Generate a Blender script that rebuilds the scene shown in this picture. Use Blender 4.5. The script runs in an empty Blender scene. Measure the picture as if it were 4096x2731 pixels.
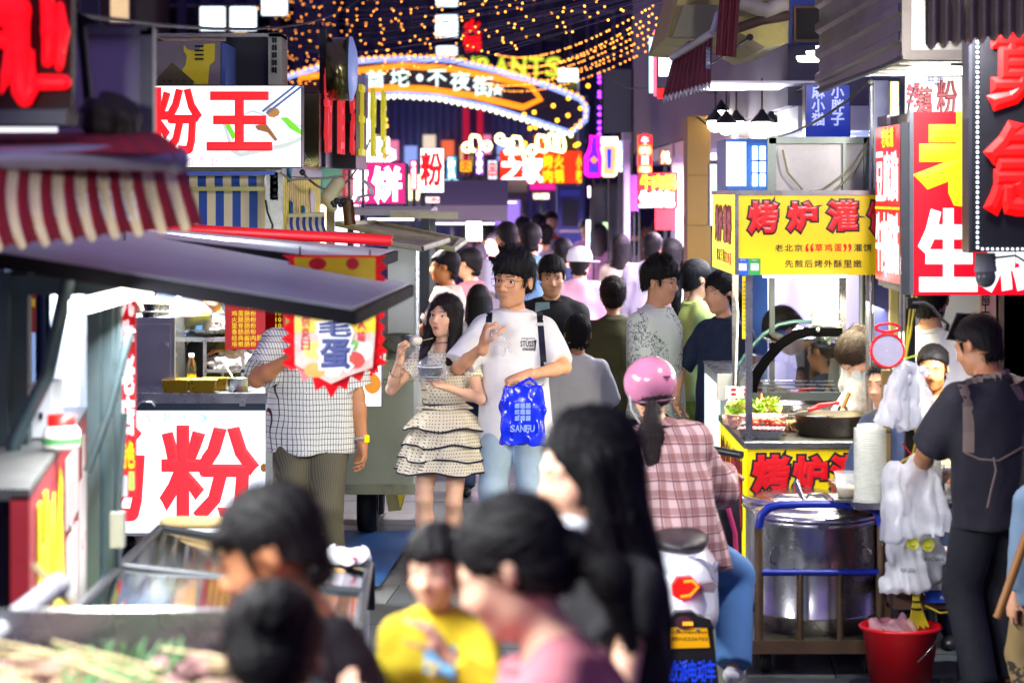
import bpy, math, random
import numpy as np
from mathutils import Vector, Matrix, Euler
random.seed(7)
SC = bpy.context.scene
COL = SC.collection
R = math.radians
# camera, world, exposure
F, CX, HY, CH = 9671.0, 2048.0, 770.0, 2.17        # focal length in photo pixels, vanishing point, eye height
cam = bpy.data.cameras.new('camera'); camo = bpy.data.objects.new('camera', cam); COL.objects.link(camo)
camo.location = (0, 0, CH); camo.rotation_euler = (R(90), 0, 0)
cam.sensor_width = 36; cam.lens = 36 * F / 4096; cam.shift_y = -(1365.5 - HY) / 4096
cam.clip_start = .1; cam.clip_end = 600
cam.dof.use_dof = True; cam.dof.focus_distance = 13.45; cam.dof.aperture_fstop = 2.8
SC.camera = camo
W = bpy.data.worlds.new('World'); SC.world = W; W.use_nodes = True
bg = W.node_tree.nodes['Background']; bg.inputs[0].default_value = (.085, .062, .17, 1); bg.inputs[1].default_value = 2.1
SC.view_settings.view_transform = 'Standard'; SC.view_settings.look = 'None'
SC.view_settings.exposure = 0.12; SC.view_settings.gamma = 1
cy = SC.cycles
cy.use_denoising = True; cy.max_bounces = 6; cy.diffuse_bounces = 4; cy.glossy_bounces = 3
cy.transmission_bounces = 4; cy.transparent_max_bounces = 12; cy.caustics_reflective = False; cy.caustics_refractive = False
cy.sample_clamp_indirect = 4; cy.sample_clamp_direct = 0; cy.blur_glossy = .5
LIGHT, LAMP = 1.0, 5.5
# coordinates: photo pixel + distance -> world
def X(px, d): return (px - CX) / F * d
def Z(py, d): return CH - (py - HY) / F * d
def P(px, py, d): return Vector((X(px, d), d, Z(py, d)))
# materials
MATS = {}
def srgb(c):
 if isinstance(c, str):
  c = [int(c[i:i + 2], 16) / 255 for i in (0, 2, 4)]
  return tuple((v / 12.92 if v < .04045 else ((v + .055) / 1.055) ** 2.4) for v in c)
 return tuple(c)
def pbr(name, col, rough=.55, metal=0., var=.18, scale=9., bump=.0, bscale=60., alpha=1., emis=None, es=0., coat=0., sss=0., dirt=0., spec=.5, trans=0.):
 if name in MATS: return MATS[name]
 m = bpy.data.materials.new(name); m.use_nodes = True; nt = m.node_tree; N = nt.nodes; L = nt.links
 b = N['Principled BSDF']; c = srgb(col)
 tc = N.new('ShaderNodeTexCoord')
 nz = N.new('ShaderNodeTexNoise'); nz.inputs['Scale'].default_value = scale; nz.inputs['Detail'].default_value = 5; nz.inputs['Roughness'].default_value = .62
 L.new(tc.outputs['Object'], nz.inputs['Vector'])
 mx = N.new('ShaderNodeMix'); mx.data_type = 'RGBA'
 mx.inputs['A'].default_value = (*[max(0, v * (1 - var)) for v in c], 1); mx.inputs['B'].default_value = (*[min(1, v * (1 + var)) for v in c], 1)
 L.new(nz.outputs['Fac'], mx.inputs['Factor']); out = mx.outputs['Result']
 if dirt > 0:
  n2 = N.new('ShaderNodeTexNoise'); n2.inputs['Scale'].default_value = scale * .55; n2.inputs['Detail'].default_value = 9; n2.inputs['Roughness'].default_value = .75
  L.new(tc.outputs['Object'], n2.inputs['Vector'])
  cr = N.new('ShaderNodeValToRGB'); cr.color_ramp.elements[0].position = .48; cr.color_ramp.elements[1].position = .72
  L.new(n2.outputs['Fac'], cr.inputs['Fac'])
  mul = N.new('ShaderNodeMath'); mul.operation = 'MULTIPLY'; mul.inputs[1].default_value = dirt; L.new(cr.outputs['Color'], mul.inputs[0])
  m2 = N.new('ShaderNodeMix'); m2.data_type = 'RGBA'; m2.inputs['B'].default_value = (.07, .055, .035, 1)
  L.new(mul.outputs[0], m2.inputs['Factor']); L.new(out, m2.inputs['A']); out = m2.outputs['Result']
 L.new(out, b.inputs['Base Color'])
 rr = N.new('ShaderNodeMapRange'); rr.inputs['To Min'].default_value = max(.02, rough * .8); rr.inputs['To Max'].default_value = min(1, rough * 1.2)
 L.new(nz.outputs['Fac'], rr.inputs['Value']); L.new(rr.outputs[0], b.inputs['Roughness'])
 b.inputs['Metallic'].default_value = metal; b.inputs['Coat Weight'].default_value = coat
 b.inputs['Specular IOR Level'].default_value = spec
 b.inputs['Alpha'].default_value = alpha
 if trans: b.inputs['Transmission Weight'].default_value = trans
 if sss > 0:
  b.inputs['Subsurface Weight'].default_value = sss; b.inputs['Subsurface Scale'].default_value = .012
  b.inputs['Subsurface Radius'].default_value = (1, .35, .2)
 if emis is not None:
  b.inputs['Emission Color'].default_value = (*srgb(emis), 1); b.inputs['Emission Strength'].default_value = es * LIGHT
 if bump > 0:
  n3 = N.new('ShaderNodeTexNoise'); n3.inputs['Scale'].default_value = bscale; n3.inputs['Detail'].default_value = 4
  L.new(tc.outputs['Object'], n3.inputs['Vector'])
  bp = N.new('ShaderNodeBump'); bp.inputs['Strength'].default_value = bump; bp.inputs['Distance'].default_value = .01
  L.new(n3.outputs['Fac'], bp.inputs['Height']); L.new(bp.outputs[0], b.inputs['Normal'])
 MATS[name] = m; return m
def emi(name, col, s, var=.13):                      # a lit face or lamp: gives off light
 if name in MATS: return MATS[name]
 m = bpy.data.materials.new(name); m.use_nodes = True; nt = m.node_tree; N = nt.nodes; L = nt.links
 b = N['Principled BSDF']; c = srgb(col)
 b.inputs['Base Color'].default_value = (*[v * .6 for v in c], 1); b.inputs['Roughness'].default_value = .4
 b.inputs['Emission Color'].default_value = (*c, 1)
 tc = N.new('ShaderNodeTexCoord'); nz = N.new('ShaderNodeTexNoise'); nz.inputs['Scale'].default_value = 3
 L.new(tc.outputs['Object'], nz.inputs['Vector'])
 rr = N.new('ShaderNodeMapRange'); rr.inputs['To Min'].default_value = s * (1 - var) * LIGHT; rr.inputs['To Max'].default_value = s * (1 + var) * LIGHT
 L.new(nz.outputs['Fac'], rr.inputs['Value']); L.new(rr.outputs[0], b.inputs['Emission Strength'])
 MATS[name] = m; return m
def glassy(name, tint=(.9, .97, .95), refl=.12, rough=.03, fac=.5):
 if name in MATS: return MATS[name]
 m = bpy.data.materials.new(name); m.use_nodes = True; nt = m.node_tree; N = nt.nodes; L = nt.links
 N.remove(N['Principled BSDF'])
 tr = N.new('ShaderNodeBsdfTransparent'); tr.inputs[0].default_value = (*tint, 1)
 gl = N.new('ShaderNodeBsdfGlossy'); gl.inputs['Roughness'].default_value = rough
 lw = N.new('ShaderNodeLayerWeight'); lw.inputs['Blend'].default_value = fac
 mr = N.new('ShaderNodeMapRange'); mr.inputs['To Min'].default_value = refl; mr.inputs['To Max'].default_value = .95
 L.new(lw.outputs['Fresnel'], mr.inputs['Value'])
 mx = N.new('ShaderNodeMixShader'); L.new(mr.outputs[0], mx.inputs[0]); L.new(tr.outputs[0], mx.inputs[1]); L.new(gl.outputs[0], mx.inputs[2])
 L.new(mx.outputs[0], N['Material Output'].inputs[0]); MATS[name] = m; return m
def film(name, col, op=.45, rough=.25):              # thin plastic: part see-through, part milky, glossy on top
 if name in MATS: return MATS[name]
 m = bpy.data.materials.new(name); m.use_nodes = True; nt = m.node_tree; N = nt.nodes; L = nt.links
 b = N['Principled BSDF']; b.inputs['Base Color'].default_value = (*srgb(col), 1); b.inputs['Roughness'].default_value = rough
 tc = N.new('ShaderNodeTexCoord'); nz = N.new('ShaderNodeTexNoise'); nz.inputs['Scale'].default_value = 22; nz.inputs['Detail'].default_value = 6
 L.new(tc.outputs['Object'], nz.inputs['Vector'])
 bp = N.new('ShaderNodeBump'); bp.inputs['Strength'].default_value = .35; bp.inputs['Distance'].default_value = .01
 L.new(nz.outputs['Fac'], bp.inputs['Height']); L.new(bp.outputs[0], b.inputs['Normal'])
 tr = N.new('ShaderNodeBsdfTransparent'); tl = N.new('ShaderNodeBsdfTranslucent'); tl.inputs[0].default_value = (*srgb(col), 1)
 m0 = N.new('ShaderNodeMixShader'); m0.inputs[0].default_value = .4; L.new(b.outputs[0], m0.inputs[1]); L.new(tl.outputs[0], m0.inputs[2])
 mr = N.new('ShaderNodeMapRange'); mr.inputs['To Min'].default_value = max(0, op - .2); mr.inputs['To Max'].default_value = min(1, op + .2)
 L.new(nz.outputs['Fac'], mr.inputs['Value'])
 mx = N.new('ShaderNodeMixShader'); L.new(mr.outputs[0], mx.inputs[0]); L.new(tr.outputs[0], mx.inputs[1]); L.new(m0.outputs[0], mx.inputs[2])
 L.new(mx.outputs[0], N['Material Output'].inputs[0]); MATS[name] = m; return m
def pattern(name, kind, base, line, sx=30., sy=30., wx=.12, wy=.12, rough=.8, line2=None, bump=.15):   # woven checks, dots, stripes
 if name in MATS: return MATS[name]
 m = pbr(name, base, rough, var=.06, bump=bump, bscale=25); nt = m.node_tree; N = nt.nodes; L = nt.links
 b = N['Principled BSDF']; src = b.inputs['Base Color'].links[0].from_socket
 tc = N.new('ShaderNodeTexCoord'); sp = N.new('ShaderNodeSeparateXYZ'); L.new(tc.outputs['Object'], sp.inputs[0])
 def mth(op, a, v=None, **k):
  n = N.new('ShaderNodeMath'); n.operation = op
  if hasattr(a, 'links') or hasattr(a, 'is_output'): L.new(a, n.inputs[0])
  else: n.inputs[0].default_value = a
  if v is not None:
   if hasattr(v, 'is_output'): L.new(v, n.inputs[1])
   else: n.inputs[1].default_value = v
  return n.outputs[0]
 nz = N.new('ShaderNodeTexNoise'); nz.inputs['Scale'].default_value = 6; L.new(tc.outputs['Object'], nz.inputs['Vector'])
 wob = mth('MULTIPLY', mth('SUBTRACT', nz.outputs['Fac'], .5), .02)
 xx = mth('ADD', mth('ADD', sp.outputs['X'], mth('MULTIPLY', sp.outputs['Y'], .6)), wob); zz = mth('ADD', sp.outputs['Z'], wob)
 def stripe(v, s, w, off=0.): return mth('LESS_THAN', mth('FRACT', mth('ADD', mth('MULTIPLY', v, s), off + 100.)), w)
 def mixc(f, a, c):
  mx = N.new('ShaderNodeMix'); mx.data_type = 'RGBA'; L.new(f, mx.inputs['Factor']); L.new(a, mx.inputs['A']); mx.inputs['B'].default_value = (*srgb(c), 1); return mx.outputs['Result']
 if kind == 'check':
  o = mixc(stripe(xx, sx, wx), src, line); o = mixc(stripe(zz, sy, wy), o, line)
 elif kind == 'plaid':
  f1 = mth('MULTIPLY', stripe(xx, sx, .38), .55); f2 = mth('MULTIPLY', stripe(zz, sy, .38), .55)
  o = mixc(f1, src, line); o = mixc(f2, o, line)
  o = mixc(mth('MULTIPLY', stripe(xx, sx, .1, .15), .8), o, line2); o = mixc(mth('MULTIPLY', stripe(zz, sy, .1, .15), .8), o, line2)
 elif kind == 'stripe':
  o = mixc(stripe(xx, sx, wx), src, line)
 elif kind == 'dots':
  row = mth('FLOOR', mth('ADD', mth('MULTIPLY', zz, sy), 100.)); sh = mth('MULTIPLY', mth('MODULO', row, 2.), .5)
  fx = mth('SUBTRACT', mth('FRACT', mth('ADD', mth('ADD', mth('MULTIPLY', xx, sx), 100.), sh)), .5); fz = mth('SUBTRACT', mth('FRACT', mth('ADD', mth('MULTIPLY', zz, sy), 100.)), .5)
  rr = mth('ADD', mth('MULTIPLY', fx, fx), mth('MULTIPLY', fz, fz)); o = mixc(mth('LESS_THAN', rr, wx * wx), src, line)
 elif kind == 'print':                              # scattered drawn marks
  vo = N.new('ShaderNodeTexNoise'); vo.inputs['Scale'].default_value = sx; vo.inputs['Detail'].default_value = 8; L.new(tc.outputs['Object'], vo.inputs['Vector'])
  v2 = N.new('ShaderNodeTexNoise'); v2.inputs['Scale'].default_value = 5; L.new(tc.outputs['Object'], v2.inputs['Vector'])
  a = mth('LESS_THAN', mth('ABSOLUTE', mth('SUBTRACT', vo.outputs['Fac'], .5)), wx)
  o = mixc(mth('MULTIPLY', a, mth('GREATER_THAN', v2.outputs['Fac'], .5)), src, line)
 L.new(o, b.inputs['Base Color']); return m
# scene objects
def thing(name, label, cat, loc=(0, 0, 0), group=None):
 o = bpy.data.objects.new(name, None); COL.objects.link(o); o.location = loc; o.empty_display_size = .1
 o['label'] = label; o['category'] = cat
 if group: o['group'] = group
 return o
def tag(o, label, cat, group=None):
 o['label'] = label; o['category'] = cat
 if group: o['group'] = group
 return o
def put(o, parent):
 if parent is not None:
  o.parent = parent
  if parent.type == 'EMPTY': o.matrix_parent_inverse = Matrix.Translation(-Vector(parent.location))
 return o
def mesh_np(name, V, Fq, smooth=False):
 me = bpy.data.meshes.new(name); V = np.asarray(V, np.float32); Fq = np.asarray(Fq, np.int32); k = Fq.shape[1]
 me.vertices.add(len(V)); me.vertices.foreach_set('co', V.ravel())
 me.loops.add(Fq.size); me.loops.foreach_set('vertex_index', Fq.ravel())
 me.polygons.add(len(Fq)); me.polygons.foreach_set('loop_start', np.arange(0, Fq.size, k, dtype=np.int32))
 me.polygons.foreach_set('use_smooth', np.full(len(Fq), smooth, bool)); me.update(); return me
def ob(name, me, mat, parent=None):
 if mat is not None: me.materials.clear(); me.materials.append(mat)
 o = bpy.data.objects.new(name, me); COL.objects.link(o); return put(o, parent)
class MB:
 def __init__(s): s.v = []; s.f = []; s.sm = []
 def add(s, vs, fs, smooth=False):
  n = len(s.v); s.v += [tuple(v) for v in vs]; s.f += [tuple(i + n for i in f) for f in fs]; s.sm += [smooth] * len(fs); return s
 def box(s, c, size, rz=0., rx=0., ry=0.):
  x, y, z = [v / 2 for v in size]; M = Euler((rx, ry, rz)).to_matrix(); c = Vector(c)
  vs = [c + M @ Vector((a, b, e)) for a in (-x, x) for b in (-y, y) for e in (-z, z)]
  return s.add(vs, [(0, 1, 3, 2), (4, 6, 7, 5), (0, 4, 5, 1), (2, 3, 7, 6), (0, 2, 6, 4), (1, 5, 7, 3)])
 def bb(s, a, b): return s.box([(p + q) / 2 for p, q in zip(a, b)], [abs(q - p) for p, q in zip(a, b)])
 def px(s, x0, x1, y0, y1, d, t=.02):              # a box seen as that pixel rectangle at that distance
  return s.bb((X(x0, d), d, Z(y0, d)), (X(x1, d), d + t, Z(y1, d)))
 def tube(s, pts, r, n=8, cap=True, closed=False):
  pts = [Vector(p) for p in pts]; m = len(pts); rs = r if isinstance(r, (list, tuple)) else [r] * m
  vs = []; up = None
  for i, p in enumerate(pts):
   a = pts[(i - 1) % m] if (i > 0 or closed) else p; b = pts[(i + 1) % m] if (i < m - 1 or closed) else p
   t = (b - a).normalized()
   if up is None: up = Vector((0, 0, 1)) if abs(t.z) < .9 else Vector((1, 0, 0))
   u = t.cross(up).normalized(); up = u.cross(t).normalized()
   for k in range(n):
    an = 2 * math.pi * k / n; vs.append(p + (u * math.cos(an) + up * math.sin(an)) * rs[i])
  fs = []
  for i in range(m if closed else m - 1):
   j = (i + 1) % m
   for k in range(n): fs.append((i * n + k, i * n + (k + 1) % n, j * n + (k + 1) % n, j * n + k))
  s.add(vs, fs, True)
  if cap and not closed: s.add(vs[:n], [tuple(range(n))]); s.add(vs[-n:], [tuple(range(n))[::-1]])
  return s
 def lathe(s, prof, c=(0, 0, 0), n=24, sx=1., sy=1., cap=False, M=None):
  c = Vector(c); vs = []
  for r, z in prof:
   for k in range(n):
    a = 2 * math.pi * k / n; q = Vector((r * math.cos(a) * sx, r * math.sin(a) * sy, z)); vs.append(c + (M @ q if M else q))
  fs = [(i * n + k, i * n + (k + 1) % n, (i + 1) * n + (k + 1) % n, (i + 1) * n + k) for i in range(len(prof) - 1) for k in range(n)]
  if cap: fs += [tuple(range(n))[::-1], tuple(range((len(prof) - 1) * n, len(prof) * n))]
  return s.add(vs, fs, True)
 def ball(s, c, r, n=10, m=6):
  r = (r, r, r) if isinstance(r, (int, float)) else r
  pr = [(math.sin(math.pi * i / m) + 1e-4, -math.cos(math.pi * i / m)) for i in range(m + 1)]
  c = Vector(c); vs = [c + Vector((a * math.cos(2 * math.pi * k / n) * r[0], a * math.sin(2 * math.pi * k / n) * r[1], z * r[2])) for a, z in pr for k in range(n)]
  return s.add(vs, [(i * n + k, i * n + (k + 1) % n, (i + 1) * n + (k + 1) % n, (i + 1) * n + k) for i in range(m) for k in range(n)], True)
 def quad(s, a, b, c, d): return s.add([a, b, c, d], [(0, 1, 2, 3)])
 def prism(s, poly, depth, axis='y'):              # polygon of world points, thickened backwards
  n = len(poly); off = Vector((0, depth, 0)) if axis == 'y' else Vector(axis) * depth
  vs = [Vector(p) for p in poly] + [Vector(p) + off for p in poly]
  return s.add(vs, [tuple(range(n)), tuple(range(2 * n - 1, n - 1, -1))] + [(i, i + n, (i + 1) % n + n, (i + 1) % n) for i in range(n)])
 def slab(s, a, b, c, d, t):                       # quad given by 4 corners, thickened downwards
  return s.prism([a, b, c, d], -t, (0, 0, 1))
 def grid(s, fn, nu, nv, smooth=True, closed=False):
  vs = [fn(i / nu, j / nv) for i in range(nu + 1) for j in range(nv + 1)]
  return s.add(vs, [(i * (nv + 1) + j, (i + 1) * (nv + 1) + j, (i + 1) * (nv + 1) + j + 1, i * (nv + 1) + j + 1) for i in range(nu) for j in range(nv)], smooth)
 def build(s, name, mat, parent=None, bevel=0.):
  me = bpy.data.meshes.new(name); me.from_pydata(s.v, [], s.f); me.polygons.foreach_set('use_smooth', s.sm); me.update()
  o = ob(name, me, mat, parent)
  if bevel > 0:
   b = o.modifiers.new('bevel', 'BEVEL'); b.width = bevel; b.segments = 2; b.limit_method = 'ANGLE'
  return o
def struct(name, mb, mat, parent=None):
 o = mb.build(name, mat, parent)
 if parent is None: o['kind'] = 'structure'
 return o
def lamp(name, loc, energy, size=.2, col=(1, .96, .9), rot=(0, 0, 0), sy=None, parent=None, kind='AREA', spread=180):
 l = bpy.data.lights.new(name, kind); l.energy = energy * LAMP; l.color = col
 if kind == 'AREA':
  l.size = size; l.spread = R(spread)
  if sy: l.shape = 'RECTANGLE'; l.size_y = sy
 else: l.shadow_soft_size = size
 o = bpy.data.objects.new(name, l); COL.objects.link(o); o.location = loc; o.rotation_euler = rot
 return put(o, parent)
# lettering
_G = {}
def glyph(s, bold):
 k = (s, round(bold, 4))
 if k in _G: return _G[k]
 def mk(bd):
  c = bpy.data.curves.new('t', 'FONT'); c.body = s; c.resolution_u = 2; c.bevel_depth = bd; c.bevel_resolution = 0; c.extrude = .002
  o = bpy.data.objects.new('t', c); m = o.to_mesh(); V = np.empty(len(m.vertices) * 3, np.float32); m.vertices.foreach_get('co', V); V = V.reshape(-1, 3).astype(float); Fs = [tuple(p.vertices) for p in m.polygons]
  o.to_mesh_clear(); bpy.data.objects.remove(o); bpy.data.curves.remove(c); return V, Fs
 V0, F0 = mk(0); lo, hi = V0.min(0), V0.max(0)
 V, Fs = (V0, F0) if bold <= 0 else mk(bold)
 _G[k] = (V, Fs, lo, hi); return _G[k]
def letters(name, items, mat, parent, face='front', thick=.006, bold=.0):
 """items: (string, u0, u1, z0, z1, plane) - string fitted in that box; face front: u is x, plane is y; side: u is y, plane is x"""
 mb = MB()
 for s, u0, u1, z0, z1, pl in items:
  V, Fs, lo, hi = glyph(s, bold); sc = hi - lo; q = (V - lo) / np.where(sc == 0, 1, sc)
  w = (V[:, 2] - V[:, 2].min()) / max(1e-6, V[:, 2].max() - V[:, 2].min())
  u = u0 + q[:, 0] * (u1 - u0); z = z0 + q[:, 1] * (z1 - z0)
  if face == 'front': pts = np.stack([u, pl - w * thick, z], 1)
  elif face == 'left': pts = np.stack([pl - w * thick, u, z], 1)      # seen from -x: u0 is far, u1 near
  else: pts = np.stack([pl + w * thick, u, z], 1)                     # seen from +x: u0 near, u1 far
  mb.add(pts, Fs)
 return mb.build(name, mat, parent)
def tpx(s, x0, x1, y0, y1, d): return (s, X(x0, d), X(x1, d), Z(y1, d), Z(y0, d), d)
def row(s, x0, x1, y0, y1, d, gap=.12):               # characters set one by one across a pixel row
 n = len(s); w = (x1 - x0) / (n + (n - 1) * gap); return [tpx(c, x0 + i * w * (1 + gap), x0 + i * w * (1 + gap) + w, y0, y1, d) for i, c in enumerate(s) if c != ' ']
def col_(s, x0, x1, y0, y1, d, gap=.12):
 n = len(s); h = (y1 - y0) / (n + (n - 1) * gap); return [tpx(c, x0, x1, y0 + i * h * (1 + gap), y0 + i * h * (1 + gap) + h, d) for i, c in enumerate(s) if c != ' ']
# distance fields -> one continuous surface
def f_cone(a, b, r1, r2):
 a = np.array(a, np.float32); b = np.array(b, np.float32); ba = b - a; L2 = float(ba @ ba) + 1e-9
 def f(p):
  pa = p - a; t = np.clip(pa @ ba / L2, 0, 1); q = pa - t[:, None] * ba; return np.sqrt(np.einsum('ij,ij->i', q, q)) - (r1 + (r2 - r1) * t)
 return f
def f_cut(a, b, r1, r2, fl=1.):                       # cone with flat ends (sleeves, trouser legs)
 a = np.array(a, np.float32); b = np.array(b, np.float32); ba = b - a; L = float(np.linalg.norm(ba)); u = ba / L
 def f(p):
  pa = p - a; s = pa @ u; t = s / L; q = pa - np.maximum(s, 0)[:, None] * u; rad = np.sqrt(np.einsum('ij,ij->i', q, q)) - (r1 + (r2 - r1) * np.clip(t, 0, 1.05))
  return np.maximum(rad, s - L)
 return f
def f_ell(c, r, M=None):
 c = np.array(c, np.float32); r = np.array(r, np.float32); M = None if M is None else np.array(M, np.float32)
 def f(p):
  q = p - c
  if M is not None: q = q @ M
  k0 = np.linalg.norm(q / r, axis=1); k1 = np.linalg.norm(q / (r * r), axis=1) + 1e-9; return k0 * (k0 - 1) / k1
 return f
def f_loft(c, M, prof, lo=None, hi=None):             # stack of ellipses along the local z axis: (z, rx, ry, y offset)
 c = np.array(c, np.float32); M = np.array(M, np.float32); pr = np.array([(*q, 0)[:4] for q in prof], np.float32); lo = pr[0, 0] if lo is None else lo; hi = pr[-1, 0] if hi is None else hi
 def f(p):
  q = (p - c) @ M; z = q[:, 2]; rx = np.interp(z, pr[:, 0], pr[:, 1]); ry = np.interp(z, pr[:, 0], pr[:, 2]); oy = np.interp(z, pr[:, 0], pr[:, 3])
  d = (np.sqrt((q[:, 0] / rx) ** 2 + ((q[:, 1] - oy) / ry) ** 2 + 1e-9) - 1) * np.minimum(rx, ry)
  return np.maximum(np.maximum(d, lo - z), z - hi)
 return f
def f_half(pt, n):
 pt = np.array(pt, np.float32); n = np.array(n, np.float32) / np.linalg.norm(n)
 return lambda p: (p - pt) @ n
def f_group(c, rad, ops):
 c = np.array(c, np.float32)
 def f(p):
  d = np.linalg.norm(p - c, axis=1); out = (d - rad + .03).astype(np.float32); m = d < rad
  if m.any(): out[m] = ev(ops, p[m])
  return out
 return f
def ev(ops, p):
 d = None
 for mode, k, f in ops:
  v = f(p)
  if d is None: d = v
  elif mode == 'u':
   if k > 0: h = np.clip(.5 + .5 * (d - v) / k, 0, 1); d = v * h + d * (1 - h) - k * h * (1 - h)
   else: d = np.minimum(d, v)
  elif mode == 's':
   if k > 0: h = np.clip(.5 - .5 * (d + v) / k, 0, 1); d = d * (1 - h) + (-v) * h + k * h * (1 - h)
   else: d = np.maximum(d, -v)
  elif mode == 'i': d = np.maximum(d, v)
  elif mode == 'n': d = d + v
 return d
def f_fold(seed, amp, freq, dirz=.35):                # soft folds in cloth
 rs = np.random.RandomState(seed); K = rs.normal(size=(7, 3)) * freq; K[:, 2] *= dirz; K2 = rs.normal(size=(7, 3)) * freq * .45; ph = rs.rand(7, 2) * 6.3; A = amp * (.5 + rs.rand(7)) / 3.2
 K = K.astype(np.float32); K2 = K2.astype(np.float32)
 def f(p):
  o = np.full(len(p), -amp * .75, np.float32)
  for i in range(7): o += A[i] * np.sin(p @ K[i] + ph[i, 0] + 1.4 * np.sin(p @ K2[i] + ph[i, 1]))
  return o
 return f
def f_strand(seed, amp, c, M, n=46):                  # hair locks
 c = np.array(c, np.float32); M = np.array(M, np.float32); rs = np.random.RandomState(seed); ph = rs.rand(6) * 6.3
 def f(p):
  q = (p - c) @ M; a = np.arctan2(q[:, 0], q[:, 1] - .01); w = 1.2 * np.sin(q[:, 2] * 30 + ph[0]) + .7 * np.sin(q[:, 2] * 67 + ph[1] + a * 2)
  side = np.sin(a * n * .5 + w + ph[2]) * .6 + np.sin(a * n * 1.1 + 1.7 * w + ph[3]) * .4
  tp = np.sin(q[:, 0] * 230 + q[:, 1] * 40 + 1.5 * np.sin(q[:, 1] * 35 + ph[4])) * .6 + .4 * np.sin(q[:, 0] * 470 - q[:, 1] * 60 + ph[5]); b = np.clip((q[:, 2] - .05) / .05, 0, 1)
  return (amp * (side * (1 - b) + tp * b)).astype(np.float32)
 return f
def skin_mesh(ops, lo, hi, h):
 lo = np.array(lo, np.float32) - 2.5 * h; hi = np.array(hi, np.float32) + 2.5 * h; B = 6
 nb = np.maximum(1, np.ceil((hi - lo) / (h * B)).astype(int)); n = nb * B + 1
 ax = [lo[i] + (np.arange(nb[i]) + .5) * h * B for i in range(3)]
 C = np.stack(np.meshgrid(*ax, indexing='ij'), -1).reshape(-1, 3).astype(np.float32)
 dc = ev(ops, C).reshape(nb); act = np.abs(dc) < h * B * 1.25 + .012
 D = np.kron(dc, np.ones((B, B, B), np.float32)).astype(np.float32)
 D = np.pad(D, ((0, 1),) * 3, mode='edge'); A = np.kron(act, np.ones((B, B, B), bool)); A = np.pad(A, ((0, 1),) * 3, mode='edge')
 for a in range(3):                                # include the far faces of active blocks
  A = A | np.roll(A, 1, axis=a)
 I = np.argwhere(A); pts = lo + I.astype(np.float32) * h
 D[A] = ev(ops, pts)
 D[0], D[-1] = np.maximum(D[0], h), np.maximum(D[-1], h); D[:, 0] = np.maximum(D[:, 0], h); D[:, -1] = np.maximum(D[:, -1], h); D[:, :, 0] = np.maximum(D[:, :, 0], h); D[:, :, -1] = np.maximum(D[:, :, -1], h)
 S = D < 0; m = [k - 1 for k in D.shape]
 cnt = np.zeros(m, np.int8)
 for i in (0, 1):
  for j in (0, 1):
   for k in (0, 1): cnt += S[i:i + m[0], j:j + m[1], k:k + m[2]]
 cell = (cnt > 0) & (cnt < 8); ci = np.argwhere(cell); idx = -np.ones(m, np.int32); idx[cell] = np.arange(len(ci))
 acc = np.zeros((len(ci), 3), np.float32); nn = np.zeros(len(ci), np.float32); i0, j0, k0 = ci.T
 co = [(0, 0, 0), (1, 0, 0), (0, 1, 0), (0, 0, 1), (1, 1, 0), (1, 0, 1), (0, 1, 1), (1, 1, 1)]
 for a in co:
  for ax_ in range(3):
   if a[ax_]: continue
   b = list(a); b[ax_] = 1
   da = D[i0 + a[0], j0 + a[1], k0 + a[2]]; db = D[i0 + b[0], j0 + b[1], k0 + b[2]]; mk = (da < 0) != (db < 0)
   t = np.where(mk, da / np.where(mk, da - db, 1), 0); q = np.tile(np.array(a, np.float32), (len(ci), 1)); q[:, ax_] += t
   acc += q * mk[:, None]; nn += mk
 V = lo + (ci + acc / np.maximum(nn, 1)[:, None]) * h
 Q = []
 for a in range(3):
  b, c = (a + 1) % 3, (a + 2) % 3
  sl0 = [slice(None)] * 3; sl1 = [slice(None)] * 3; sl0[a] = slice(0, -1); sl1[a] = slice(1, None)
  s0 = S[tuple(sl0)]; s1 = S[tuple(sl1)]; E = np.argwhere(s0 != s1)
  E = E[(E[:, b] > 0) & (E[:, c] > 0) & (E[:, b] < m[b]) & (E[:, c] < m[c])]
  if not len(E): continue
  def at(ob_, oc): q = E.copy(); q[:, b] += ob_; q[:, c] += oc; return idx[q[:, 0], q[:, 1], q[:, 2]]
  f = np.stack([at(-1, -1), at(0, -1), at(0, 0), at(-1, 0)], 1); fl = s1[E[:, 0], E[:, 1], E[:, 2]]
  f[fl] = f[fl][:, ::-1]; Q.append(f)
 Q = np.concatenate(Q); Q = Q[(Q >= 0).all(1)]
 return V, Q
def sdf_ob(name, ops, lo, hi, h, mat, parent, smooth=True):
 V, Q = skin_mesh(ops, lo, hi, h); return ob(name, mesh_np(name, V, Q, smooth), mat, parent)
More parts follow.
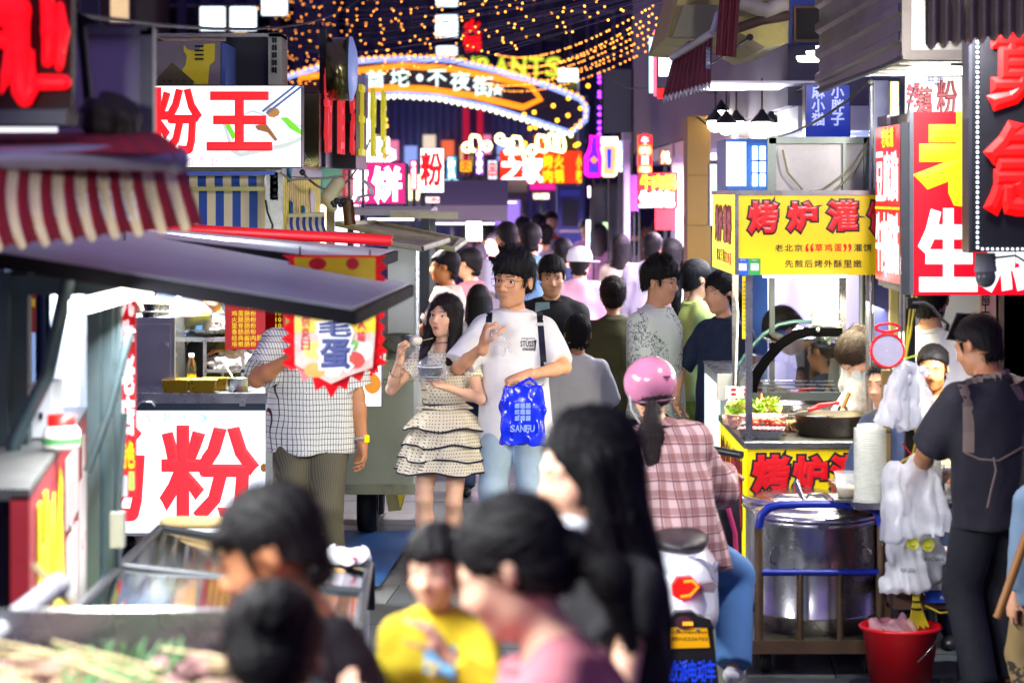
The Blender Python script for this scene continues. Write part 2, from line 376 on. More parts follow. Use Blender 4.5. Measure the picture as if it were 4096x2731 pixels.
# people
def Rm(yaw=0., pitch=0., roll=0.):                    # yaw>0 turns to the figure's left (+x when facing the camera), pitch>0 looks down
 return np.array(Matrix.Rotation(R(yaw), 3, 'Z') @ Matrix.Rotation(R(pitch), 3, 'X') @ Matrix.Rotation(R(roll), 3, 'Y'))
def skin_mat(name, tone):
 if name in MATS: return MATS[name]
 m = pbr(name, tone, .48, var=.07, scale=35, sss=.12, bump=.03, bscale=300); nt = m.node_tree; N = nt.nodes; L = nt.links; b = N['Principled BSDF']
 src = b.inputs['Base Color'].links[0].from_socket
 at = N.new('ShaderNodeAttribute'); at.attribute_name = 'lip'; sp = N.new('ShaderNodeSeparateColor'); L.new(at.outputs['Color'], sp.inputs[0])
 m1 = N.new('ShaderNodeMix'); m1.data_type = 'RGBA'; m1.inputs['B'].default_value = (.42, .06, .05, 1); L.new(sp.outputs[0], m1.inputs['Factor']); L.new(src, m1.inputs['A'])
 m2 = N.new('ShaderNodeMix'); m2.data_type = 'RGBA'; m2.inputs['B'].default_value = (.72, .22, .16, 1); L.new(sp.outputs[1], m2.inputs['Factor']); L.new(m1.outputs['Result'], m2.inputs['A'])
 L.new(m2.outputs['Result'], b.inputs['Base Color']); return m
def hair_mat(name, col, tip=None):
 if name in MATS: return MATS[name]
 m = pbr(name, col, .62, var=.35, scale=30, bump=.0, spec=.25); nt = m.node_tree; N = nt.nodes; L = nt.links; b = N['Principled BSDF']
 tc = N.new('ShaderNodeTexCoord'); mp = N.new('ShaderNodeMapping'); mp.inputs['Scale'].default_value = (260, 260, 14); L.new(tc.outputs['Object'], mp.inputs[0])
 nz = N.new('ShaderNodeTexNoise'); nz.inputs['Scale'].default_value = 1; nz.inputs['Detail'].default_value = 3; L.new(mp.outputs[0], nz.inputs['Vector'])
 bp = N.new('ShaderNodeBump'); bp.inputs['Strength'].default_value = .9; bp.inputs['Distance'].default_value = .004; L.new(nz.outputs['Fac'], bp.inputs['Height']); L.new(bp.outputs[0], b.inputs['Normal'])
 return m
SK1, SK2, SK3 = ('skin_fair', 'e9b899'), ('skin_mid', 'dba27c'), ('skin_tan', 'c08258')
TORSO = {'m': [(-.14, .12, .10), (-.05, .168, .118), (.03, .165, .115), (.14, .148, .102), (.26, .165, .112), (.36, .18, .12), (.42, .145, .105), (.46, .095, .085), (.50, .066, .066), (.53, .06, .06)],
   'f': [(-.14, .12, .10), (-.05, .168, .122), (.03, .158, .112), (.13, .122, .09), (.24, .142, .105), (.32, .155, .125, -.012), (.39, .142, .1), (.44, .095, .08), (.48, .06, .06), (.53, .048, .052)]}
def ik(a, b, l1, l2, pole):
 a = np.array(a, float); b = np.array(b, float); d = b - a; D = np.linalg.norm(d); D2 = min(D, (l1 + l2) * .998); u = d / max(D, 1e-6); b = a + u * D2
 x = (l1 * l1 - l2 * l2 + D2 * D2) / (2 * D2); hgt = math.sqrt(max(0, l1 * l1 - x * x)); pole = np.array(pole, float); pole = pole - u * (pole @ u); pole /= max(1e-6, np.linalg.norm(pole))
 return a + u * x + pole * hgt, b
def hand_ops(W, dr, nrm, side, s, curl=(.35, .35, .4, .45), thumb=.35, spread=.1):
 """W wrist, dr along the hand, nrm out of the palm; side=+1 left hand"""
 W = np.array(W, float); dr = np.array(dr, float) / np.linalg.norm(dr); nrm = np.array(nrm, float); nrm -= dr * (nrm @ dr); nrm /= np.linalg.norm(nrm)
 lat = np.cross(dr, nrm) * side                    # towards the thumb
 M = np.stack([lat, nrm, dr], 1)
 ops = [('u', 0, f_ell(W + dr * .048 * s, (.040 * s, .017 * s, .050 * s), M)), ('u', .012, f_cone(W - dr * .02 * s, W + dr * .03 * s, .024 * s, .022 * s))]
 for i, (o, ln, rr) in enumerate(((.028, .072, .0088), (.0095, .082, .0092), (-.009, .076, .0088), (-.026, .06, .0078))):
  p = W + (dr * (.082 - .006 * abs(i - 1)) + lat * o) * s; c = curl[i]; ang = 0.; d0 = dr + lat * spread * (1.2 - i) * .6; d0 /= np.linalg.norm(d0)
  for fr, k in ((.46, .75), (.31, 1.15), (.25, .8)):
   ang += c * k * 1.25; q = p + (d0 * math.cos(ang) + nrm * math.sin(ang)) * ln * fr * s; ops.append(('u', .005 * s, f_cone(p, q, rr * s, rr * .92 * s))); p = q; rr *= .92
 p = W + (dr * .022 + lat * .026 + nrm * .006) * s; td = dr * .65 + lat * .7 + nrm * (.25 + thumb * .5)
 for fr, k in ((.042, .0), (.034, .55), (.028, .55)):
  t = td + (dr * .9 - lat * .9 + nrm * .5) * k * thumb * 2; t /= np.linalg.norm(t); q = p + t * fr * s; ops.append(('u', .007 * s, f_cone(p, q, (.0125 if k == 0 else .0105) * s, .0098 * s))); p = q
 return ops
def head_ops(fem):
 j = .92 if fem else 1.
 o = [('u', 0, f_ell((0, .014, .036), (.0745, .093, .078))), ('u', .03, f_ell((0, -.028, -.03), (.0595 * j, .064, .078))), ('u', .03, f_ell((0, -.054, -.09), (.025 * j, .027, .022)))]
 for s in (-1, 1):
  o += [('u', .025, f_ell((s * .036, -.06, -.028), (.024, .02, .024))), ('u', .025, f_ell((s * .036 * j, -.014, -.068), (.02, .03, .03))), ('u', .015, f_cone((s * .012, -.086, .022), (s * .045, -.072, .02), .008, .009)),
    ('s', .014, f_ell((s * .0315, -.1, .002), (.016, .017, .0105))), ('u', .006, f_ell((s * .0765, .012, -.004), (.008, .017, .03), Rm(0, 0, -s * 12))), ('u', .006, f_ell((s * .082, .016, .008), (.005, .013, .018)))]
 o += [('u', .012, f_cone((0, -.088, .012), (0, -.106, -.029), .0065, .0105 * (.92 if fem else 1.))), ('u', .006, f_ell((.0115, -.096, -.034), (.0075, .01, .007))), ('u', .006, f_ell((-.0115, -.096, -.034), (.0075, .01, .007))),
   ('u', .008, f_ell((0, -.0775, -.0605), (.023, .0115, .0052))), ('u', .008, f_ell((0, -.0765, -.0705), (.02, .0115, .006))), ('s', .003, f_ell((0, -.092, -.0655), (.021, .009, .0013)))]
 return o
def tr_ops(ops, c, M, s):                              # ops written in a local frame, placed at c with rotation M and scale s
 c = np.array(c, np.float32); M = np.array(M, np.float32)
 return lambda p: ev(ops, ((p - c) @ M) / s) * s
def hair_ops(st, seed=1, fem=False):
 t = st.get('thick', 1.); k = []
 k.append(('u', 0, f_ell((0, .017, .042), (.0815 + .004 * t, .1 + .004 * t, .0855 + .006 * t))))
 ty = st['type']; k.append(('u', .02, f_ell((0, .04, -.018), (.072, .07, .072))))
 if ty in ('short', 'messy', 'crew'):
  k.append(('i', 0, f_half((0, -.07, .052) if ty != 'crew' else (0, -.07, .062), (0, -.68, -1.) if ty != 'crew' else (0, -.75, -1))))   # hairline to nape
  k.append(('s', .012, f_ell((0, -.115, .0), (.066, .06, .062)))); k.append(('s', .01, f_ell((.085, -.02, -.02), (.03, .05, .045)))); k.append(('s', .01, f_ell((-.085, -.02, -.02), (.03, .05, .045))))
 else:
  k.append(('i', 0, f_half((0, -.05, .0), (0, -.62, -1.)) if ty != 'long' else f_half((0, 0, -.10), (0, 0, -1))))
  k.append(('s', .012, f_ell((0, -.118, -.028), (.064, .075, .098 if ty != 'long' else .105))))
  if ty != 'long':
   for q in (-1, 1): k.append(('s', .008, f_ell((q * .088, -.012, -.02), (.026, .034, .04))))
 rs = np.random.RandomState(seed)
 if ty in ('short', 'crew') and st.get('edge', 1):
  for i in range(18 if ty == 'short' else 0): x = -.064 + .128 * i / 17; k.append(('u', .004, f_cone((x * .9, -.082 + x * x * 5, .07), (x + rs.uniform(-.012, .004), -.097 + x * x * 7, .046 + rs.uniform(-.016, .01)), .009, .003)))
  for i in range(14): x = -.06 + .12 * i / 13; y = .1 - x * x * 9; k.append(('u', .004, f_cone((x, y - .004, -.06), (x * .95, y - .012, -.088 + rs.uniform(-.006, .008)), .009, .004)))
  for q in (-1, 1): k.append(('u', .005, f_cone((q * .073, -.03, .02), (q * .071, -.034, -.018), .008, .004)))
 if ty == 'messy':
  for q in (-1, 1): k.append(('u', .006, f_cone((q * .077, -.028, .03), (q * .073, -.034, -.02), .01, .004)))
  k.append(('u', .012, f_ell((0, .004, .072), (.092, .1, .08)))); k.append(('s', .01, f_ell((0, -.125, -.005), (.07, .062, .052))))
  for i in range(120):
   a = rs.uniform(-math.pi, math.pi); el = rs.uniform(.0, 1.3); d = np.array([math.sin(a) * math.cos(el), math.cos(a) * math.cos(el), math.sin(el)])
   b = np.array([0, .004, .062]) + d * np.array([.08, .09, .072])
   if b[1] < -.05: sw = np.array([-.45 + rs.uniform(-.3, .3), -.35, -.75])
   elif abs(b[0]) > .06 and b[2] < .07: sw = np.array([np.sign(b[0]) * .15, -.2, -1])
   else: sw = np.array([-.5, -.5, .75])
   tp = b + d * rs.uniform(.004, .014) + sw * rs.uniform(.018, .042)
   if b[2] < .03 and b[1] < .02: continue
   k.append(('u', .005, f_cone(b, tp, .011, .003)))
 if ty == 'fringe' or st.get('fringe'):
  for i in range(22):
   x = -.062 + .124 * i / 21 + rs.uniform(-.003, .003); zt = .024 + .10 * abs(x) ** 1.0 * -.9 + rs.uniform(-.008, .006) - (.02 if abs(x) > .045 else 0)
   k.append(('u', .003, f_cone((x * .8, -.082 + x * x * 3.2, .072), (x * 1.02, -.104 + x * x * 5.2, zt), .0075, .0028)))
 if ty == 'bun':
  k.append(('u', .01, f_ell((0, .108, .055), (.045, .038, .043))))
  for i in range(9): a = i * .7; k.append(('u', .006, f_cone((.036 * math.cos(a), .108, .055 + .035 * math.sin(a)), (.036 * math.cos(a + 1.2), .13, .055 + .035 * math.sin(a + 1.2)), .012, .01)))
 if ty == 'pony':
  pz = st.get('pz', .03); L = st.get('L', .26); ox = st.get('px', 0.); tk = st.get('tk', 1.); k.append(('u', .012, f_ell((ox * .4, .112, pz), (.024, .02, .024))))
  k.append(('u', .015, f_cone((ox * .4, .122, pz), (ox * .8, .155, pz - L * .4), .022 * tk, .034 * tk))); k.append(('u', .03, f_cone((ox * .8, .155, pz - L * .4), (ox, .14, pz - L), .034 * tk, .014 * tk)))
 if ty == 'long':
  L = st.get('L', .36); w = st.get('w', 1.); g = st.get('sweep', 0.)
  k.append(('u', .02, f_loft((0, .022, 0), np.eye(3), [(-L, .07 * w, .035, .045), (-L * .72, .096 * w, .06, .035), (-.2, .1 * w, .075, .022), (-.1, .094, .082, .006), (-.02, .09, .092, .0), (.04, .086, .095)])))
  k.append(('s', .012, f_ell((0, -.118, -.03), (.062, .078, .105))))
  k.append(('s', .012, f_loft((0, -.03, -.2), np.eye(3), [(-.6, .075, .07), (0, .062, .07), (.12, .06, .07)], -.7, .14)))
  for q in (-1, 1): k.append(('u', .015, f_cone((q * .078, -.012, .02), (q * .09 * w, -.012 + g, -L * .62), .022, .026))); k.append(('u', .015, f_cone((q * .09 * w, -.012 + g, -L * .62), (q * .078 * w, -.025 + g, -L * .98), .026, .01)))
 return k
def person(label, x, y, H=1.7, rot=0., sex='m', skin=SK2, lean=0., head=(0, 0, 0), arms=None, legs='stand', top=None, bottom=None, shoes='1c1c20', hair=None, hcol='0d0b0c', h=.014, group=None, z0=0., face=True, lips=.35, side_lean=0., torso_yaw=0., name='person', hands=None, fold=1., seed=None, cat='person', hip=None, bulk=1., hd=1.):
 seed = seed if seed is not None else int(abs(x * 971 + y * 313)) % 9999
 s = H / 1.75; fem = sex == 'f'
 G = np.array(Matrix.Rotation(R(rot), 3, 'Z')); base = np.array((x, y, z0))
 T = lambda q: base + G @ (np.array(q, float) * s)  # local figure frame (faces -y) -> world
 root = thing(name, label, cat, (x, y, z0), group)
 Tt = Rm(torso_yaw, lean, side_lean); hipc = np.array(hip if hip is not None else (0, 0, .95))
 tor = lambda q: hipc + Tt @ np.array(q, float)
 sw = (.172 if not fem else .15) * bulk; prof = [(q[0], q[1] * bulk, q[2] * bulk, (q[3] if len(q) > 3 else 0)) for q in TORSO[sex]]
 nb = tor((0, .0, .50)); Hd = Tt @ Rm(*head) if legs != 'x' else Rm(*head); hs = (1.09 if H > 1.4 else 1.28) * hd; hc = nb + Tt @ np.array((0, -.012, .035)) + Hd @ np.array((0, -.014, .115 * hs))
 GM = G @ Hd; TM = G @ Tt
 arms = arms or {}; A = {}
 for sd, nm in ((1, 'L'), (-1, 'R')):
  sh = tor((sd * sw, 0, .405)); spec = arms.get(nm, 'hang')
  if isinstance(spec, str) or spec is None: spec = dict(t=(sd * (sw + .075), -.03 + .05 * math.sin(seed + sd), .80), pole=(sd * .3, 1, 0))
  el, wr = ik(sh, spec['t'], .285, .245, spec.get('pole', (sd * .5, .5, -1)))
  A[nm] = (sh, el, wr, spec)
 Lg = {}
 for sd, nm in ((1, 'L'), (-1, 'R')):
  hp = tor((sd * .088, 0, -.045))
  if isinstance(legs, dict): an = legs[nm]['a']; pole = legs[nm].get('pole', (0, -1, 0))
  elif legs == 'walk': an = (sd * .075, sd * .17, .085 + (.05 if sd > 0 else 0)); pole = (sd * .05, -1, 0)
  else: an = (sd * .1, .02 * sd, .085); pole = (sd * .1, -1, 0)
  kn, an = ik(hp, an, .425, .43, pole); Lg[nm] = (hp, kn, an, legs[nm].get('foot', (0, -1, 0)) if isinstance(legs, dict) else (sd * .15, -1, 0))
 # body, one surface
 S = lambda v: v * s
 kt = .9 if top else 1.; kl = .9 if bottom and bottom.get('len', 2.) > 1 else 1.
 ops = [('u', 0, f_loft(T(hipc), TM, [(S(q[0]), S(q[1]) * kt, S(q[2]) * kt, S(q[3])) for q in prof]))]
 for nm in 'LR':
  ops.append(('u', S(.03), f_cone(T(tor(((1 if nm == 'L' else -1) * .03, .01, .475))), T(A[nm][0]), S(.042 * kt), S(.046 * kt))))
  sh, el, wr, sp = A[nm]; a0 = 1.0 if not fem else .84; a0 *= bulk
  ops += [('u', S(.05), f_cone(T(sh), T(el), S(.05 * a0), S(.039 * a0))), ('u', S(.02), f_cone(T(el), T(el + (wr - el) * .35), S(.038 * a0), S(.039 * a0))), ('u', S(.02), f_cone(T(el + (wr - el) * .3), T(wr), S(.039 * a0), S(.0255 * a0)))]
  sd = 1 if nm == 'L' else -1; d = np.array(sp.get('dir', wr - el)); nrm = np.array(sp.get('palm', (-sd, 0, 0) if abs((wr - el)[2]) > .15 else (0, 0, -1)))
  hh = hand_ops(T(wr), G @ d, G @ nrm, sd, s * (.95 if fem else 1.05) * hs, sp.get('curl', (.3, .35, .4, .45)), sp.get('thumb', .3)); dd = G @ (d / np.linalg.norm(d))
  ops.append(('u', S(.012), f_group(T(wr) + dd * S(.07), S(.19), hh)))
  hp, kn, an, ft = Lg[nm]; l0 = (1.0 if not fem else .95) * bulk * kl
  ops += [('u', S(.04), f_cone(T(hp), T(kn), S(.085 * l0), S(.053 * l0))), ('u', S(.025), f_cone(T(kn), T(kn + (an - kn) * .3 + np.array((0, .012, 0))), S(.051 * l0), S(.055 * l0))), ('u', S(.03), f_cone(T(kn + (an - kn) * .3 + np.array((0, .012, 0))), T(an), S(.055 * l0), S(.034 * l0))),
    ('u', S(.02), f_cone(T(an + np.array((0, 0, -.045))), T(an + np.array(ft) / np.linalg.norm(ft) * .15 + np.array((0, 0, -.058))), S(.034), S(.026)))]
 ops += [('u', S(.03), f_cone(T(nb), T(hc + Hd @ np.array((0, .02, -.03))), S(.051 if not fem else .043), S(.049 if not fem else .041))),
   ('u', S(.018), f_group(T(hc), S(.2 * hs), [('u', 0, tr_ops(head_ops(fem), T(hc), GM, s * hs))]))]
 allp = np.array([T(p) for nm in 'LR' for p in (*A[nm][:3], *Lg[nm][:3])] + [T(hc + Hd @ np.array((0, 0, .0)))] + [T(hipc)])
 lo = allp.min(0) - .24 * s; hi = allp.max(0) + .24 * s; lo[2] = max(lo[2], z0 - .01)
 V, Q = skin_mesh(ops, lo, hi, h); me = mesh_np('body', V, Q, True)
 q = ((V - np.array(T(hc), np.float32)) @ GM.astype(np.float32)) / (s * hs); ca = me.color_attributes.new('lip', 'FLOAT_COLOR', 'POINT')
 lip = np.clip(1.5 - np.sqrt((q[:, 0] / .021) ** 2 + ((q[:, 2] + .066) / .0115) ** 2) * 1.25, 0, 1) * (q[:, 1] < -.06) * lips
 bl = np.clip(1 - np.sqrt(((np.abs(q[:, 0]) - .042) / .028) ** 2 + ((q[:, 2] + .03) / .022) ** 2), 0, 1) * (q[:, 1] < -.03) * .35 + np.clip(1 - np.linalg.norm(q - np.array((0, -.108, -.03)), axis=1) / .02, 0, 1) * .15
 ca.data.foreach_set('color', np.stack([lip, bl, lip * 0, lip * 0 + 1], 1).astype(np.float32).ravel())
 ob('body', me, skin_mat(*skin), root)
 # face pieces
 hw = lambda p: np.array(T(hc)) + GM @ (np.array(p, float) * s * hs)
 if face:
  fo = [('u', 0, tr_ops(head_ops(fem), (0, 0, 0), np.eye(3), 1.))]
  def surf(xx, zz):
   ys = np.linspace(-.125, -.03, 120); v = ev(fo, np.stack([np.full(120, xx), ys, np.full(120, zz)], 1).astype(np.float32)); i = np.argmax(v < 0); return ys[i]
  for sd in (-1, 1):
   yy = surf(sd * .0315, .003); e = MB(); e.ball(hw((sd * .0315, yy + .0035, .003)), .0105 * s * hs, 10, 8); ww = (.0148, .0072) if not fem else (.0158, .0092)
   vv = []
   for p in e.v:
    l = GM.T @ (np.array(p) - hw((sd * .0315, yy + .0035, .003))) / (s * hs); l = np.array((l[0] / .0105 * ww[0], l[1] / .0105 * .0065, l[2] / .0105 * ww[1])); vv.append(tuple(hw(np.array((sd * .0315, yy + .0035, .003)) + l)))
   e.v = vv; eo = e.build('eye', pbr('eye_white', 'e8e2dc', .2, var=.03), root)
   gx = 0.
   i = MB(); c0 = np.array((sd * .0315 + gx, yy - .0032, .003)); vs = [hw(c0 + np.array((math.cos(a) * .0056, .0012 if r_ else 0, math.sin(a) * min(.0056, ww[1] * .9)))) for r_ in (0,) for a in [k * math.pi / 6 for k in range(12)]]
   i.add(vs, [tuple(range(12))]); i.build('iris', pbr('iris', '140c09', .1, var=.1), eo)
   la = MB(); la.tube([hw((sd * (.0315 - .0145 + .029 * t), yy - .0005 - .004 * math.sin(math.pi * t) + .004 * t * t, .0035 + (ww[1] + .0006) * math.sin(math.pi * (.12 + .82 * t)) - .001)) for t in [k / 8 for k in range(9)]], .0011 * s if not fem else .0017 * s, 5); la.build('eyelash', pbr('lash', '0c0908', .6), root)
   br = MB(); br.tube([hw((sd * (.013 + .037 * t), surf(sd * (.013 + .037 * t), .027) - .0012, .0235 + .004 * math.sin(math.pi * t * .75))) for t in [k / 8 for k in range(9)]], [(.0036 if not fem else .0024) * s * (1 - .6 * t) for t in [k / 8 for k in range(9)]], 6); br.build('eyebrow', pbr('brow', '120d0b', .7), root)
 root['_d'] = 0; del root['_d']
 info = dict(root=root, T=T, s=s, G=G, GM=GM, TM=TM, hw=hw, hc=hc, A=A, Lg=Lg, hipc=hipc, tor=tor, Hd=Hd, hs=hs, prof=prof, seed=seed, h=h, sw=sw, bulk=bulk, fem=fem)
 if hair:
  ho = hair_ops(hair, seed, fem); hops = [('u', 0, tr_ops(ho, T(hc), GM, s * hs)), ('n', 0, f_strand(seed, (.0032 if hair['type'] != 'crew' else .0008) * hair.get('st', 1.), T(hc), GM))]
  rad = S(.2 * hs); dn = S((hair.get('L', .2) + .08) * hs); c = np.array(T(hc)); dvec = GM @ np.array((0, 0, -dn)); l2 = np.minimum(c - rad, c + dvec - S(.14)); h2 = np.maximum(c + rad, c + dvec + S(.14))
  ho_ = sdf_ob('hair', hops, l2, h2, max(.0055, h * .62), hair_mat('hair_' + hcol, hcol), root)
  if h < .0145: strands(ho_, T(hc), GM, s * hs, seed, hair['type'], hcol)
 if top: garment_top(info, top)
 if bottom: garment_bottom(info, bottom)
 if shoes:
  for nm in 'LR':
   hp, kn, an, ft = Lg[nm]; f = np.array(ft) / np.linalg.norm(ft); o = [('u', 0, f_cone(T(an + np.array((0, 0, -.04)) - f * .03), T(an + np.array((0, 0, -.05)) + f * .11), S(.04), S(.042))), ('u', .02, f_cone(T(an + np.array((0, 0, -.05)) + f * .1), T(an + np.array((0, 0, -.056)) + f * .17), S(.044), S(.034))), ('i', 0, f_half(T(an + np.array((0, 0, -.084))), (0, 0, -1)))]
   c = np.array(T(an)); sdf_ob('shoe', o, c - S(.22), c + S(.22), max(h, .012), pbr('shoe_' + shoes, shoes, .4), root)
 return info
def strands(hob, c, GM, sc, seed, ty, hcol):
 me = hob.data; n = len(me.vertices); V = np.empty(n * 3, np.float32); Nn = np.empty(n * 3, np.float32); me.vertices.foreach_get('co', V); me.vertex_normals.foreach_get('vector', Nn); V = V.reshape(-1, 3); Nn = Nn.reshape(-1, 3)
 rs = np.random.RandomState(seed + 77); k = min(n, 700 if ty in ('long', 'messy', 'pony', 'bun') else 480); i = rs.choice(n, k, False); v, m = V[i], Nn[i]
 l = (v - np.array(c)) @ GM; side = ty in ('bun', 'pony'); fl = np.stack([l[:, 0] * (0 if side else 4) - (.35 if ty == 'messy' else 0), np.where(l[:, 1] < -.02, -.3, .6) if not side else np.full(k, 1.), np.where(l[:, 2] > .09, -.25, -1.) if not side else np.full(k, -.25)], 1) + rs.normal(size=(k, 3)) * .28
 fl = fl @ GM.T; fl -= m * (fl * m).sum(1)[:, None]; fl /= np.linalg.norm(fl, axis=1)[:, None] + 1e-6; L = (rs.uniform(.03, .07, k) * (1.5 if ty == 'long' else 1.) * sc)[:, None]; lift = rs.uniform(.001, .006, k)[:, None] * sc * (1.6 if ty == 'messy' else 1.)
 P0, P1, P2 = v - fl * L * .5 - m * .002, v + m * lift, v + fl * L * .5 + m * lift * 1.5; w = np.cross(fl, m); r = rs.uniform(.0007, .0014, k)[:, None] * sc
 Vs = np.concatenate([P0 - w * r, P0 + w * r, P1 - w * r, P1 + w * r + m * r, P2 - w * r * .2, P2 + w * r * .2]); a = np.arange(k)
 Q = np.concatenate([np.stack([a, a + k, a + 3 * k, a + 2 * k], 1), np.stack([a + 2 * k, a + 3 * k, a + 5 * k, a + 4 * k], 1)]); o = ob('hair_strands', mesh_np('hair_strands', Vs, Q, True), hair_mat('hair_' + hcol, hcol), hob); o['kind'] = 'stuff'
def garment_top(I, t):
 """t: mat, sleeve (0..2: 1 = elbow, 2 = wrist), hem (below the hip joint line), loose, neck, fold"""
 T, s, TM, A = I['T'], I['s'], I['TM'], I['A']; S = lambda v: v * s; lo_ = t.get('loose', .014); hem = t.get('hem', -.12); fl = t.get('flare', .0)
 pr = [q for q in I['prof'] if q[0] >= -.05 and q[0] <= t.get('neckz', .495)]; bk = I['bulk']; pr = [(hem, max(pr[0][1], .178 * bk if hem < -.06 else 0) + .004 + fl, max(pr[0][2], .118 * bk) + .004 + fl)] + [q for q in pr if q[0] > hem]
 if t.get('straight', .6) and len(pr) > 4:          # cloth hangs from the chest rather than hugging the waist
  k = t.get('straight', .6); mx = [max(q[1] for q in pr), max(q[2] for q in pr)]; pr = [(q[0], q[1] + (mx[0] - q[1]) * k, q[2] + (mx[1] - q[2]) * k, *q[3:]) if q[0] < .30 else q for q in pr]
 nz = t.get('neckz', .495); pr.append((nz, *[np.interp(nz, [q[0] for q in I['prof']], [q[i] for q in I['prof']]) for i in (1, 2)]))
 pr = [(S(q[0]), S(q[1] + lo_), S(q[2] + lo_), S(q[3] if len(q) > 3 else 0)) for q in sorted(pr, key=lambda q: q[0])]
 ops = [('u', 0, f_loft(T(I['hipc']), TM, pr))]; sl = t.get('sleeve', .62); sr = t.get('sr', 1.)
 pts = [T(I['hipc']) + TM @ np.array((a, b, c)) for a in (-.25, .25) for b in (-.2, .2) for c in (S(hem), S(.5))]
 a0 = (.84 if I['fem'] else 1.) * I['bulk']
 for nm in 'LR':
  sh, el, wr, sp = A[nm]; k = min(sl, 1.); e = sh + (el - sh) * (k if sl <= 1 else 1.0)
  if sl <= 0: continue
  r1, r2 = S(.052 * a0 + lo_ * .8) , S((.047 * a0 + lo_ * 1.1) * sr)
  if sl > 1:
   e2 = el + (wr - el) * (sl - 1); ops += [('u', S(.045), f_cone(T(sh), T(el), r1, S((.041 * a0 + lo_ * .8) * sr))), ('u', S(.015), f_cut(T(el), T(e2), S((.041 * a0 + lo_ * .8) * sr), S((.031 * a0 + lo_ * .6) * sr)))]; pts.append(T(e2))
  else: ops.append(('u', S(.04), f_cut(T(sh), T(e), r1, r2)))
  ops.append(('u', S(.03), f_cone(T(I['tor'](((1 if nm == 'L' else -1) * .035, .01, .47))), T(sh), S(.038 + lo_ * .6), S(.046 + lo_ * .8))))
  pts += [T(e), T(sh)]
 if t.get('hood'): ops.append(('u', .03, f_ell(T(I['tor']((0, .09, .47))), (S(.1), S(.06), S(.07)), TM)))
 ops.append(('n', 0, f_fold(I['seed'] + 3, t.get('fold', .009) * s, t.get('ff', 19.))))
 pts = np.array(pts); o = sdf_ob(t.get('name', 'shirt'), ops, pts.min(0) - .13, pts.max(0) + .13, t.get('h', I['h'] * 1.05), t['mat'], I['root']); I['shirt'] = o; I['shirt_ops'] = ops
 if t.get('collar', True):
  nzr = [np.interp(nz, [q[0] for q in I['prof']], [q[i] for q in I['prof']]) for i in (1, 2)]; c = I['hipc']
  MB().tube([T(I['hipc']) + TM @ np.array((S((nzr[0] + lo_) * math.cos(a)), S((nzr[1] + lo_) * math.sin(a)), S(nz + .002))) for a in [k * math.pi / 12 for k in range(24)]], S(.0085), 6, closed=True).build('collar', t.get('cmat', t['mat']), o)
 return o
def garment_bottom(I, t):
 T, s, TM, Lg = I['T'], I['s'], I['TM'], I['Lg']; S = lambda v: v * s; lo_ = t.get('loose', .012); ln = t.get('len', 2.)
 pr = [(q[0], q[1] * .97 + lo_ * .4, q[2] * .97 + lo_ * .4) for q in I['prof'] if q[0] <= t.get('waist', .06)]
 ops = [('u', 0, f_loft(T(I['hipc']), TM, [tuple(S(v) for v in q) for q in pr]))]; pts = [T(I['hipc'])]
 for nm in 'LR':
  hp, kn, an, ft = Lg[nm]; l0 = I['bulk']; k = min(ln, 1.); e = hp + (kn - hp) * k; pts += [T(e), T(hp)]
  if ln <= 1: ops.append(('u', S(.03), f_cut(T(hp), T(e), S(.087 * l0 + lo_), S(.07 * l0 + lo_ * 1.6))))
  else:
   e2 = kn + (an - kn) * (ln - 1); pts.append(T(e2)); ops += [('u', S(.03), f_cone(T(hp), T(kn), S(.086 * l0 + lo_), S(.06 * l0 + lo_ * 1.1))), ('u', S(.02), f_cut(T(kn), T(e2), S(.06 * l0 + lo_ * 1.1), S(.048 * l0 + lo_ * 1.5)))]
 ops.append(('n', 0, f_fold(I['seed'] + 9, t.get('fold', .006) * s, 15., .5))); pts = np.array(pts)
 return sdf_ob(t.get('name', 'trousers'), ops, pts.min(0) - .2, pts.max(0) + .2, t.get('h', I['h'] * 1.5), t['mat'], I['root'])
def skirt(I, mat, z0, z1, r0, r1, waves=14, amp=.018, name='skirt', parent=None, yoff=0., n=96, rows=10, ph=0., lip=0.):
 """a gathered tier hanging from z0 down to z1 (torso frame)"""
 T, s, TM = I['T'], I['s'], I['TM']; c = T(I['hipc'])
 def fn(u, v):
  a = 2 * math.pi * u; t = v; rr = r0 + (r1 - r0) * (t ** .8) + amp * t * (math.sin(a * waves + ph) * .6 + math.sin(a * (waves * .61) + 1 + ph) * .4) + lip * t * t
  zz = z0 + (z1 - z0) * t + .012 * t * math.sin(a * 5 + ph)
  return tuple(c + TM @ (np.array((rr * math.cos(a), rr * math.sin(a) * .86, zz)) * s))
 mb = MB(); mb.grid(fn, n, rows); return mb.build(name, mat, parent or I['root']), [fn(k / n, 1.) for k in range(n)]
def glasses(I, mat, w=.062, hh=.019, surfy=-.102):
 hw = I['hw']; s = I['s']; mb = MB()
 for sd in (-1, 1):
  mb.tube([hw((sd * (.033 + .026 * math.copysign(abs(math.cos(a)) ** .6, math.cos(a))), surfy + .006 * abs(math.cos(a)), -.002 + hh * math.copysign(abs(math.sin(a)) ** .7, math.sin(a)))) for a in [k * math.pi / 12 for k in range(24)]], .0012 * s, 5, closed=True)
  mb.tube([hw((sd * .059, surfy + .008, .008)), hw((sd * .073, surfy + .025, .009)), hw((sd * .079, -.01, .009)), hw((sd * .08, .012, .004))], .0013 * s, 5)
 mb.tube([hw((-.008, surfy, .006)), hw((0, surfy - .003, .009)), hw((.008, surfy, .006))], .0013 * s, 5)
 return mb.build('glasses', mat, I['root'])
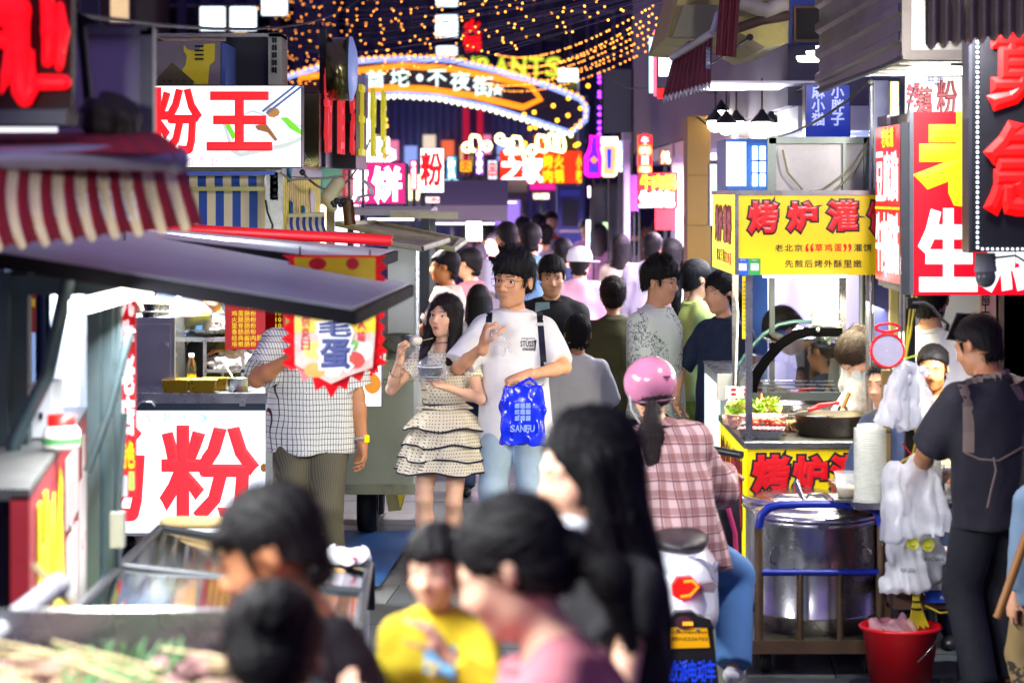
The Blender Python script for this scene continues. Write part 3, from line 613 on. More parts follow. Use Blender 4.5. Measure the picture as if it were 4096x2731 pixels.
# common materials
steel = pbr('stainless', '9a9ca0', .28, .95, var=.25, scale=14, dirt=.12)
steel_d = pbr('steel_dark', '3a4246', .45, .7, var=.3, scale=12, dirt=.3)
black = pbr('black_metal', '121317', .4, .3, var=.3)
blackp = pbr('black_plastic', '0b0b0d', .35)
whitep = pbr('white_paint', 'd9dcda', .45, var=.06, dirt=.12)
cream = pbr('cream_paint', 'c9c7a4', .5, var=.1, scale=6, dirt=.5)
greyp = pbr('grey_paint', '8b8e94', .5, var=.12, dirt=.25)
navy = pbr('navy_wall', '343a74', .7, var=.25, scale=1.2)
E_white = emi('lit_white', 'ffffff', 2.6); E_cool = emi('lit_cool_white', 'e6f6ff', 2.4)
E_red = emi('lit_red', 'ff0a12', 1.15); E_yel = emi('lit_yellow', 'ffd21a', 1.4); E_or = emi('lit_orange', 'ff8a0c', 1.7); E_pink = emi('lit_pink', 'f0219a', 1.0)
E_tube = emi('led_tube', 'fff6ea', 9.0); E_warm = emi('lit_warm', 'ffd9a0', 3.)
# ground
def tile_mat():
 m = pbr('stone_ground', '474d50', .36, var=.35, scale=2.2, bump=.25, bscale=70, dirt=.25, spec=.6); return m
stone = tile_mat()
struct('ground', MB().bb((-60, -10, -.3), (60, 160, -.012)), pbr('asphalt', '2e2f33', .5, var=.3, scale=3, bump=.3, bscale=50))
paving = MB().bb((-3.4, 9.6, -.011), (3.4, 26., -.008)); pv = struct('pavement', paving, pbr('joint_dirt', '17181a', .9))
slab_me = []
for k in range(3):
 b = MB().box((0, 0, -.004), (.893, .592, .012)); me = bpy.data.meshes.new('slab'); me.from_pydata(b.v, [], b.f); me.materials.append([stone, pbr('stone_ground_b', '474c50', .34, var=.35, scale=2.6, bump=.25, bscale=70, dirt=.3, spec=.6), pbr('stone_ground_c', '5e615f', .5, var=.3, scale=2., bump=.3, bscale=60, dirt=.3)][k]); slab_me.append(me)
ra = R(-4.2); i = 0
for r_ in range(-1, 25):
 for c_ in range(-3, 4):
  lx = (c_ + (.5 if r_ % 2 else 0)) * .9 + .38; ly = r_ * .6
  x = lx * math.cos(ra) - ly * math.sin(ra) - .75; y = 10.65 + lx * math.sin(ra) + ly * math.cos(ra)
  if abs(x) > 3.2: continue
  o = bpy.data.objects.new('paving_slab', slab_me[random.choice((0, 0, 0, 1, 1, 2))]); COL.objects.link(o); o.location = (x, y, random.uniform(0, .003)); o.rotation_euler = (0, 0, ra); o.parent = pv
# buildings closing the street
def facade(name, label, px0, px1, d, top, mat, cols, rows_, wmat, lit=0., z0=3., depth=6., pil=None, wh=.55):
 t = thing(name, label, 'building', ((X(px0, d) + X(px1, d)) / 2, d + depth / 2, 0))
 x0, x1 = X(px0, d), X(px1, d)
 MB().bb((x0, d, 0), (x1, d + depth, top)).build('wall', mat, t)
 cw = (x1 - x0) / cols; rh = (top - z0) / rows_
 for i in range(cols):
  for j in range(rows_):
   cx = x0 + cw * (i + .5); cz = z0 + rh * (j + .5); l = random.random() < lit
   f = MB().bb((cx - cw * .34, d - .06, cz - rh * wh / 2), (cx + cw * .34, d + .02, cz + rh * wh / 2)).build('window', greyp, t)
   MB().bb((cx - cw * .3, d - .075, cz - rh * wh / 2 + .08), (cx + cw * .3, d - .062, cz + rh * wh / 2 - .08)).build('pane', wmat[1] if l else wmat[0], f)
  if pil: MB().bb((x0 + cw * i - .12, d - .25, 0), (x0 + cw * i + .12, d - .01, top)).build('pilaster', pil, t)
 return t
wl = pbr('lit_facade', '6a6488', .8)
winm = (pbr('dark_glass', '0c0f1e', .12, var=.3, spec=.7), emi('window_lit', 'ffd9a0', .8))
facade('apartment_building', 'brown apartment block at the far upper left behind the red neon sign', -300, 540, 58, 16, pbr('brown_wall', '5b4638', .8, var=.2), 7, 5, winm, .35)
facade('office_building', 'dark navy building with pilasters above the glowing white noodle sign', 545, 1290, 64, 17, navy, 8, 6, winm, .08, pil=pbr('grey_stone', '5a5670', .8))
facade('tower_building', 'tall purplish building behind the neon arch and hanging fairy lights', 1295, 2260, 72, 24, pbr('purple_wall', '504a80', .8, var=.25, scale=.8), 9, 7, winm, .07, pil=pbr('grey_stone_b', '5c587c', .8))
facade('raised_building', 'dark building raised to cover the bright sky behind the neon bottle sign', 2262, 2790, 66, 24, pbr('slate_wall', '2c2a4c', .8), 5, 9, winm, .03)  # raised high to hide the sky that was brightened for fill
for i, (a, b, c, e, d, lab) in enumerate(((797, 903, 25, 126, 62, 'left one of two glowing white square signs side by side'), (917, 1028, 25, 126, 62, 'right one of two glowing white square signs side by side'), (1043, 1152, -40, 65, 62, 'glowing white square sign cut by the top edge above the air conditioner'),
          (1741, 1834, -70, 30, 70, 'uppermost glowing white square sign on the far tower'), (1739, 1834, 58, 152, 70, 'second glowing white square sign on the far tower'), (1742, 1832, 182, 225, 70, 'small flat glowing white sign on the far tower just above the arch'))):
 t = thing('wall_sign', lab, 'sign', P((a + b) / 2, e, d), 'white square signs on the far buildings')
 MB().px(a, b, c, e, d, .35).build('casing', black, t); MB().px(a + 4, b - 4, c + 4, e - 4, d - .03, .025).build('lit_face', E_cool, t)
 MB().bb((X(a + 20, d), d + .35, Z(c + 20, d)), (X(b - 20, d), d + 2.1, Z(c + 26, d))).build('bracket', black, t)
 letters('lettering', [tpx('店', a + 25, b - 25, c + 20, e - 20, d - .035)], pbr('sign_pink', 'c05a70', .6), t, thick=.01)
t = thing('neon_sign', 'red glowing vertical neon sign beside the white squares on the far tower', 'sign', P(1888, 215, 70))
MB().px(1850, 1928, 75, 215, 70, .2).build('casing', black, t); letters('lettering', col_('火锅', 1856, 1922, 82, 205, 69.9), E_red, t, thick=.1, bold=.05)
MB().bb((X(1870, 70), 70.2, Z(180, 70)), (X(1880, 70), 72, Z(175, 70))).build('bracket', black, t)
t = thing('rooftop_letters', 'row of yellow green lit capital letters behind the arch', 'sign', P(1860, 310, 66)); d = 66
letters('lettering', row('RESTAURANTS', 1500, 2240, 232, 305, d, .25), emi('lit_lime', 'd8e23a', 1.2), t, thick=.12, bold=.03); MB().px(1480, 2262, 306, 314, d, .08).build('rail', black, t)
for a in (1560, 1800, 2040, 2200): MB().bb((X(a, d), d, -.1), (X(a + 8, d), d + .08, Z(310, d))).build('post', black, t)
# neon arch over the street
d = 42.; t = thing('street_arch', 'curved neon gateway with white characters and rows of round bulbs spanning the street', 'arch', (X(1750, d), d, 0))
up = [(1120, 318), (1260, 275), (1420, 246), (1600, 235), (1800, 240), (2000, 287), (2200, 347), (2322, 396), (2345, 432), (2342, 480), (2284, 533)]
dn = [(2284, 533), (2150, 488), (1950, 428), (1750, 388), (1600, 378), (1480, 384), (1300, 420), (1120, 470)]
poly = [P(a, b, d + .15) for a, b in up + dn[1:]]
MB().prism(poly, .25).build('board', pbr('arch_board', '0c0f2c', .6), t)
def dense(pts, n):
 o = []
 for (a, b), (c, e) in zip(pts, pts[1:]): o += [(a + (c - a) * k / n, b + (e - b) * k / n) for k in range(n)]
 return o + [pts[-1]]
MB().tube([P(a, b, d) for a, b in up + dn[1:]], .055, 6, closed=True).build('outline_tube', emi('lit_periwinkle', '8fa6ff', 1.6), t)
inn = [(1200, 312), (1400, 287), (1600, 263), (1800, 275), (2000, 316), (2122, 342), (2162, 398), (2092, 430), (1900, 385), (1700, 356), (1560, 352), (1440, 364), (1200, 395)]
MB().tube([P(a, b, d - .02) for a, b in inn], .06, 6, closed=True).build('inner_tube', E_or, t)
def bulbs(path, step, r):
 mb = MB(); acc = 0
 for (a, b), (c, e) in zip(path, path[1:]):
  L = math.hypot(c - a, e - b)
  while acc < L: mb.ball(P(a + (c - a) * acc / L, b + (e - b) * acc / L, d - .08), r, 8, 5); acc += step
  acc -= L
 return mb
o = bulbs([(a, b - 12) for a, b in up], 26, .03).build('bulb_row', emi('bulb_amber', 'ffa52a', 3), t); o['kind'] = 'stuff'
o = bulbs([(a, b + 10) for a, b in dn], 26, .034).build('bulb_row', emi('bulb_warm', 'fff0c0', 4), t); o['kind'] = 'stuff'
letters('lettering', [tpx('首', 1466, 1540, 283, 350, d - .02), tpx('坨', 1562, 1636, 275, 346, d - .02)], emi('lit_arch_white', 'e8fff6', 1.7), t, thick=.06, bold=.012)
letters('lettering', [tpx('·', 1668, 1690, 300, 324, d - .02), tpx('不', 1710, 1786, 281, 346, d - .02), tpx('夜', 1802, 1880, 288, 362, d - .02), tpx('街', 1892, 1972, 306, 384, d - .02), tpx('★', 1966, 2014, 334, 384, d - .02)], emi('lit_arch_white', 'e8fff6', 1.7), t, thick=.06, bold=.012)
for a, b, m in ((2238, 2308, pbr('olive_pillar', '6b6410', .6)), (1120, 1190, pbr('olive_pillar', '6b6410', .6))): MB().bb((X(a, d), d + .42, -.1), (X(b, d), d + .9, Z(285, d))).build('pillar', m, t)
MB().px(2236, 2312, 275, 326, d + .3, .6).build('lit_cap', E_cool, t)
MB().px(2308, 2316, 330, 1000, d + .45, .1).build('trim', whitep, t)
t = thing('corrugated_wall', 'blue grey corrugated wall with red columns under the arch', 'wall', (X(1900, 50), 50, 0)); d = 50.; mb = MB()
for k in range(60): a = 1440 + 15 * k; mb.px(a, a + 14.8, 380, 1170, d - (.05 if k % 2 else 0), .1)
mb.build('sheet', pbr('wall_bluegrey', '4c5684', .6, var=.2), t)
for a in (1852, 1908): MB().px(a, a + 24, 425, 1160, d - .4, .2).build('red_column', pbr('column_red', 'd0103a', .5, emis='d0103a', es=.5), t)
for k, (a, b, c, e, m) in enumerate(((1560, 1690, 700, 800, E_warm), (1700, 1830, 720, 800, E_cool), (1950, 2080, 760, 900, emi('shop_violet', 'b48aff', .8)), (2120, 2220, 700, 760, E_pink))): MB().px(a, b, c, e, d - .3, .1).build('shop_light_box', m, t)
for k in range(11): MB().px(1470 + 74 * k, 1520 + 74 * k, 540 + 22 * (k % 3), 620 + 22 * (k % 3), d - .3, .1).build('upper_window', emi('upw%d' % (k % 5), ('ffcf90', 'ff8ab0', '9fb8ff', 'ffe8c8', 'ff7040')[k % 5], .75), t)
t = thing('shop_row', 'row of dim shopfronts receding along the left of the street', 'building', (-4.6, 40, 0)); MB().bb((-7, 21.5, 0), (-3.3, 62, 2.75)).build('wall', pbr('row_wall', '4a4660', .7, var=.25), t)
for k in range(7): MB().bb((-3.3, 22.5 + 5.4 * k, .3), (-3.24, 26 + 5.4 * k, 1.95)).build('shop_window', emi('shop_glow%d' % (k % 3), ('ffe0c0', 'd8e4ff', 'ffc8e8')[k % 3], 3.), t); MB().bb((-3.3, 22 + 5.4 * k, 2.1), (-3.0, 26.5 + 5.4 * k, 2.6)).build('shop_sign', emi('row_sign%d' % (k % 4), ('c02040', '3050c0', 'c06020', '208060')[k % 4], .8), t)
def light_string(label, a, b, n, sag, mat, r, wire=.006, group='fairy light strings'):
 a = Vector(a); b = Vector(b); t = thing('string_light', label, 'string light', a, group)
 c = lambda u: a.lerp(b, u) - Vector((0, 0, sag * 4 * u * (1 - u)))
 MB().tube([c(k / 14) for k in range(15)], wire, 4, cap=False).build('wire', pbr('wire_dark', '4a4068', .7), t)
 mb = MB()
 for k in range(n):
  u = (k + random.uniform(.1, .9)) / n; mb.ball(c(u) - Vector((0, 0, r * 1.2)), r, 6, 4)
 o = mb.build('bulbs', mat, t); o['kind'] = 'stuff'; return t
amber = emi('fairy_amber', 'ff9c34', 6.5)
fan = 26
for k in range(fan):
 u = k / (fan - 1); ax = 2640 + 40 * math.sin(k * 2.1); ay = -190 + 200 * u; dd = 17 + 3 * math.sin(k)
 ex = 1060 + 60 * math.sin(k * 1.7); ey = -120 + 440 * u + 30 * math.sin(k * 3); de = 44 + 6 * math.sin(k * 2.3)
 light_string('dark wire with scattered amber fairy bulbs fanning out from the upper right balcony', P(ax, ay, dd), P(ex, ey, de), 16, .25, amber, .0085, .003)
for k in range(7):
 light_string('dense orange fairy lights sagging between the dark red awning and the arch', P(2630, 10 + 28 * k, 19 + k), P(1980 + 60 * math.sin(k), 215 + 25 * k + 20 * math.sin(k * 2), 41), 48, .2, amber, .0085, .003, 'dense orange light strings')
for k in range(5):
 light_string('loose amber bulbs hanging below the arch tip in front of the olive pillar', P(2360, 330 + 70 * k, 41.3), P(2060 + 12 * k, 455 + 55 * k, 41.3), 5, .1, emi('bulb_gold', 'ffab1c', 7), .032, .004, 'bulbs hanging at the arch tip')
for k, (a, b, lab) in enumerate(((P(300, 60, 7.), P(1500, -60, 30.), 'thin dark cable crossing the upper left above the white sign'), (P(1210, 690, 14.2), P(1480, 560, 19.), 'slack cable running from the truck corner to the pink sign'), (P(3000, 150, 13.), P(2420, 300, 30.), 'dark cable running from the balcony to the grey board'), (P(3480, 330, 11.9), P(2790, 470, 19.), 'sagging cable between the steel pole and the ochre column'))):
 t = thing('overhead_cable', lab, 'cable', a); MB().tube([a.lerp(b, u / 12) - Vector((0, 0, .9 * (u / 12) * (1 - u / 12))) for u in range(13)], .008, 5).build('cable', pbr('cable_black', '17161c', .6), t); MB().ball(a, .02, 6, 4).build('clamp', pbr('cable_black', '17161c', .6), t)
light_string('short vertical string of amber bulbs left of the arch', P(1537, 425, 40), P(1560, 640, 40), 4, 0, emi('bulb_gold', 'ffab1c', 7), .03, .004)
light_string('vertical string of violet bulbs on the corner of the grey board', P(2398, 285, 30), P(2398, 545, 30), 9, 0, emi('bulb_violet', '8a2cff', 7), .026, .004)
# lit signs and stalls down the street
def box_sign(name, label, x0, x1, y0, y1, d, face, items, lmat, depth=.15, bold=.02, post=None, case=black, lt=.01, extra=None, group=None, hang=None):
 t = thing(name, label, 'sign', ((X(x0, d) + X(x1, d)) / 2, d, Z(y1, d)), group)
 MB().px(x0, x1, y0, y1, d, depth).build('casing', case, t)
 MB().px(x0 + 3, x1 - 3, y0 + 3, y1 - 3, d - .012, .01).build('lit_face', face, t)
 if items: letters('lettering', items, lmat, t, thick=lt, bold=bold)
 for a in (post or []): MB().bb((X(a, d) - .02, d + depth, 0), (X(a, d) + .02, d + depth + .04, Z(y0 + 5, d))).build('post', steel_d, t)
 if hang: MB().bb((X(x0 + 10, d), d + depth, Z(y0 + 12, d)), (X(x0 + 10, d) + .03, d + depth + hang, Z(y0 + 6, d))).build('bracket', steel_d, t)
 return t
d = 20.
box_sign('pancake_sign', 'pink lit box sign with one big white character', 1408, 1622, 650, 818, d, emi('sign_pink_lit', 'e61f7e', .95), [tpx('饼', 1492, 1602, 672, 800, d - .014), tpx('煎', 1412, 1470, 672, 800, d - .014)], emi('sign_white_lit', 'ffffff', 2.2), bold=.05, post=[1620])
t = box_sign('noodle_sign', 'upright white lit sign with one red character under the arch', 1680, 1777, 592, 772, 24., E_white, [tpx('粉', 1686, 1768, 615, 740, 23.98)], E_red, bold=.04, post=[1690])
box_sign('strip_sign', 'tall narrow white lit strip left of the arch', 1456, 1490, 370, 560, 27., E_cool, None, None, post=[1473])
t = thing('cloud_sign', 'white glowing cloud shaped sign with red writing above the pink sign', 'sign', P(1510, 648, 22)); d = 22.
MB().prism([P(a, b, d) for a, b in ((1452, 648), (1452, 550), (1556, 550), (1556, 590), (1580, 600), (1582, 636), (1560, 648))], .12).build('lit_body', E_white, t)
letters('lettering', row('小吃', 1500, 1570, 612, 644, d - .01), E_red, t, thick=.01, bold=.03); MB().bb((X(1470, d), d + .12, -.1), (X(1474, d), d + .16, Z(600, d))).build('post', steel_d, t)
d = 34.; t = box_sign('restaurant_sign', 'long orange red lit sign with white and yellow characters under glowing outline icons', 1998, 2330, 602, 736, d, emi('sign_orange', 'ff3208', 1.2), [tpx('之', 2008, 2090, 632, 728, d - .02), tpx('家', 2096, 2166, 632, 728, d - .02)], emi('sign_white_lit2', 'fff2ff', 3), bold=.06, post=[2010])
letters('side_lettering', col_('烤肉', 2172, 2210, 622, 730, d - .02), E_yel, t, thick=.02, bold=.04)
for q in (col_('火锅', 2218, 2254, 622, 730, d - .02), col_('小吃', 2306, 2326, 622, 730, d - .02)): letters('side_lettering', q, E_yel, t, thick=.02, bold=.04)
neon = emi('neon_cream', 'ffe79a', 5)
for a, b, k in ((1868, 590, 0), (1905, 575, 1), (1948, 585, 2), (2000, 555, 3), (2030, 575, 4), (2070, 580, 1), (2130, 600, 2), (2170, 575, 1), (2215, 570, 1), (2240, 575, 1), (2045, 610, 4), (2110, 625, 3)):
 if k in (1,): pts = [P(a - 12 + 30 * math.cos(q) * .35 + 20 * (1 if math.cos(q) > 0 else 0), b + 30 * math.sin(q) + 12 * math.cos(q), d - .05) for q in [i * .6 for i in range(11)]]
 elif k == 4: pts = [P(a + 24 * math.cos(q), b - abs(14 * math.sin(q)) if math.sin(q) > 0 else b + 3, d - .05) for q in [i * .6 for i in range(11)]]
 else: pts = [P(a + 15 * math.cos(q), b + 16 * math.sin(q), d - .05) for q in [i * .6 for i in range(11)]]
 MB().tube(pts, .024, 5, closed=True).build('neon_icon', neon, t)
MB().px(1858, 2262, 618, 624, d, .04).build('icon_rail', black, t)
MB().bb((X(1880, d), d + .02, -.1), (X(1886, d), d + .06, Z(610, d))).build('post', black, t)
def canopy_stall(label, x0, x1, yt, yb, ye, d, depth, cmat, lit, group=None):
 """pitched canopy with a fascia, posts, a lit counter"""
 t = thing('market_stall', label, 'stall', ((X(x0, d) + X(x1, d)) / 2, d + depth / 2, 0), group)
 a, b = X(x0, d), X(x1, d); zt, zb, ze = Z(yt, d), Z(yb, d), Z(ye, d)
 MB().slab((a, d, zb), (b, d, zb), (b, d + depth * .5, zt), (a, d + depth * .5, zt), .03).build('canopy', cmat, t)
 MB().slab((a, d + depth * .5, zt), (b, d + depth * .5, zt), (b, d + depth, zb), (a, d + depth, zb), .03).build('canopy', cmat, t)
 MB().bb((a, d - .02, ze), (b, d, zb)).build('fascia', cmat, t)
 for px in (a + .04, b - .04):
  for yy in (d + .05, d + depth - .05): MB().bb((px - .025, yy - .025, 0), (px + .025, yy + .025, zb)).build('post', steel_d, t)
 MB().bb((a + .05, d + .1, 0), (b - .1, d + .6, .9)).build('counter', whitep, t)
 MB().bb((a + .15, d + .4, ze - .045), (b - .15, d + .43, ze - .025)).build('lamp_tube', E_white, t)
 lamp('stall_lamp', ((a + b) / 2, d + .43, ze - .08), lit, b - a, (1, .9, .85) if d < 20 else (1, .74, 1), (0, 0, 0), .1, t)
 return t
canopy_stall('far stall with a grey cloth canopy and pale fascia under the white character sign', 1672, 2030, 720, 822, 884, 27., 2.5, pbr('canvas_grey', '8f8b96', .8), 75)
canopy_stall('bright corner stall with pale canopy left of the couple', 1380, 1725, 828, 838, 862, 18.6, 1.6, pbr('canvas_pale', 'a8a4a0', .8), 12)
canopy_stall('distant stall with dark sloping canopy to the left of the blue kiosk', 1840, 2110, 700, 770, 800, 33., 2.5, pbr('canvas_dark', '4a4650', .8), 75)
t = thing('menu_screen', 'bright blank lit menu screen in the far stall', 'screen', P(1897, 1120, 26.4)); d = 26.4
MB().px(1860, 1932, 882, 968, d, .06).build('frame', black, t); MB().px(1864, 1928, 886, 964, d - .015, .012).build('display', E_white, t); MB().bb((X(1893, d), d + .01, 0), (X(1901, d), d + .05, Z(966, d))).build('stand', black, t)
for i, (a, b, yt, yb, dd, m, lab) in enumerate(((1660, 1725, 800, 1180, 22., pbr('wall_orange', 'b9652a', .7), 'orange brown panel beside the far counter'), (2100, 2235, 760, 1010, 44., pbr('grey_shutter', '6a6878', .6), 'grey shutter front beyond the blue kiosk'))):
 pass
for a, b, y0, y1, dd, c_, tx, lab in ((1786, 1826, 625, 720, 29., '38c8ff', '饮', 'small cyan lit upright sign right of the white character sign'), (1838, 1888, 640, 690, 31., 'e8e020', '面', 'small yellow lit sign in the far row of stalls'), (1700, 1760, 785, 815, 25., 'ffffff', '汤', 'low white lit strip sign on the far grey canopy'), (1900, 1936, 600, 700, 31., '9a50ff', '茶', 'slim violet lit upright sign left of the orange restaurant sign'), (1950, 1990, 640, 720, 33., 'd8f4ff', '串', 'pale upright lit sign touching the orange restaurant sign'), (1640, 1668, 640, 760, 26., 'ff5090', '酒', 'slim pink lit upright sign between the pink and white signs'), (2130, 2200, 770, 800, 35., 'ffd8a0', '小面', 'dim warm lit strip sign left of the blue kiosk'), (2470, 2494, 560, 690, 28., 'a0b8ff', '鱼', 'slim pale blue lit strip right of the neon glass'), (2640, 2690, 600, 660, 27., 'ff9020', '烤', 'small orange lit sign above the red hotpot sign')):
 box_sign('lit_sign', lab, a, b, y0, y1, dd, emi('ls_' + c_, c_, 1.3), [tpx(tx, a + 6, b - 6, y0 + 6, y1 - 6, dd - .014)], E_red if c_ in ('ffffff', 'd8f4ff', 'e8e020') else E_white, bold=.02, post=[(a + b) / 2], lt=.008)
d = 36.; t = thing('blue_kiosk', 'tall dark blue vending kiosk with a small window below the olive pillar', 'kiosk', (X(2280, d), d, 0)); kb = pbr('kiosk_blue', '14308f', .4)
MB().bb((X(2228, d), d, 0), (X(2334, d), d + .8, Z(742, d))).build('body', kb, t); MB().px(2248, 2312, 800, 905, d - .02, .02).build('window', pbr('kiosk_glass', '16283a', .15), t); MB().px(2240, 2320, 760, 785, d - .02, .02).build('header', pbr('kiosk_blue2', '2f55d0', .4), t)
MB().px(2236, 2326, 920, 930, d - .02, .02).build('trim', steel, t)
d = 30.; t = thing('grey_board', 'big plain grey board with faint diagonal marks above the neon bottle', 'board', P(2470, 530, d)); MB().px(2408, 2530, 278, 532, d, .08).build('panel', pbr('board_grey', '6f7c7c', .6, var=.12), t); MB().px(2404, 2412, 272, 540, d - .01, .1).build('edge', black, t)
MB().bb((X(2526, d), d, -.1), (X(2534, d), d + .1, Z(272, d))).build('post', black, t)
MB().bb((X(2404, d), d + .1, -.1), (X(2409, d), d + .14, Z(300, d))).build('post', black, t)
d = 27.; t = thing('bottle_sign', 'purple neon beer bottle sign next to the neon glass', 'sign', P(2375, 700, d))
bt = [(2365, 545), (2392, 545), (2396, 600), (2404, 630), (2404, 695), (2396, 702), (2352, 702), (2344, 695), (2344, 630), (2358, 600)]
MB().prism([P(a, b, d) for a, b in bt], .05).build('backing', emi('neon_back_violet', '6a20ff', .8), t); MB().tube([P(a, b, d - .04) for a, b in bt], .022, 6, closed=True).build('neon_outline', emi('neon_magenta', 'ff10c8', 3.2), t)
MB().prism([P(a, b, d - .03) for a, b in ((2360, 640), (2376, 625), (2392, 640), (2376, 655))], .02).build('label_mark', E_or, t); MB().prism([P(a, b, d - .03) for a, b in ((2362, 668), (2390, 668), (2386, 684), (2366, 684))], .02).build('foot_mark', emi('neon_blue', '1038ff', 1.5), t)
MB().bb((X(2372, d), d + .05, 0), (X(2378, d), d + .09, Z(560, d))).build('post', black, t)
t = thing('glass_sign', 'peach neon beer glass sign with a pale foam bar on top', 'sign', P(2435, 700, d)); gl = [(2408, 590), (2420, 578), (2455, 578), (2472, 592), (2468, 640), (2463, 698), (2455, 703), (2415, 703), (2408, 695), (2412, 640)]
MB().prism([P(a, b, d) for a, b in gl], .05).build('backing', emi('neon_back_peach', 'ffb070', 1.1), t); MB().tube([P(a, b, d - .04) for a, b in gl], .018, 6, closed=True).build('neon_outline', emi('neon_peach', 'ffd0a0', 3), t)
MB().px(2404, 2472, 548, 578, d, .05).build('foam_bar', emi('neon_foam', 'fff0d8', 2.6), t); MB().prism([P(a, b, d - .03) for a, b in ((2428, 596), (2446, 596), (2444, 675), (2430, 675))], .02).build('straw_mark', emi('neon_blue', '1038ff', 1.5), t)
MB().bb((X(2432, d), d + .05, 0), (X(2438, d), d + .09, Z(575, d))).build('post', black, t)
d = 29.; t = thing('shop_door', 'dark glazed shop doorway under the neon bottle and glass', 'door', (X(2440, d), d + .1, 0))
for a, b in ((2362, 2378), (2430, 2438), (2510, 2526)): MB().bb((X(a, d), d, 0), (X(b, d), d + .1, Z(735, d))).build('jamb', black, t)
MB().px(2362, 2526, 735, 752, d, .1).build('lintel', black, t); MB().bb((X(2378, d), d + .04, 0), (X(2510, d), d + .06, Z(752, d))).build('door_glass', pbr('door_glass', '1c2c3c', .15, var=.3), t)
for a, b in ((2352, 2362), (2526, 2538)): MB().px(a, b, 745, 790, d - .05, .08).build('wall_light', emi('wall_light', 'ffd6ff', 3), t)
for a, b, e, m in ((2345, 2362, 1000, E_cool), (2412, 2432, 960, emi('lit_green', 'c8ffb0', 1.6))): MB().px(a, b, 880 if a < 2400 else 890, e, d - .05, .05).build('lit_panel', m, t)
d = 25.; t = thing('lantern_sign', 'vertical stack of orange and red lit round characters', 'sign', P(2580, 700, d)); MB().px(2552, 2608, 540, 705, d, .1).build('casing', emi('sign_orange2', 'ff5a10', 1.3), t)
for k in range(4): MB().lathe([(.001, 0), (.055, .0), (.07, .02), (.07, .05)], P(2580, 562 + 40 * k, d - .03), 14, M=Matrix.Rotation(R(90), 3, 'X')).build('lit_disc', emi('disc_%d' % (k % 2), ('ff2030', 'ffb060')[k % 2], 1.6), t)
letters('lettering', [tpx(c, 2566, 2594, 547 + 40 * k, 577 + 40 * k, d - .06) for k, c in enumerate('牛肉面馆')], emi('sign_white_lit3', 'fff0ff', 2.4), t, thick=.015, bold=.02); MB().bb((X(2556, d), d + .1, 0), (X(2562, d), d + .14, Z(560, d))).build('post', steel_d, t)
d = 24.6; t = box_sign('hotpot_sign', 'red lit sign with yellow characters over white characters', 2553, 2712, 690, 832, d, emi('sign_red_c', 'e80010', 1.0), row('牛肉锅', 2562, 2700, 700, 758, d - .014, .1), E_yel, bold=.05, post=[2700])
letters('lower_lettering', row('生煎包', 2558, 2696, 766, 826, d - .014, .06), emi('sign_white_lit2', 'fff2ff', 3), t, thick=.012, bold=.06)
MB().px(2620, 2700, 832, 920, d, .04).build('red_board', pbr('red_board', 'b01020', .5), t)
for a, b, yt, dd, m, lab in ((2497, 2520, 560, 26., pbr('lilac_pillar', 'b9a9c8', .6), 'pale lilac pillar beside the red hotpot sign'), (2690, 2742, 560, 26., pbr('pink_pillar', 'c7b0b8', .6), 'pale pink tiled pillar right of the red hotpot sign')):
 t = thing('pillar', lab, 'pillar', (X((a + b) / 2, dd), dd, 0)); MB().bb((X(a, dd), dd, 0), (X(b, dd), dd + .3, Z(yt, dd))).build('shaft', m, t); MB().bb((X(a - 6, dd), dd - .03, 0), (X(b + 6, dd), dd + .33, .12)).build('base', greyp, t); MB().bb((X(a - 5, dd), dd - .03, Z(yt, dd)), (X(b + 5, dd), dd + .33, Z(yt, dd) + .08)).build('capital', greyp, t)
t = thing('lilac_poster', 'plain purple poster board beside the pale lilac pillar', 'board', P(2530, 850, 25.6)); MB().px(2520, 2556, 700, 845, 25.6, .05).build('panel', pbr('lilac_panel', '8a3f9a', .5), t); MB().bb((X(2535, 25.6), 25.65, 0), (X(2541, 25.6), 25.69, Z(720, 25.6))).build('post', steel_d, t)
d = 19.; t = thing('column', 'thick ochre brown column at the shop corner', 'column', (X(2795, d), d + .2, 0)); MB().bb((X(2750, d), d, 0), (X(2842, d), d + .45, Z(465, d))).build('shaft', pbr('ochre', '8a6420', .6, var=.12), t)
for yy in (700, 900, 1100): MB().px(2749, 2843, yy, yy + 3, d - .003, .01).build('tile_joint', pbr('ochre_joint', '5a4012', .7), t)
d = 15.6; t = thing('shop_building', 'pale two storey shop building with a deep white ceiling over its front on the right', 'building', (2.6, 22, 0)); SHB = t
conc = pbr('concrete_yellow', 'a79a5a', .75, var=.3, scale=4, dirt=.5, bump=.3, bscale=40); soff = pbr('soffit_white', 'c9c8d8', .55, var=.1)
MB().bb((1.75, 14.8, 2.55), (4.6, 34, 2.7)).build('canopy_slab', soff, t)
MB().bb((2.6, 13.2, 0), (4.6, 34, 2.55)).build('ground_floor_wall', pbr('inner_wall', '8c93b0', .6), t)
MB().bb((1.7, 14.9, 2.705), (4.6, 34, 9)).build('upper_wall', pbr('upper_wall', '5d5a70', .7), t)
for k in range(7): MB().bb((1.95, 16.2 + 1.5 * k, 2.515), (2.3, 16.5 + 1.5 * k, 2.548)).build('ceiling_light', emi('downlight', 'fff8f0', 5), t); 
for k in range(3): lamp('ceiling_lamp', (2.1, 16.4 + 4 * k, 2.5), (22, 75, 80)[k], .4, ((.93, .95, 1), (.95, .8, 1), (1, .72, .95))[k], (0, 0, 0), 2.5, t)
MB().px(3155, 3372, -160, 172, 14.6, .2).build('blue_fascia', pbr('fascia_blue', '0f3cae', .4, var=.08), t)
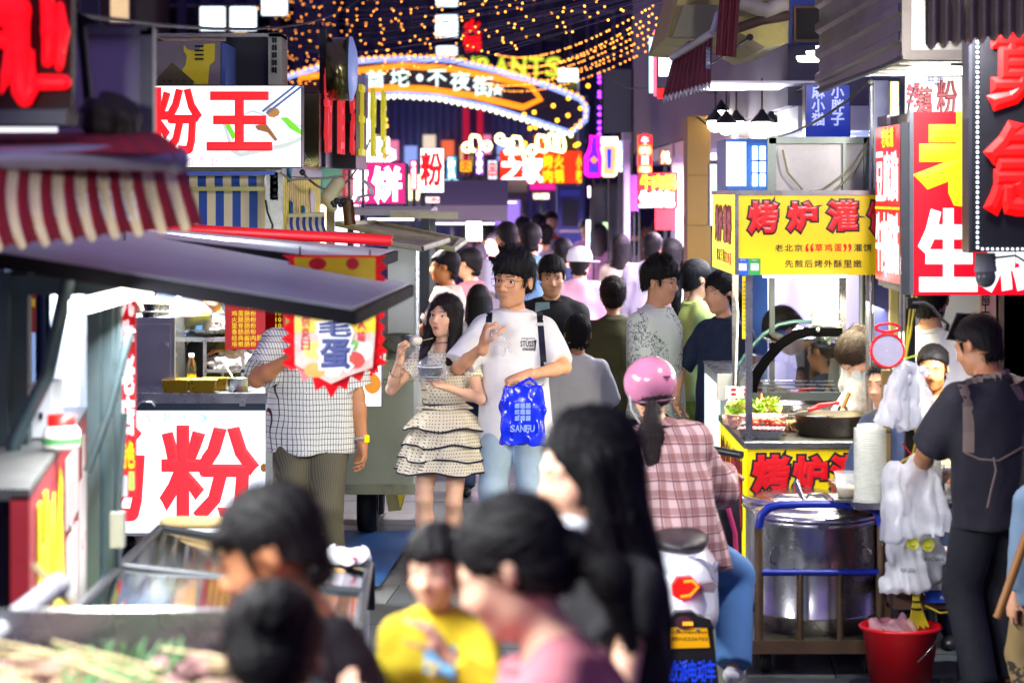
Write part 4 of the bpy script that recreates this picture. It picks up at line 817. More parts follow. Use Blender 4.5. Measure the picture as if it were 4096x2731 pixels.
MB().px(3175, 3333, 25, 168, 14.56, .04).build('vent_frame', pbr('wood_frame', '8f6a3a', .5), t); MB().px(3187, 3322, 34, 158, 14.54, .03).build('vent_opening', pbr('vent_black', '07080a', .6), t)
MB().bb((X(2745, 15.), 14.4, Z(340, 14.6)), (X(3372, 14.6), 15.4, Z(330, 14.6))).build('shop_ceiling', pbr('ceiling_lilac', 'c3bfe6', .35), t)
for k in range(4): MB().lathe([(.001, 0), (.075, 0), (.085, .02), (.085, .03)], (X(3195 + 37 * k, 14.0), 13.4 + .0 * k, Z(255 - 20 * k, 13.6)), 16).build('downlight', emi('downlight2', 'fff6e0', 6), t)
d = 13.6; t = thing('balcony', 'weathered yellowish concrete balcony at the top right of the street', 'balcony', P(2900, 180, 14)); 
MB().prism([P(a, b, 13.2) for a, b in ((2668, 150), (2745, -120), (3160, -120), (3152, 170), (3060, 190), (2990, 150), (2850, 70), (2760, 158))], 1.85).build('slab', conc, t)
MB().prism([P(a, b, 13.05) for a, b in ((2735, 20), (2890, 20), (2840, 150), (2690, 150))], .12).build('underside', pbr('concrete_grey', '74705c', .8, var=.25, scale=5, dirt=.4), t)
MB().tube([P(2940, 118, 12.9), P(3050, 80, 12.9), P(3150, 65, 13.0)], .03, 6).build('bracket', pbr('rust_brown', '3d2a22', .7), t); MB().tube([P(2960, 10, 12.9), P(3060, 45, 12.9), P(3130, 20, 13.)], .045, 6).build('bracket', pbr('pipe_grey', '9a948c', .6, dirt=.4), t)
maroon = pbr('maroon_cloth', '5a1626', .75, var=.15, bump=.25, bscale=20)
t = thing('maroon_awning', 'folded dark red awning with torn fringe and a small blue label under the balcony', 'awning', P(2800, 390, 12.9)); d = 12.9
def cl(u, v): a = 2652 + (3004 - 2652) * u; top = 235 - 95 * u; bot = 388 - 60 * u + (7 * math.sin(u * 70)) + (0 if u < .6 else -12); yy = top + (bot - top) * v; return tuple(P(a + (-10 * v * v) * (1 - u) * 3 - (2 * v), yy, d + .04 * math.sin(u * 40 + v) - .12 * v))
def awn(u, v):
 x0 = 2692 + (2852 - 2692) * u; top = 232 - 97 * u; bot = 388 - 58 * u + 6 * math.sin(u * 80); return tuple(P(x0 - 42 * v * (1 - u * .8), top + (bot - top) * v, 12.9 + .6 * (1 - u) + .015 * math.sin(u * 60 + v * 2)))
MB().grid(awn, 60, 10).build('cloth', maroon, t)
def fr(u, v): p = Vector(awn(u, 1.)); return tuple(p + Vector((0, -.004, -.035 * v * (.4 + .6 * abs(math.sin(u * 40))))))
MB().grid(fr, 60, 2).build('fringe', pbr('fringe_grey', 'a8a4ae', .9), t)
MB().tube([P(2690, 230, 13.45), P(2852, 132, 12.88)], .022, 6).build('rail', pbr('rail_white', 'b8b4b8', .5), t)
def strip(u, v): x0 = 2862 + (2945 - 2862) * u; yt = -100 ; yb = 222 + 8 * u; return tuple(P(x0 + 35 * (1 - v) * (.6), yt + (yb - yt) * v, 12.6 + .02 * math.sin(u * 20)))
MB().grid(strip, 20, 8).build('side_flap', maroon, t); MB().px(2823, 2842, 186, 276, 12.82, .006).build('label_patch', pbr('patch_blue', '1d3f78', .5), t)
letters('lettering', [tpx('热线', 2825, 2840, 192, 262, 12.815)], pbr('patch_white', 'd8dce0', .5), t, thick=.003, bold=.02)
MB().tube([P(2850, 130, 12.88), P(2870, 60, 12.9), P(2940, 40, 13.15)], .018, 6).build('arm', pbr('rail_white', 'b8b4b8', .5), t)
for k, (a, b, y0, y1, m, lab) in enumerate(((2598, 2612, 150, 372, emi('lit_cyan', 'b8f4ff', 2.2), 'narrow cyan lit sign strip left of the maroon awning'), (2616, 2626, 120, 385, emi('lit_rose', 'ff6a90', 1.4), 'narrow rose lit sign strip beside the cyan one'), (2636, 2690, 140, 305, E_cool, 'white lit box sign just behind the maroon awning'), (2630, 2660, 355, 395, E_red, 'small red lit corner sign below the awning'))):
 dd = 17. if k == 2 else 20.; t = thing('blade_sign', lab, 'sign', P((a + b) / 2, y1, dd)); MB().px(a, b, y0, y1, dd, .05).build('lit_face', m, t); MB().bb((X(b, dd), dd + .01, Z(y0 + 20, dd)), (1.8, dd + .04, Z(y0 + 16, dd))).build('bracket', black, t)
 MB().px(a - 2, b + 2, y0 - 3, y0, dd, .07).build('cap', black, t)
d = 14.2; t = box_sign('blue_sign', 'blue hanging sign with six pale vertical characters', 3222, 3402, 338, 552, d, pbr('sign_blue', '0e33b4', .35, emis='0e33b4', es=.25), col_('麻小猫', 3248, 3298, 345, 502, d - .014, .1) + col_('小胖子', 3325, 3375, 345, 502, d - .014, .1), pbr('sign_pale', 'c9d4ff', .5, emis='c9d4ff', es=.5), bold=.03, hang=.6)
pl = emi('pendant_bulb', 'fff4d8', 12)
for i, (a, b, dd) in enumerate(((2862, 510, 17), (2905, 520, 16), (2945, 512, 17.5), (3048, 515, 15.5), (3085, 520, 16), (2990, 470, 18.5), (2885, 470, 19))):
 t = thing('pendant_lamp', 'small glowing pendant lamp in the bright shop on the right', 'lamp', P(a, b, dd), 'pendant lamps in the shop'); MB().lathe([(.015, .09), (.02, .075), (.07, .02), (.075, .01)], P(a, b - 20, dd), 14).build('shade', black, t); MB().ball(P(a, b - 14, dd), .06, 10, 6).build('bulb', pl, t); lamp('pendant_light', P(a, b + 12, dd), 5, .05, (1, .93, .8), parent=t, kind='POINT')
 MB().tube([P(a, b - 40, dd), (X(a, dd), dd, 2.9)], .006, 4).build('cord', black, t)
lamp('shop_light', (2.3, 16.5, 2.45), 25, 1.2, (.95, .97, 1), (0, R(40), 0), 3., SHB)
t = thing('glass_fridge', 'tall fridge with a bright white lit front and blue trim behind the yellow stall', 'fridge', (X(2950, 15.2), 15.2, 0)); d = 15.
MB().bb((X(2905, d), d, 0), (X(3070, d), d + .7, Z(556, d))).build('body', pbr('fridge_blue', '3d7fd8', .4), t); MB().px(2905, 2985, 568, 745, d - .02, .015).build('lit_header', emi('fridge_head', 'dff0ff', 1.3), t)
for a, b in ((3010, 3030), (3040, 3062)): MB().px(a, b, 585, 745, d - .02, .015).build('lit_pane', E_white, t)
for yy in (640, 690): MB().px(3004, 3066, yy, yy + 6, d - .03, .008).build('bar', pbr('fridge_blue', '3d7fd8', .4), t)
t = box_sign('light_panel', 'slim cyan lit vertical panel left of the white fridge', 2838, 2886, 655, 905, 17.5, emi('lit_sky', '9fe4ff', 2.), None, None, post=[2862])
t = thing('cabinet_panel', 'grimy white cabinet panel with steel frame and hanging cables above the yellow stall', 'panel', (X(3280, 12.9), 12.9, 0)); d = 12.9
MB().px(3076, 3476, 555, 800, d, .04).build('panel', pbr('panel_white', 'c4bec0', .5, var=.06, dirt=.2), t)
for a, b, c, e in ((3070, 3105, 552, 800), (3076, 3476, 548, 575), (3455, 3480, 552, 800), (3372, 3384, 575, 800)): MB().px(a, b, c, e, d - .03, .03).build('frame_bar', pbr('frame_greygreen', '76807c', .45, .4, dirt=.3), t)
for pts in (((3130, 600), (3150, 690), (3210, 760)), ((3475, 560), (3400, 680), (3290, 760), (3200, 775)), ((3480, 575), (3420, 690), (3330, 770))): MB().tube([P(a, b, d - .06) for a, b in pts], .006, 5).build('cable', pbr('cable_beige', '8f8a68', .6), t)
MB().bb((X(3080, d), d + .01, 0), (X(3100, d), d + .05, Z(780, d))).build('leg', steel_d, t); MB().bb((X(3455, d), d + .01, 0), (X(3475, d), d + .05, Z(780, d))).build('leg', steel_d, t)
t = thing('shop_wall', 'bright pale shop partition with thin posts behind the vendors', 'wall', (X(3700, 13), 13.2, 0)); d = 13.2
MB().bb((X(3440, d), d, 0), (X(4400, d), d + .05, Z(1750, d) + 1.6)).build('panel', pbr('wall_pale', 'd2d4cc', .55, var=.05), t)
for a, w, m in ((3500, 26, pbr('post_yellow', 'c8b478', .6)), (3530, 8, steel_d), (3920, 60, pbr('poster_pink', 'd8a8a0', .6)), (3990, 22, pbr('post_rust', '7d6a5c', .6, dirt=.4)), (3560, 12, pbr('post_yellow', 'c8b478', .6))): MB().bb((X(a, d), d - .03, .0), (X(a + w, d), d - .001, Z(1000, d))).build('post', m, t)
letters('poster_lettering', col_('招工', 3925, 3958, 1180, 1250, d - .035), pbr('ink', '2a2024', .7), t, thick=.002, bold=.02)
# noodle truck (left, in focus)
d = 14.0
t = thing('food_truck', 'rice noodle food truck with glowing white sign and lit front panel on the left', 'food truck', (-1.9, 15, 0)); TR = t
xl, xr = -3.2, X(1125, d)
MB().bb((xl, d + .9, .3), (xr - .03, d + 3.0, .9)).build('lower_body', greyp, t)
MB().bb((xl, d + 1.25, .9), (xr - .05, d + 1.3, 2.3)).build('back_wall', pbr('kitchen_wall', '3a4a68', .5, var=.2), t)
MB().bb((xl, d + .02, 2.27), (xr, d + 3., 2.33)).build('roof', greyp, t)
yel = pbr('truck_yellow', 'd8c400', .45, var=.08, dirt=.15)
side = MB()
for k in range(46):
 y = d + .05 + k * .0625; side.bb((xr - .04, y, .95), (xr - .006 * (k % 2), y + .0605, 2.26))
side.build('yellow_side_panel', yel, t)
for pts in (((14.3, 1.25), (14.5, 1.75), (14.75, 1.35), (14.6, 1.1)), ((15.0, 1.3), (15.35, 1.72), (15.6, 1.2)), ((14.25, 2.05), (14.4, 1.9), (14.55, 2.1))): MB().tube([(xr + .004, a, b + .35) for a, b in pts], .022, 6).build('painted_curl', pbr('curl_blue', '2d7ea8', .5), t)
MB().prism([(xr + .003, 15.9, 2.2), (xr + .003, 16.3, 2.15), (xr + .003, 16.15, 1.75)], .004, (1, 0, 0)).build('painted_triangle', greyp, t)
MB().bb((xr - .09, d - .02, .2), (xr + .01, d + .05, 2.3)).build('corner_post', pbr('post_white', 'b9bdb0', .4, .3, dirt=.4), t)
SD = d - .12
MB().bb((xl, SD, Z(672, SD)), (X(1208, SD), SD + .14, Z(340, SD))).build('sign_casing', black, t)
MB().bb((xl + .02, SD - .012, Z(668, SD)), (X(1204, SD), SD - .002, Z(345, SD))).build('sign_face', emi('sign_face', 'f6fbff', 1.12, .16), t)
sgn = emi('sign_red_print', 'f5161c', .95)
letters('sign_lettering', [tpx('肠', 330, 560, 352, 600, SD - .014), tpx('粉', 585, 800, 358, 612, SD - .014), tpx('王', 834, 1082, 374, 596, SD - .014)], sgn, t, thick=.006, bold=.028)
for q in row('不怕货比货', 690, 930, 628, 664, SD - .014, .75): letters('slogan_character', [q], emi('sign_mauve', 'c893b8', .9), t, thick=.003)
def flat(name, pts, mat, off): return MB().prism([P(a, b, SD - off) for a, b in pts], .001).build(name, mat, t)
def disc(cx, cy, rx, ry, n=24, a0=0): return [(cx + rx * math.cos(a0 + 2 * math.pi * k / n), cy + ry * math.sin(a0 + 2 * math.pi * k / n)) for k in range(n)]
flat('plate_print', [(888, 490), (1010, 440), (1204, 500), (1204, 565), (1150, 590), (960, 630), (925, 610)], emi('print_plate', 'c9d4d0', .8), .0135)
flat('plate_print', [(900, 492), (1010, 450), (1204, 512), (1204, 545), (1150, 570), (965, 610), (935, 596)], emi('print_plate_in', 'f4f8f6', .98), .0142)
flat('roll_print', [(985, 520), (1050, 480), (1130, 470), (1190, 520), (1180, 560), (1090, 565), (1010, 560)], emi('print_roll', 'dfe6f4', .85), .0149)
flat('filling_print', disc(1092, 440, 42, 30), emi('print_roll2', 'e4e6e0', .85), .0156); flat('filling_print', disc(1092, 450, 27, 20, 9), emi('print_fill', 'b07a3a', .8), .0163)
flat('filling_print', [(1020, 505), (1060, 490), (1090, 530), (1110, 560), (1100, 565), (1070, 530), (1030, 520)], emi('print_fill2', '9a6020', .7), .0163)
for a in ((1045, 445, 1175, 342), (1062, 452, 1204, 342)): flat('chopstick_print', [(a[0], a[1]), (a[0] + 8, a[1] + 5), (a[2] + 10, a[3] + 4), (a[2], a[3])], emi('print_chop', '5a6aa0', .6), .017)
for pts in ([(1120, 470), (1150, 470), (1204, 520), (1204, 540), (1160, 515)], [(900, 500), (918, 495), (945, 545), (930, 560)]): flat('greens_print', pts, emi('print_green', '6cc81e', 1.), .017)
AW = d + .08
for k in range(22):
 a = 560 + k * 33.6
 if a > 1056: break
 w = 33.6
 if True:
  m = pbr('awning_blue', '0b3f94', .7, var=.1) if k % 2 else pbr('awning_cream', 'd0c7a0', .7, var=.1)
  MB().px(a, a + w - .3, 760, 914, AW, .004).build('awning_stripe', m, t)
  def roll(u, v, a=a): an = -1.2 + 3.0 * v; return (X(a + w * u, AW), AW - .01 - .05 * math.cos(an), Z(722, AW) + .045 * math.sin(an))
  MB().grid(roll, 1, 8).build('awning_roll', m, t)
MB().bb((xl, AW - .08, Z(764, AW)), (X(1074, AW), AW - .05, Z(748, AW))).build('awning_bar', pbr('bar_olive', '9c9a58', .4, .4), t)
MB().bb((xl, d + .0, Z(704, d)), (X(1110, d), d + .03, Z(674, d))).build('header_beam', pbr('beam_beige', 'a89f6c', .5, dirt=.4), t)
MB().bb((xl, d - .1, Z(700, d)), (X(1105, d), d - .095, Z(686, d))).build('drip_strip', pbr('strip_blue', '2c55c0', .4), t)
MB().px(1080, 1112, 690, 800, d - .02, .05).build('bracket_plate', pbr('post_white', 'b9bdb0', .4, .3, dirt=.4), t)
for yy in (705, 730, 760, 785): MB().lathe([(.012, 0), (.012, .012), (.004, .016)], P(1098, yy, d - .03), 8, M=Matrix.Rotation(R(90), 3, 'X')).build('bolt', steel_d, t)
MB().tube([P(a, b, d - .06) for a, b in ((1062, 800), (1070, 850), (1090, 900), (1085, 950), (1060, 975))], .006, 5).build('cable', black, t)
MB().tube([P(a, b, d - .05) for a, b in ((1120, 690), (1160, 720), (1230, 715), (1310, 712), (1390, 700))], .007, 5).build('cable', pbr('cable_grey', '8a8878', .6), t)
MB().bb((xl, d - .02, Z(1612, d)), (X(1310, d), d + .85, Z(1572, d))).build('counter_top', steel, t)
MB().bb((xl, d + .0, Z(1640, d)), (X(1310, d), d + .8, Z(1613, d))).build('counter_rail', pbr('rail_navy', '32404f', .4, .4), t)
MB().bb((xl, d + .02, .18), (X(1305, d), d + .12, Z(1640, d))).build('panel_casing', greyp, t)
MB().bb((xl + .02, d + .004, .2), (X(1300, d), d + .016, Z(1643, d))).build('lit_panel', emi('front_panel', 'f8fbff', 1.12, .16), t)
fp = emi('panel_red_print', 'f0303c', .95)
letters('panel_lettering', [tpx('肠', 300, 570, 1715, 2075, d - .002), tpx('粉', 652, 1022, 1712, 2072, d - .002)], fp, t, thick=.006, bold=.03)
letters('shop_name', row('（宝龙老店）', 430, 830, 1652, 1690, d - .002, .5), emi('print_cyan', '9adfe8', 1.1), t, thick=.003)
SDo = SD; SD = d + .01
flat('noodle_print', [(960, 1930), (1100, 1850), (1250, 1900), (1300, 2060), (1100, 2120)], emi('print_bowl', 'dfe6f8', 1.2), .012); flat('greens_print', [(965, 1945), (1000, 1960), (1010, 2030), (985, 2040)], emi('print_green', '6cc81e', 1.), .014)
for a, b in ((1010, 2000), (1055, 1870), (1085, 1890), (1075, 1915)): flat('filling_print', disc(a, b, 14, 18, 7), emi('print_fill2', '9a6020', .7), .0145)
SD = SDo
MB().tube([P(545, 1624, d - .04), P(565, 1608, d - .06), P(605, 1608, d - .06), P(620, 1624, d - .04)], .006, 6).build('handle', steel, t); MB().px(958, 980, 1598, 1624, d - .035, .012).build('latch', steel, t)
for a in (-2.8, -1.55): 
 w = MB(); w.lathe([(.1, -.08), (.22, -.08), (.24, -.05), (.24, .05), (.22, .08), (.1, .08)], (a, d + 1.6, .24), 20, M=Matrix.Rotation(R(90), 3, 'Y')); w.build('wheel', pbr('tyre', '17171a', .8), t)
MB().px(520, 1060, 694, 700, d + .3, .03).build('lamp_tube', E_tube, t)
lamp('kitchen_lamp', (-1.9, d + .35, 2.2), 70, .7, (.96, .98, 1), (R(12), 0, 0), .25, t)
MB().bb((X(560, d), d + .5, Z(1388, d)), (X(930, d), d + .85, Z(1370, d))).build('shelf', steel, t)
for a in (560, 768, 925): MB().bb((X(a, d), d + .5, .98), (X(a, d) + .02, d + .52, Z(1386, d))).build('shelf_leg', steel, t)
MB().bb((X(560, d), d + .9, Z(1480, d)), (X(1130, d), d + 1.2, Z(1440, d))).build('back_shelf', steel, t)
SB = pbr('steamer_steel', 'a3a6a8', .22, .9, var=.2, scale=7, dirt=.15)
t2 = thing('steam_cabinet', 'stainless steel steam cabinet at the left end of the truck counter', 'cabinet', P(610, 1572, d + .2)); zc = Z(1572, d)
MB().bb((X(470, d), d + .1, zc), (X(692, d), d + .6, Z(1272, d))).build('body', SB, t2, .006); MB().bb((X(540, d), d + .085, zc + .02), (X(672, d), d + .098, Z(1300, d))).build('door', SB, t2); MB().px(660, 672, 1370, 1395, d + .06, .02).build('handle', steel, t2); MB().bb((X(460, d), d + .02, zc + .001), (X(700, d), d + .62, zc + .03)).build('base', steel, t2)
for j in range(2):
 for k in range(3):
  a = 600 + 22 * k + (6 if j else 0); b = 1292 - 31 * j; o = thing('lidded_tub', 'small black tub with clear lid, %s row, %s of three, stacked on the steam cabinet' % ('upper' if j else 'lower', ('left', 'middle', 'right')[k]), 'tub', P(a, b, d + .15 + .1 * k), 'black tubs on the steam cabinet')
  MB().lathe([(.001, 0), (.042, 0), (.05, .034), (.05, .036)], P(a, 1272 - 31 * j, d + .16 + .11 * k), 16).build('cup', blackp, o); MB().lathe([(.053, .036), (.054, .042), (.05, .046), (.001, .046)], P(a, 1272 - 31 * j, d + .16 + .11 * k), 16).build('lid', pbr('lid_clear', 'cfd6da', .15), o)
t2 = thing('wok_with_lid', 'big black cooking pot with shiny domed steel lid on the truck stove', 'pot', P(715, 1370, d + .65)); c = P(715, 1300, d + .68)
MB().lathe([(.001, -.09), (.12, -.085), (.19, -.02), (.205, .05), (.205, .06)], c, 28).build('pot', pbr('pot_black', '2a2d30', .3, .6), t2); MB().lathe([(.207, .06), (.2, .09), (.15, .14), (.08, .165), (.03, .172), (.03, .19), (.001, .192)], c, 28).build('lid', steel, t2); MB().lathe([(.018, .192), (.018, .215), (.03, .22), (.028, .24), (.001, .245)], c, 14).build('knob', blackp, t2)
t2 = thing('induction_stove', 'blue and black countertop stove under the covered pot', 'stove', P(715, 1372, d + .6)); MB().bb((X(690, d), d + .53, Z(1370, d)), (X(760, d), d + .82, Z(1322, d))).build('body', pbr('stove_blue', '1f3a52', .3), t2)
for a in (715, 738): MB().lathe([(.008, 0), (.008, .01), (.001, .011)], P(a, 1340, d + .53), 8, M=Matrix.Rotation(R(90), 3, 'X')).build('control_light', emi('stove_led', '3a6cff', 3), t2)
t2 = thing('steel_wok', 'wide steel wok on the truck shelf left of the price board', 'wok', P(830, 1370, d + .6)); MB().lathe([(.001, 0), (.1, .005), (.17, .05), (.185, .075), (.19, .078), (.18, .072), (.16, .05), (.001, .012)], P(830, 1362, d + .68), 28).build('bowl', pbr('wok_steel', '7c8084', .25, .9), t2)
MB().tube([P(800, 1340, d + .64), P(775, 1245, d + .6)], .009, 6).build('spatula_handle', blackp, t2)
bd = d - .02; t2 = thing('price_board', 'red price board with yellow character list hanging in the truck window', 'sign', P(1015, 1395, bd)); pr_ = pbr('board_red', 'c4101c', .45, var=.06, emis='c4101c', es=.18); MB().px(900, 1140, 1195, 1398, bd, .008).build('board', pr_, t2)
yl = pbr('board_yellow', 'f4e01a', .5, emis='f4e01a', es=.35); L_ = row('价目表', 988, 1084, 1206, 1234, bd - .002, .25)
for k, s_ in enumerate(('鸡蛋肠粉', '火腿肠粉', '里脊肠粉', '香肠肠粉', '经典酱肉肠粉', '培根肠粉')): L_ += row(s_, 927, 927 + 25 * len(s_) - 3, 1243 + 24.5 * k, 1264 + 24.5 * k, bd - .002, .18); L_ += [tpx('10', 1102, 1126, 1245 + 24.5 * k, 1262 + 24.5 * k, bd - .002)]
letters('lettering', L_, yl, t2, thick=.002, bold=.012); MB().tube([P(910, 1195, bd + .004), P(915, 1120, bd + .05)], .003, 4).build('hook', black, t2); MB().tube([P(1120, 1195, bd + .004), P(1115, 1120, bd + .05)], .003, 4).build('hook', black, t2)
zt = Z(1572, d) + .001
gold = pbr('gold_tin', '9a7c1e', .28, .7, var=.2)
def tray(label, px, yy, w, dp, hgt, mat, inner=None, group='gold loaf tins'):
 c = Vector((X(px, yy), yy, zt)); o = thing('loaf_tin', label, 'tin', c, group); m = MB()
 def ring(w_, d_, z): return [(c.x - w_, c.y - d_, c.z + z), (c.x + w_, c.y - d_, c.z + z), (c.x + w_, c.y + d_, c.z + z), (c.x - w_, c.y + d_, c.z + z)]
 r = [ring(w * .86, dp * .86, 0), ring(w, dp, hgt), ring(w + .006, dp + .006, hgt), ring(w - .002, dp - .002, hgt - .002), ring(w * .84, dp * .84, .006)]
 vs = [p for q in r for p in q]; fs = [(3, 2, 1, 0)] + [(i * 4 + k, i * 4 + (k + 1) % 4, (i + 1) * 4 + (k + 1) % 4, (i + 1) * 4 + k) for i in range(4) for k in range(4)] + [(16, 17, 18, 19)]
 m.add(vs, fs); m.build('tin', mat, o, .003); MB().bb((c.x - w * .85, c.y - dp * .85, c.z + .007), (c.x + w * .85, c.y + dp * .85, c.z + hgt * .45)).build('sauce', inner or pbr('sauce', '9a4a10', .3), o)
tray('front left gold loaf tin on the truck counter', 704, d + .06, .078, .05, .072, gold); tray('front right gold loaf tin on the truck counter', 812, d + .06, .08, .05, .072, gold)
tray('back left gold loaf tin below the oil bottle', 747, d + .22, .078, .05, .068, gold); tray('back right gold loaf tin beside the steel mug', 858, d + .2, .078, .05, .072, gold)
t2 = thing('oil_bottle', 'clear plastic bottle half full of yellow oil with white cap', 'bottle', (X(766, d + .36), d + .36, zt)); c = t2.location
MB().lathe([(.001, 0), (.03, 0), (.031, .01), (.029, .03), (.031, .05), (.03, .1), (.031, .11), (.025, .15), (.014, .175), (.012, .185)], c, 16).build('bottle', glassy('bottle_clear', (.92, .95, .95), .1), t2); MB().lathe([(.001, .003), (.028, .003), (.028, .085), (.001, .086)], c, 14).build('oil', pbr('oil', 'f0a008', .1, trans=.4, emis='f0a008', es=.08), t2); MB().lathe([(.0155, .182), (.0155, .205), (.001, .206)], c, 12).build('cap', whitep, t2)
t2 = thing('steel_mug', 'small dented steel mug with a ladle beside the gold tins', 'mug', (X(953, d + .12), d + .12, zt)); c = t2.location; MB().lathe([(.001, 0), (.056, 0), (.058, .075), (.06, .078), (.054, .075), (.052, .06), (.001, .06)], c, 22).build('cup', steel, t2); MB().tube([c + Vector((-.02, 0, .06)), c + Vector((-.07, .05, .13))], .005, 5).build('ladle_handle', whitep, t2)
t2 = thing('steel_pan', 'shallow round steel pan at the back of the counter', 'pan', (X(838, d + .55), d + .55, zt)); MB().lathe([(.001, 0), (.1, 0), (.11, .04), (.105, .038), (.096, .006), (.001, .006)], t2.location, 24).build('pan', steel, t2)
t2 = thing('plastic_bag', 'crumpled white plastic bag on the shelf below the price board', 'bag', P(915, 1478, d + .62)); c = P(915, 1450, d + .6)
sdf_ob('bag', [('u', 0, f_ell(c, (.13, .08, .04))), ('u', .03, f_ell(c + Vector((.05, 0, .02)), (.07, .06, .035))), ('n', 0, f_fold(5, .016, 60, 1.))], c - Vector((.2, .15, .1)), c + Vector((.2, .15, .1)), .007, film('bag_white', 'eef0f2', .8), t2)
MB().px(820, 1010, 1478, 1490, d + .5, .22).build('shelf_board', steel, TR)
for a in (840, 985): MB().bb((X(a, d), d + .55, zt), (X(a, d) + .015, d + .57, Z(1486, d + .5))).build('shelf_leg', steel, TR)
for a, w, h_ in ((950, .05, .1), (1000, .045, .13), (1045, .05, .11)):
 o = thing('steel_canister', 'steel canister behind the plastic bag, %s' % {950: 'leftmost', 1000: 'middle', 1045: 'nearest the customer'}[a], 'canister', P(a, 1478, d + 1.02), 'steel canisters'); MB().lathe([(.001, 0), (w, 0), (w, h_), (w * .9, h_ + .01), (.001, h_ + .012)], (X(a, d + 1.), d + 1.03, Z(1440, d) + .002), 18).build('body', steel, o)
rz = 2.331; t2 = thing('vent_box', 'steel roof box with louvres and a yellow guitar shaped print behind the white sign', 'box', (X(760, 14.6), 14.6, rz)); dd = 14.4
MB().bb((X(560, dd), dd, rz), (X(882, dd), dd + .9, Z(165, dd))).build('body', pbr('box_brass', '8a8378', .3, .7, var=.2), t2); MB().bb((X(884, dd), dd + .01, rz), (X(888, dd) + .02, dd + 1.0, Z(172, dd))).build('side_panel', pbr('side_blue', '3d5496', .4), t2)
gtr = [(735, 180), (752, 200), (790, 205), (815, 178), (860, 175), (858, 245), (838, 262), (832, 338), (778, 338), (738, 300), (728, 280), (742, 262), (748, 225), (735, 205)]
MB().prism([P(a, b, dd - .004) for a, b in gtr], .003).build('yellow_print', pbr('print_yellow', 'd8c60a', .4), t2)
for k in range(4): MB().px(779, 814, 182 + 17 * k, 190 + 17 * k, dd - .015, .012).build('louvre', black, t2)
MB().prism([P(a, b, dd - .01) for a, b in ((688, 250), (778, 328), (768, 342), (622, 342), (620, 325))], .006).build('diamond_plate', pbr('plate_bronze', '5c5636', .4, .5), t2); letters('plate_lettering', row('华美之光', 645, 745, 318, 332, dd - .012, .6), black, t2, thick=.001)
t2 = thing('air_conditioner', 'pale air conditioner unit with grille on the truck roof', 'air conditioner', (X(1040, 14.9), 14.9, rz)); dd = 14.7
MB().bb((X(885, dd), dd + .25, rz), (X(1060, dd), dd + .6, Z(130, dd))).build('fan_side', pbr('fin_black', '12151c', .5), t2); MB().bb((X(1060, dd), dd + .2, rz), (X(1112, dd), dd + .62, Z(124, dd))).build('body', pbr('ac_white', 'a9ad98', .5, dirt=.2), t2); MB().bb((X(600, dd), dd + .2, Z(140, dd)), (X(1112, dd), dd + .64, Z(125, dd))).build('lid', pbr('ac_white', 'a9ad98', .5, dirt=.2), t2)
for j in range(5):
 for k in range(2): MB().px(1088 + 11 * k, 1096 + 11 * k, 150 + 30 * j, 172 + 30 * j, dd + .19, .01).build('grille_slot', black, t2)
t2 = thing('roof_tarp', 'dark folded tarpaulin lying along the truck roof', 'tarp', (X(1050, 14.3), 14.4, rz)); sdf_ob('cloth', [('u', 0, f_cone((X(900, 14.2), 14.25, rz + .06), (X(1170, 14.2), 14.3, rz + .05), .07, .05)), ('n', 0, f_fold(8, .012, 30, 1.)), ('i', 0, f_half((0, 0, rz), (0, 0, -1)))], (X(850, 14), 14.05, rz - .02), (X(1230, 14), 14.5, rz + .2), .012, pbr('tarp_dark', '1e1c2c', .7), t2)
t2 = thing('letter_sign', 'steel blade sign seen edge on with red and yellow letters under a round box', 'sign', (X(1300, 15.2), 15.2, 2.33)); dd = 15.0; bx = X(1290, dd)
MB().bb((bx - .12, dd, 2.331), (bx - .02, dd + 1.3, Z(370, dd))).build('backing', pbr('backing_dark', '1a1b20', .4, .5), t2); MB().bb((bx - .2, dd - .02, 2.33), (bx - .02, dd + .0, Z(375, dd))).build('edge_plate', pbr('edge_brass', '6f6a44', .2, .9, var=.3), t2)
for j, (yy, zz) in enumerate(((15.1, 0), (15.55, 0), (16.0, 0))):
 letters('red_letter', [('粉面汤'[j], yy, yy + .4, 2.42, 2.95, bx + .0 + .05 * j)], pbr('acrylic_red', 'd8303a', .3, emis='ff3a3a', es=.4), t2, 'right', .025)
 letters('yellow_letter', [('王馆鲜'[j], yy + 1.2, yy + 1.6, 2.42, 2.9, bx + .14 + .05 * j)], pbr('acrylic_yellow', 'd8d020', .3, emis='f0e020', es=.3), t2, 'right', .025)
MB().bb((bx - .02, 16.2, 2.331), (bx + .13, 17.4, 2.9)).build('backing', pbr('backing_dark', '1a1b20', .4, .5), t2)
cz = Z(268, dd); MB().lathe([(.001, 0), (.2, 0), (.2, .14), (.001, .14)], (X(1300, dd), dd + .25, cz), 30, M=Matrix.Rotation(R(90), 3, 'Y')).build('round_box', pbr('edge_brass', '6f6a44', .2, .9, var=.3), t2)
MB().lathe([(.205, .14), (.2, .155), (.12, .18), (.001, .19)], (X(1300, dd), dd + .25, cz), 30, M=Matrix.Rotation(R(90), 3, 'Y')).build('round_face', pbr('face_blue', '8a9ad0', .4, emis='8a9ad8', es=.35), t2)
MB().bb((X(1280, dd) - .02, dd + .2, 2.33), (X(1280, dd) + .02, dd + .3, cz + .25)).build('post', black, t2)
t2 = thing('air_conditioner', 'grey outdoor unit half hidden behind the edge on letter sign', 'air conditioner', (X(1420, 19.2), 19.2, Z(470, 19))); MB().px(1385, 1462, 300, 468, 19., .4).build('body', pbr('ac_lilac', '8f8fae', .5), t2)
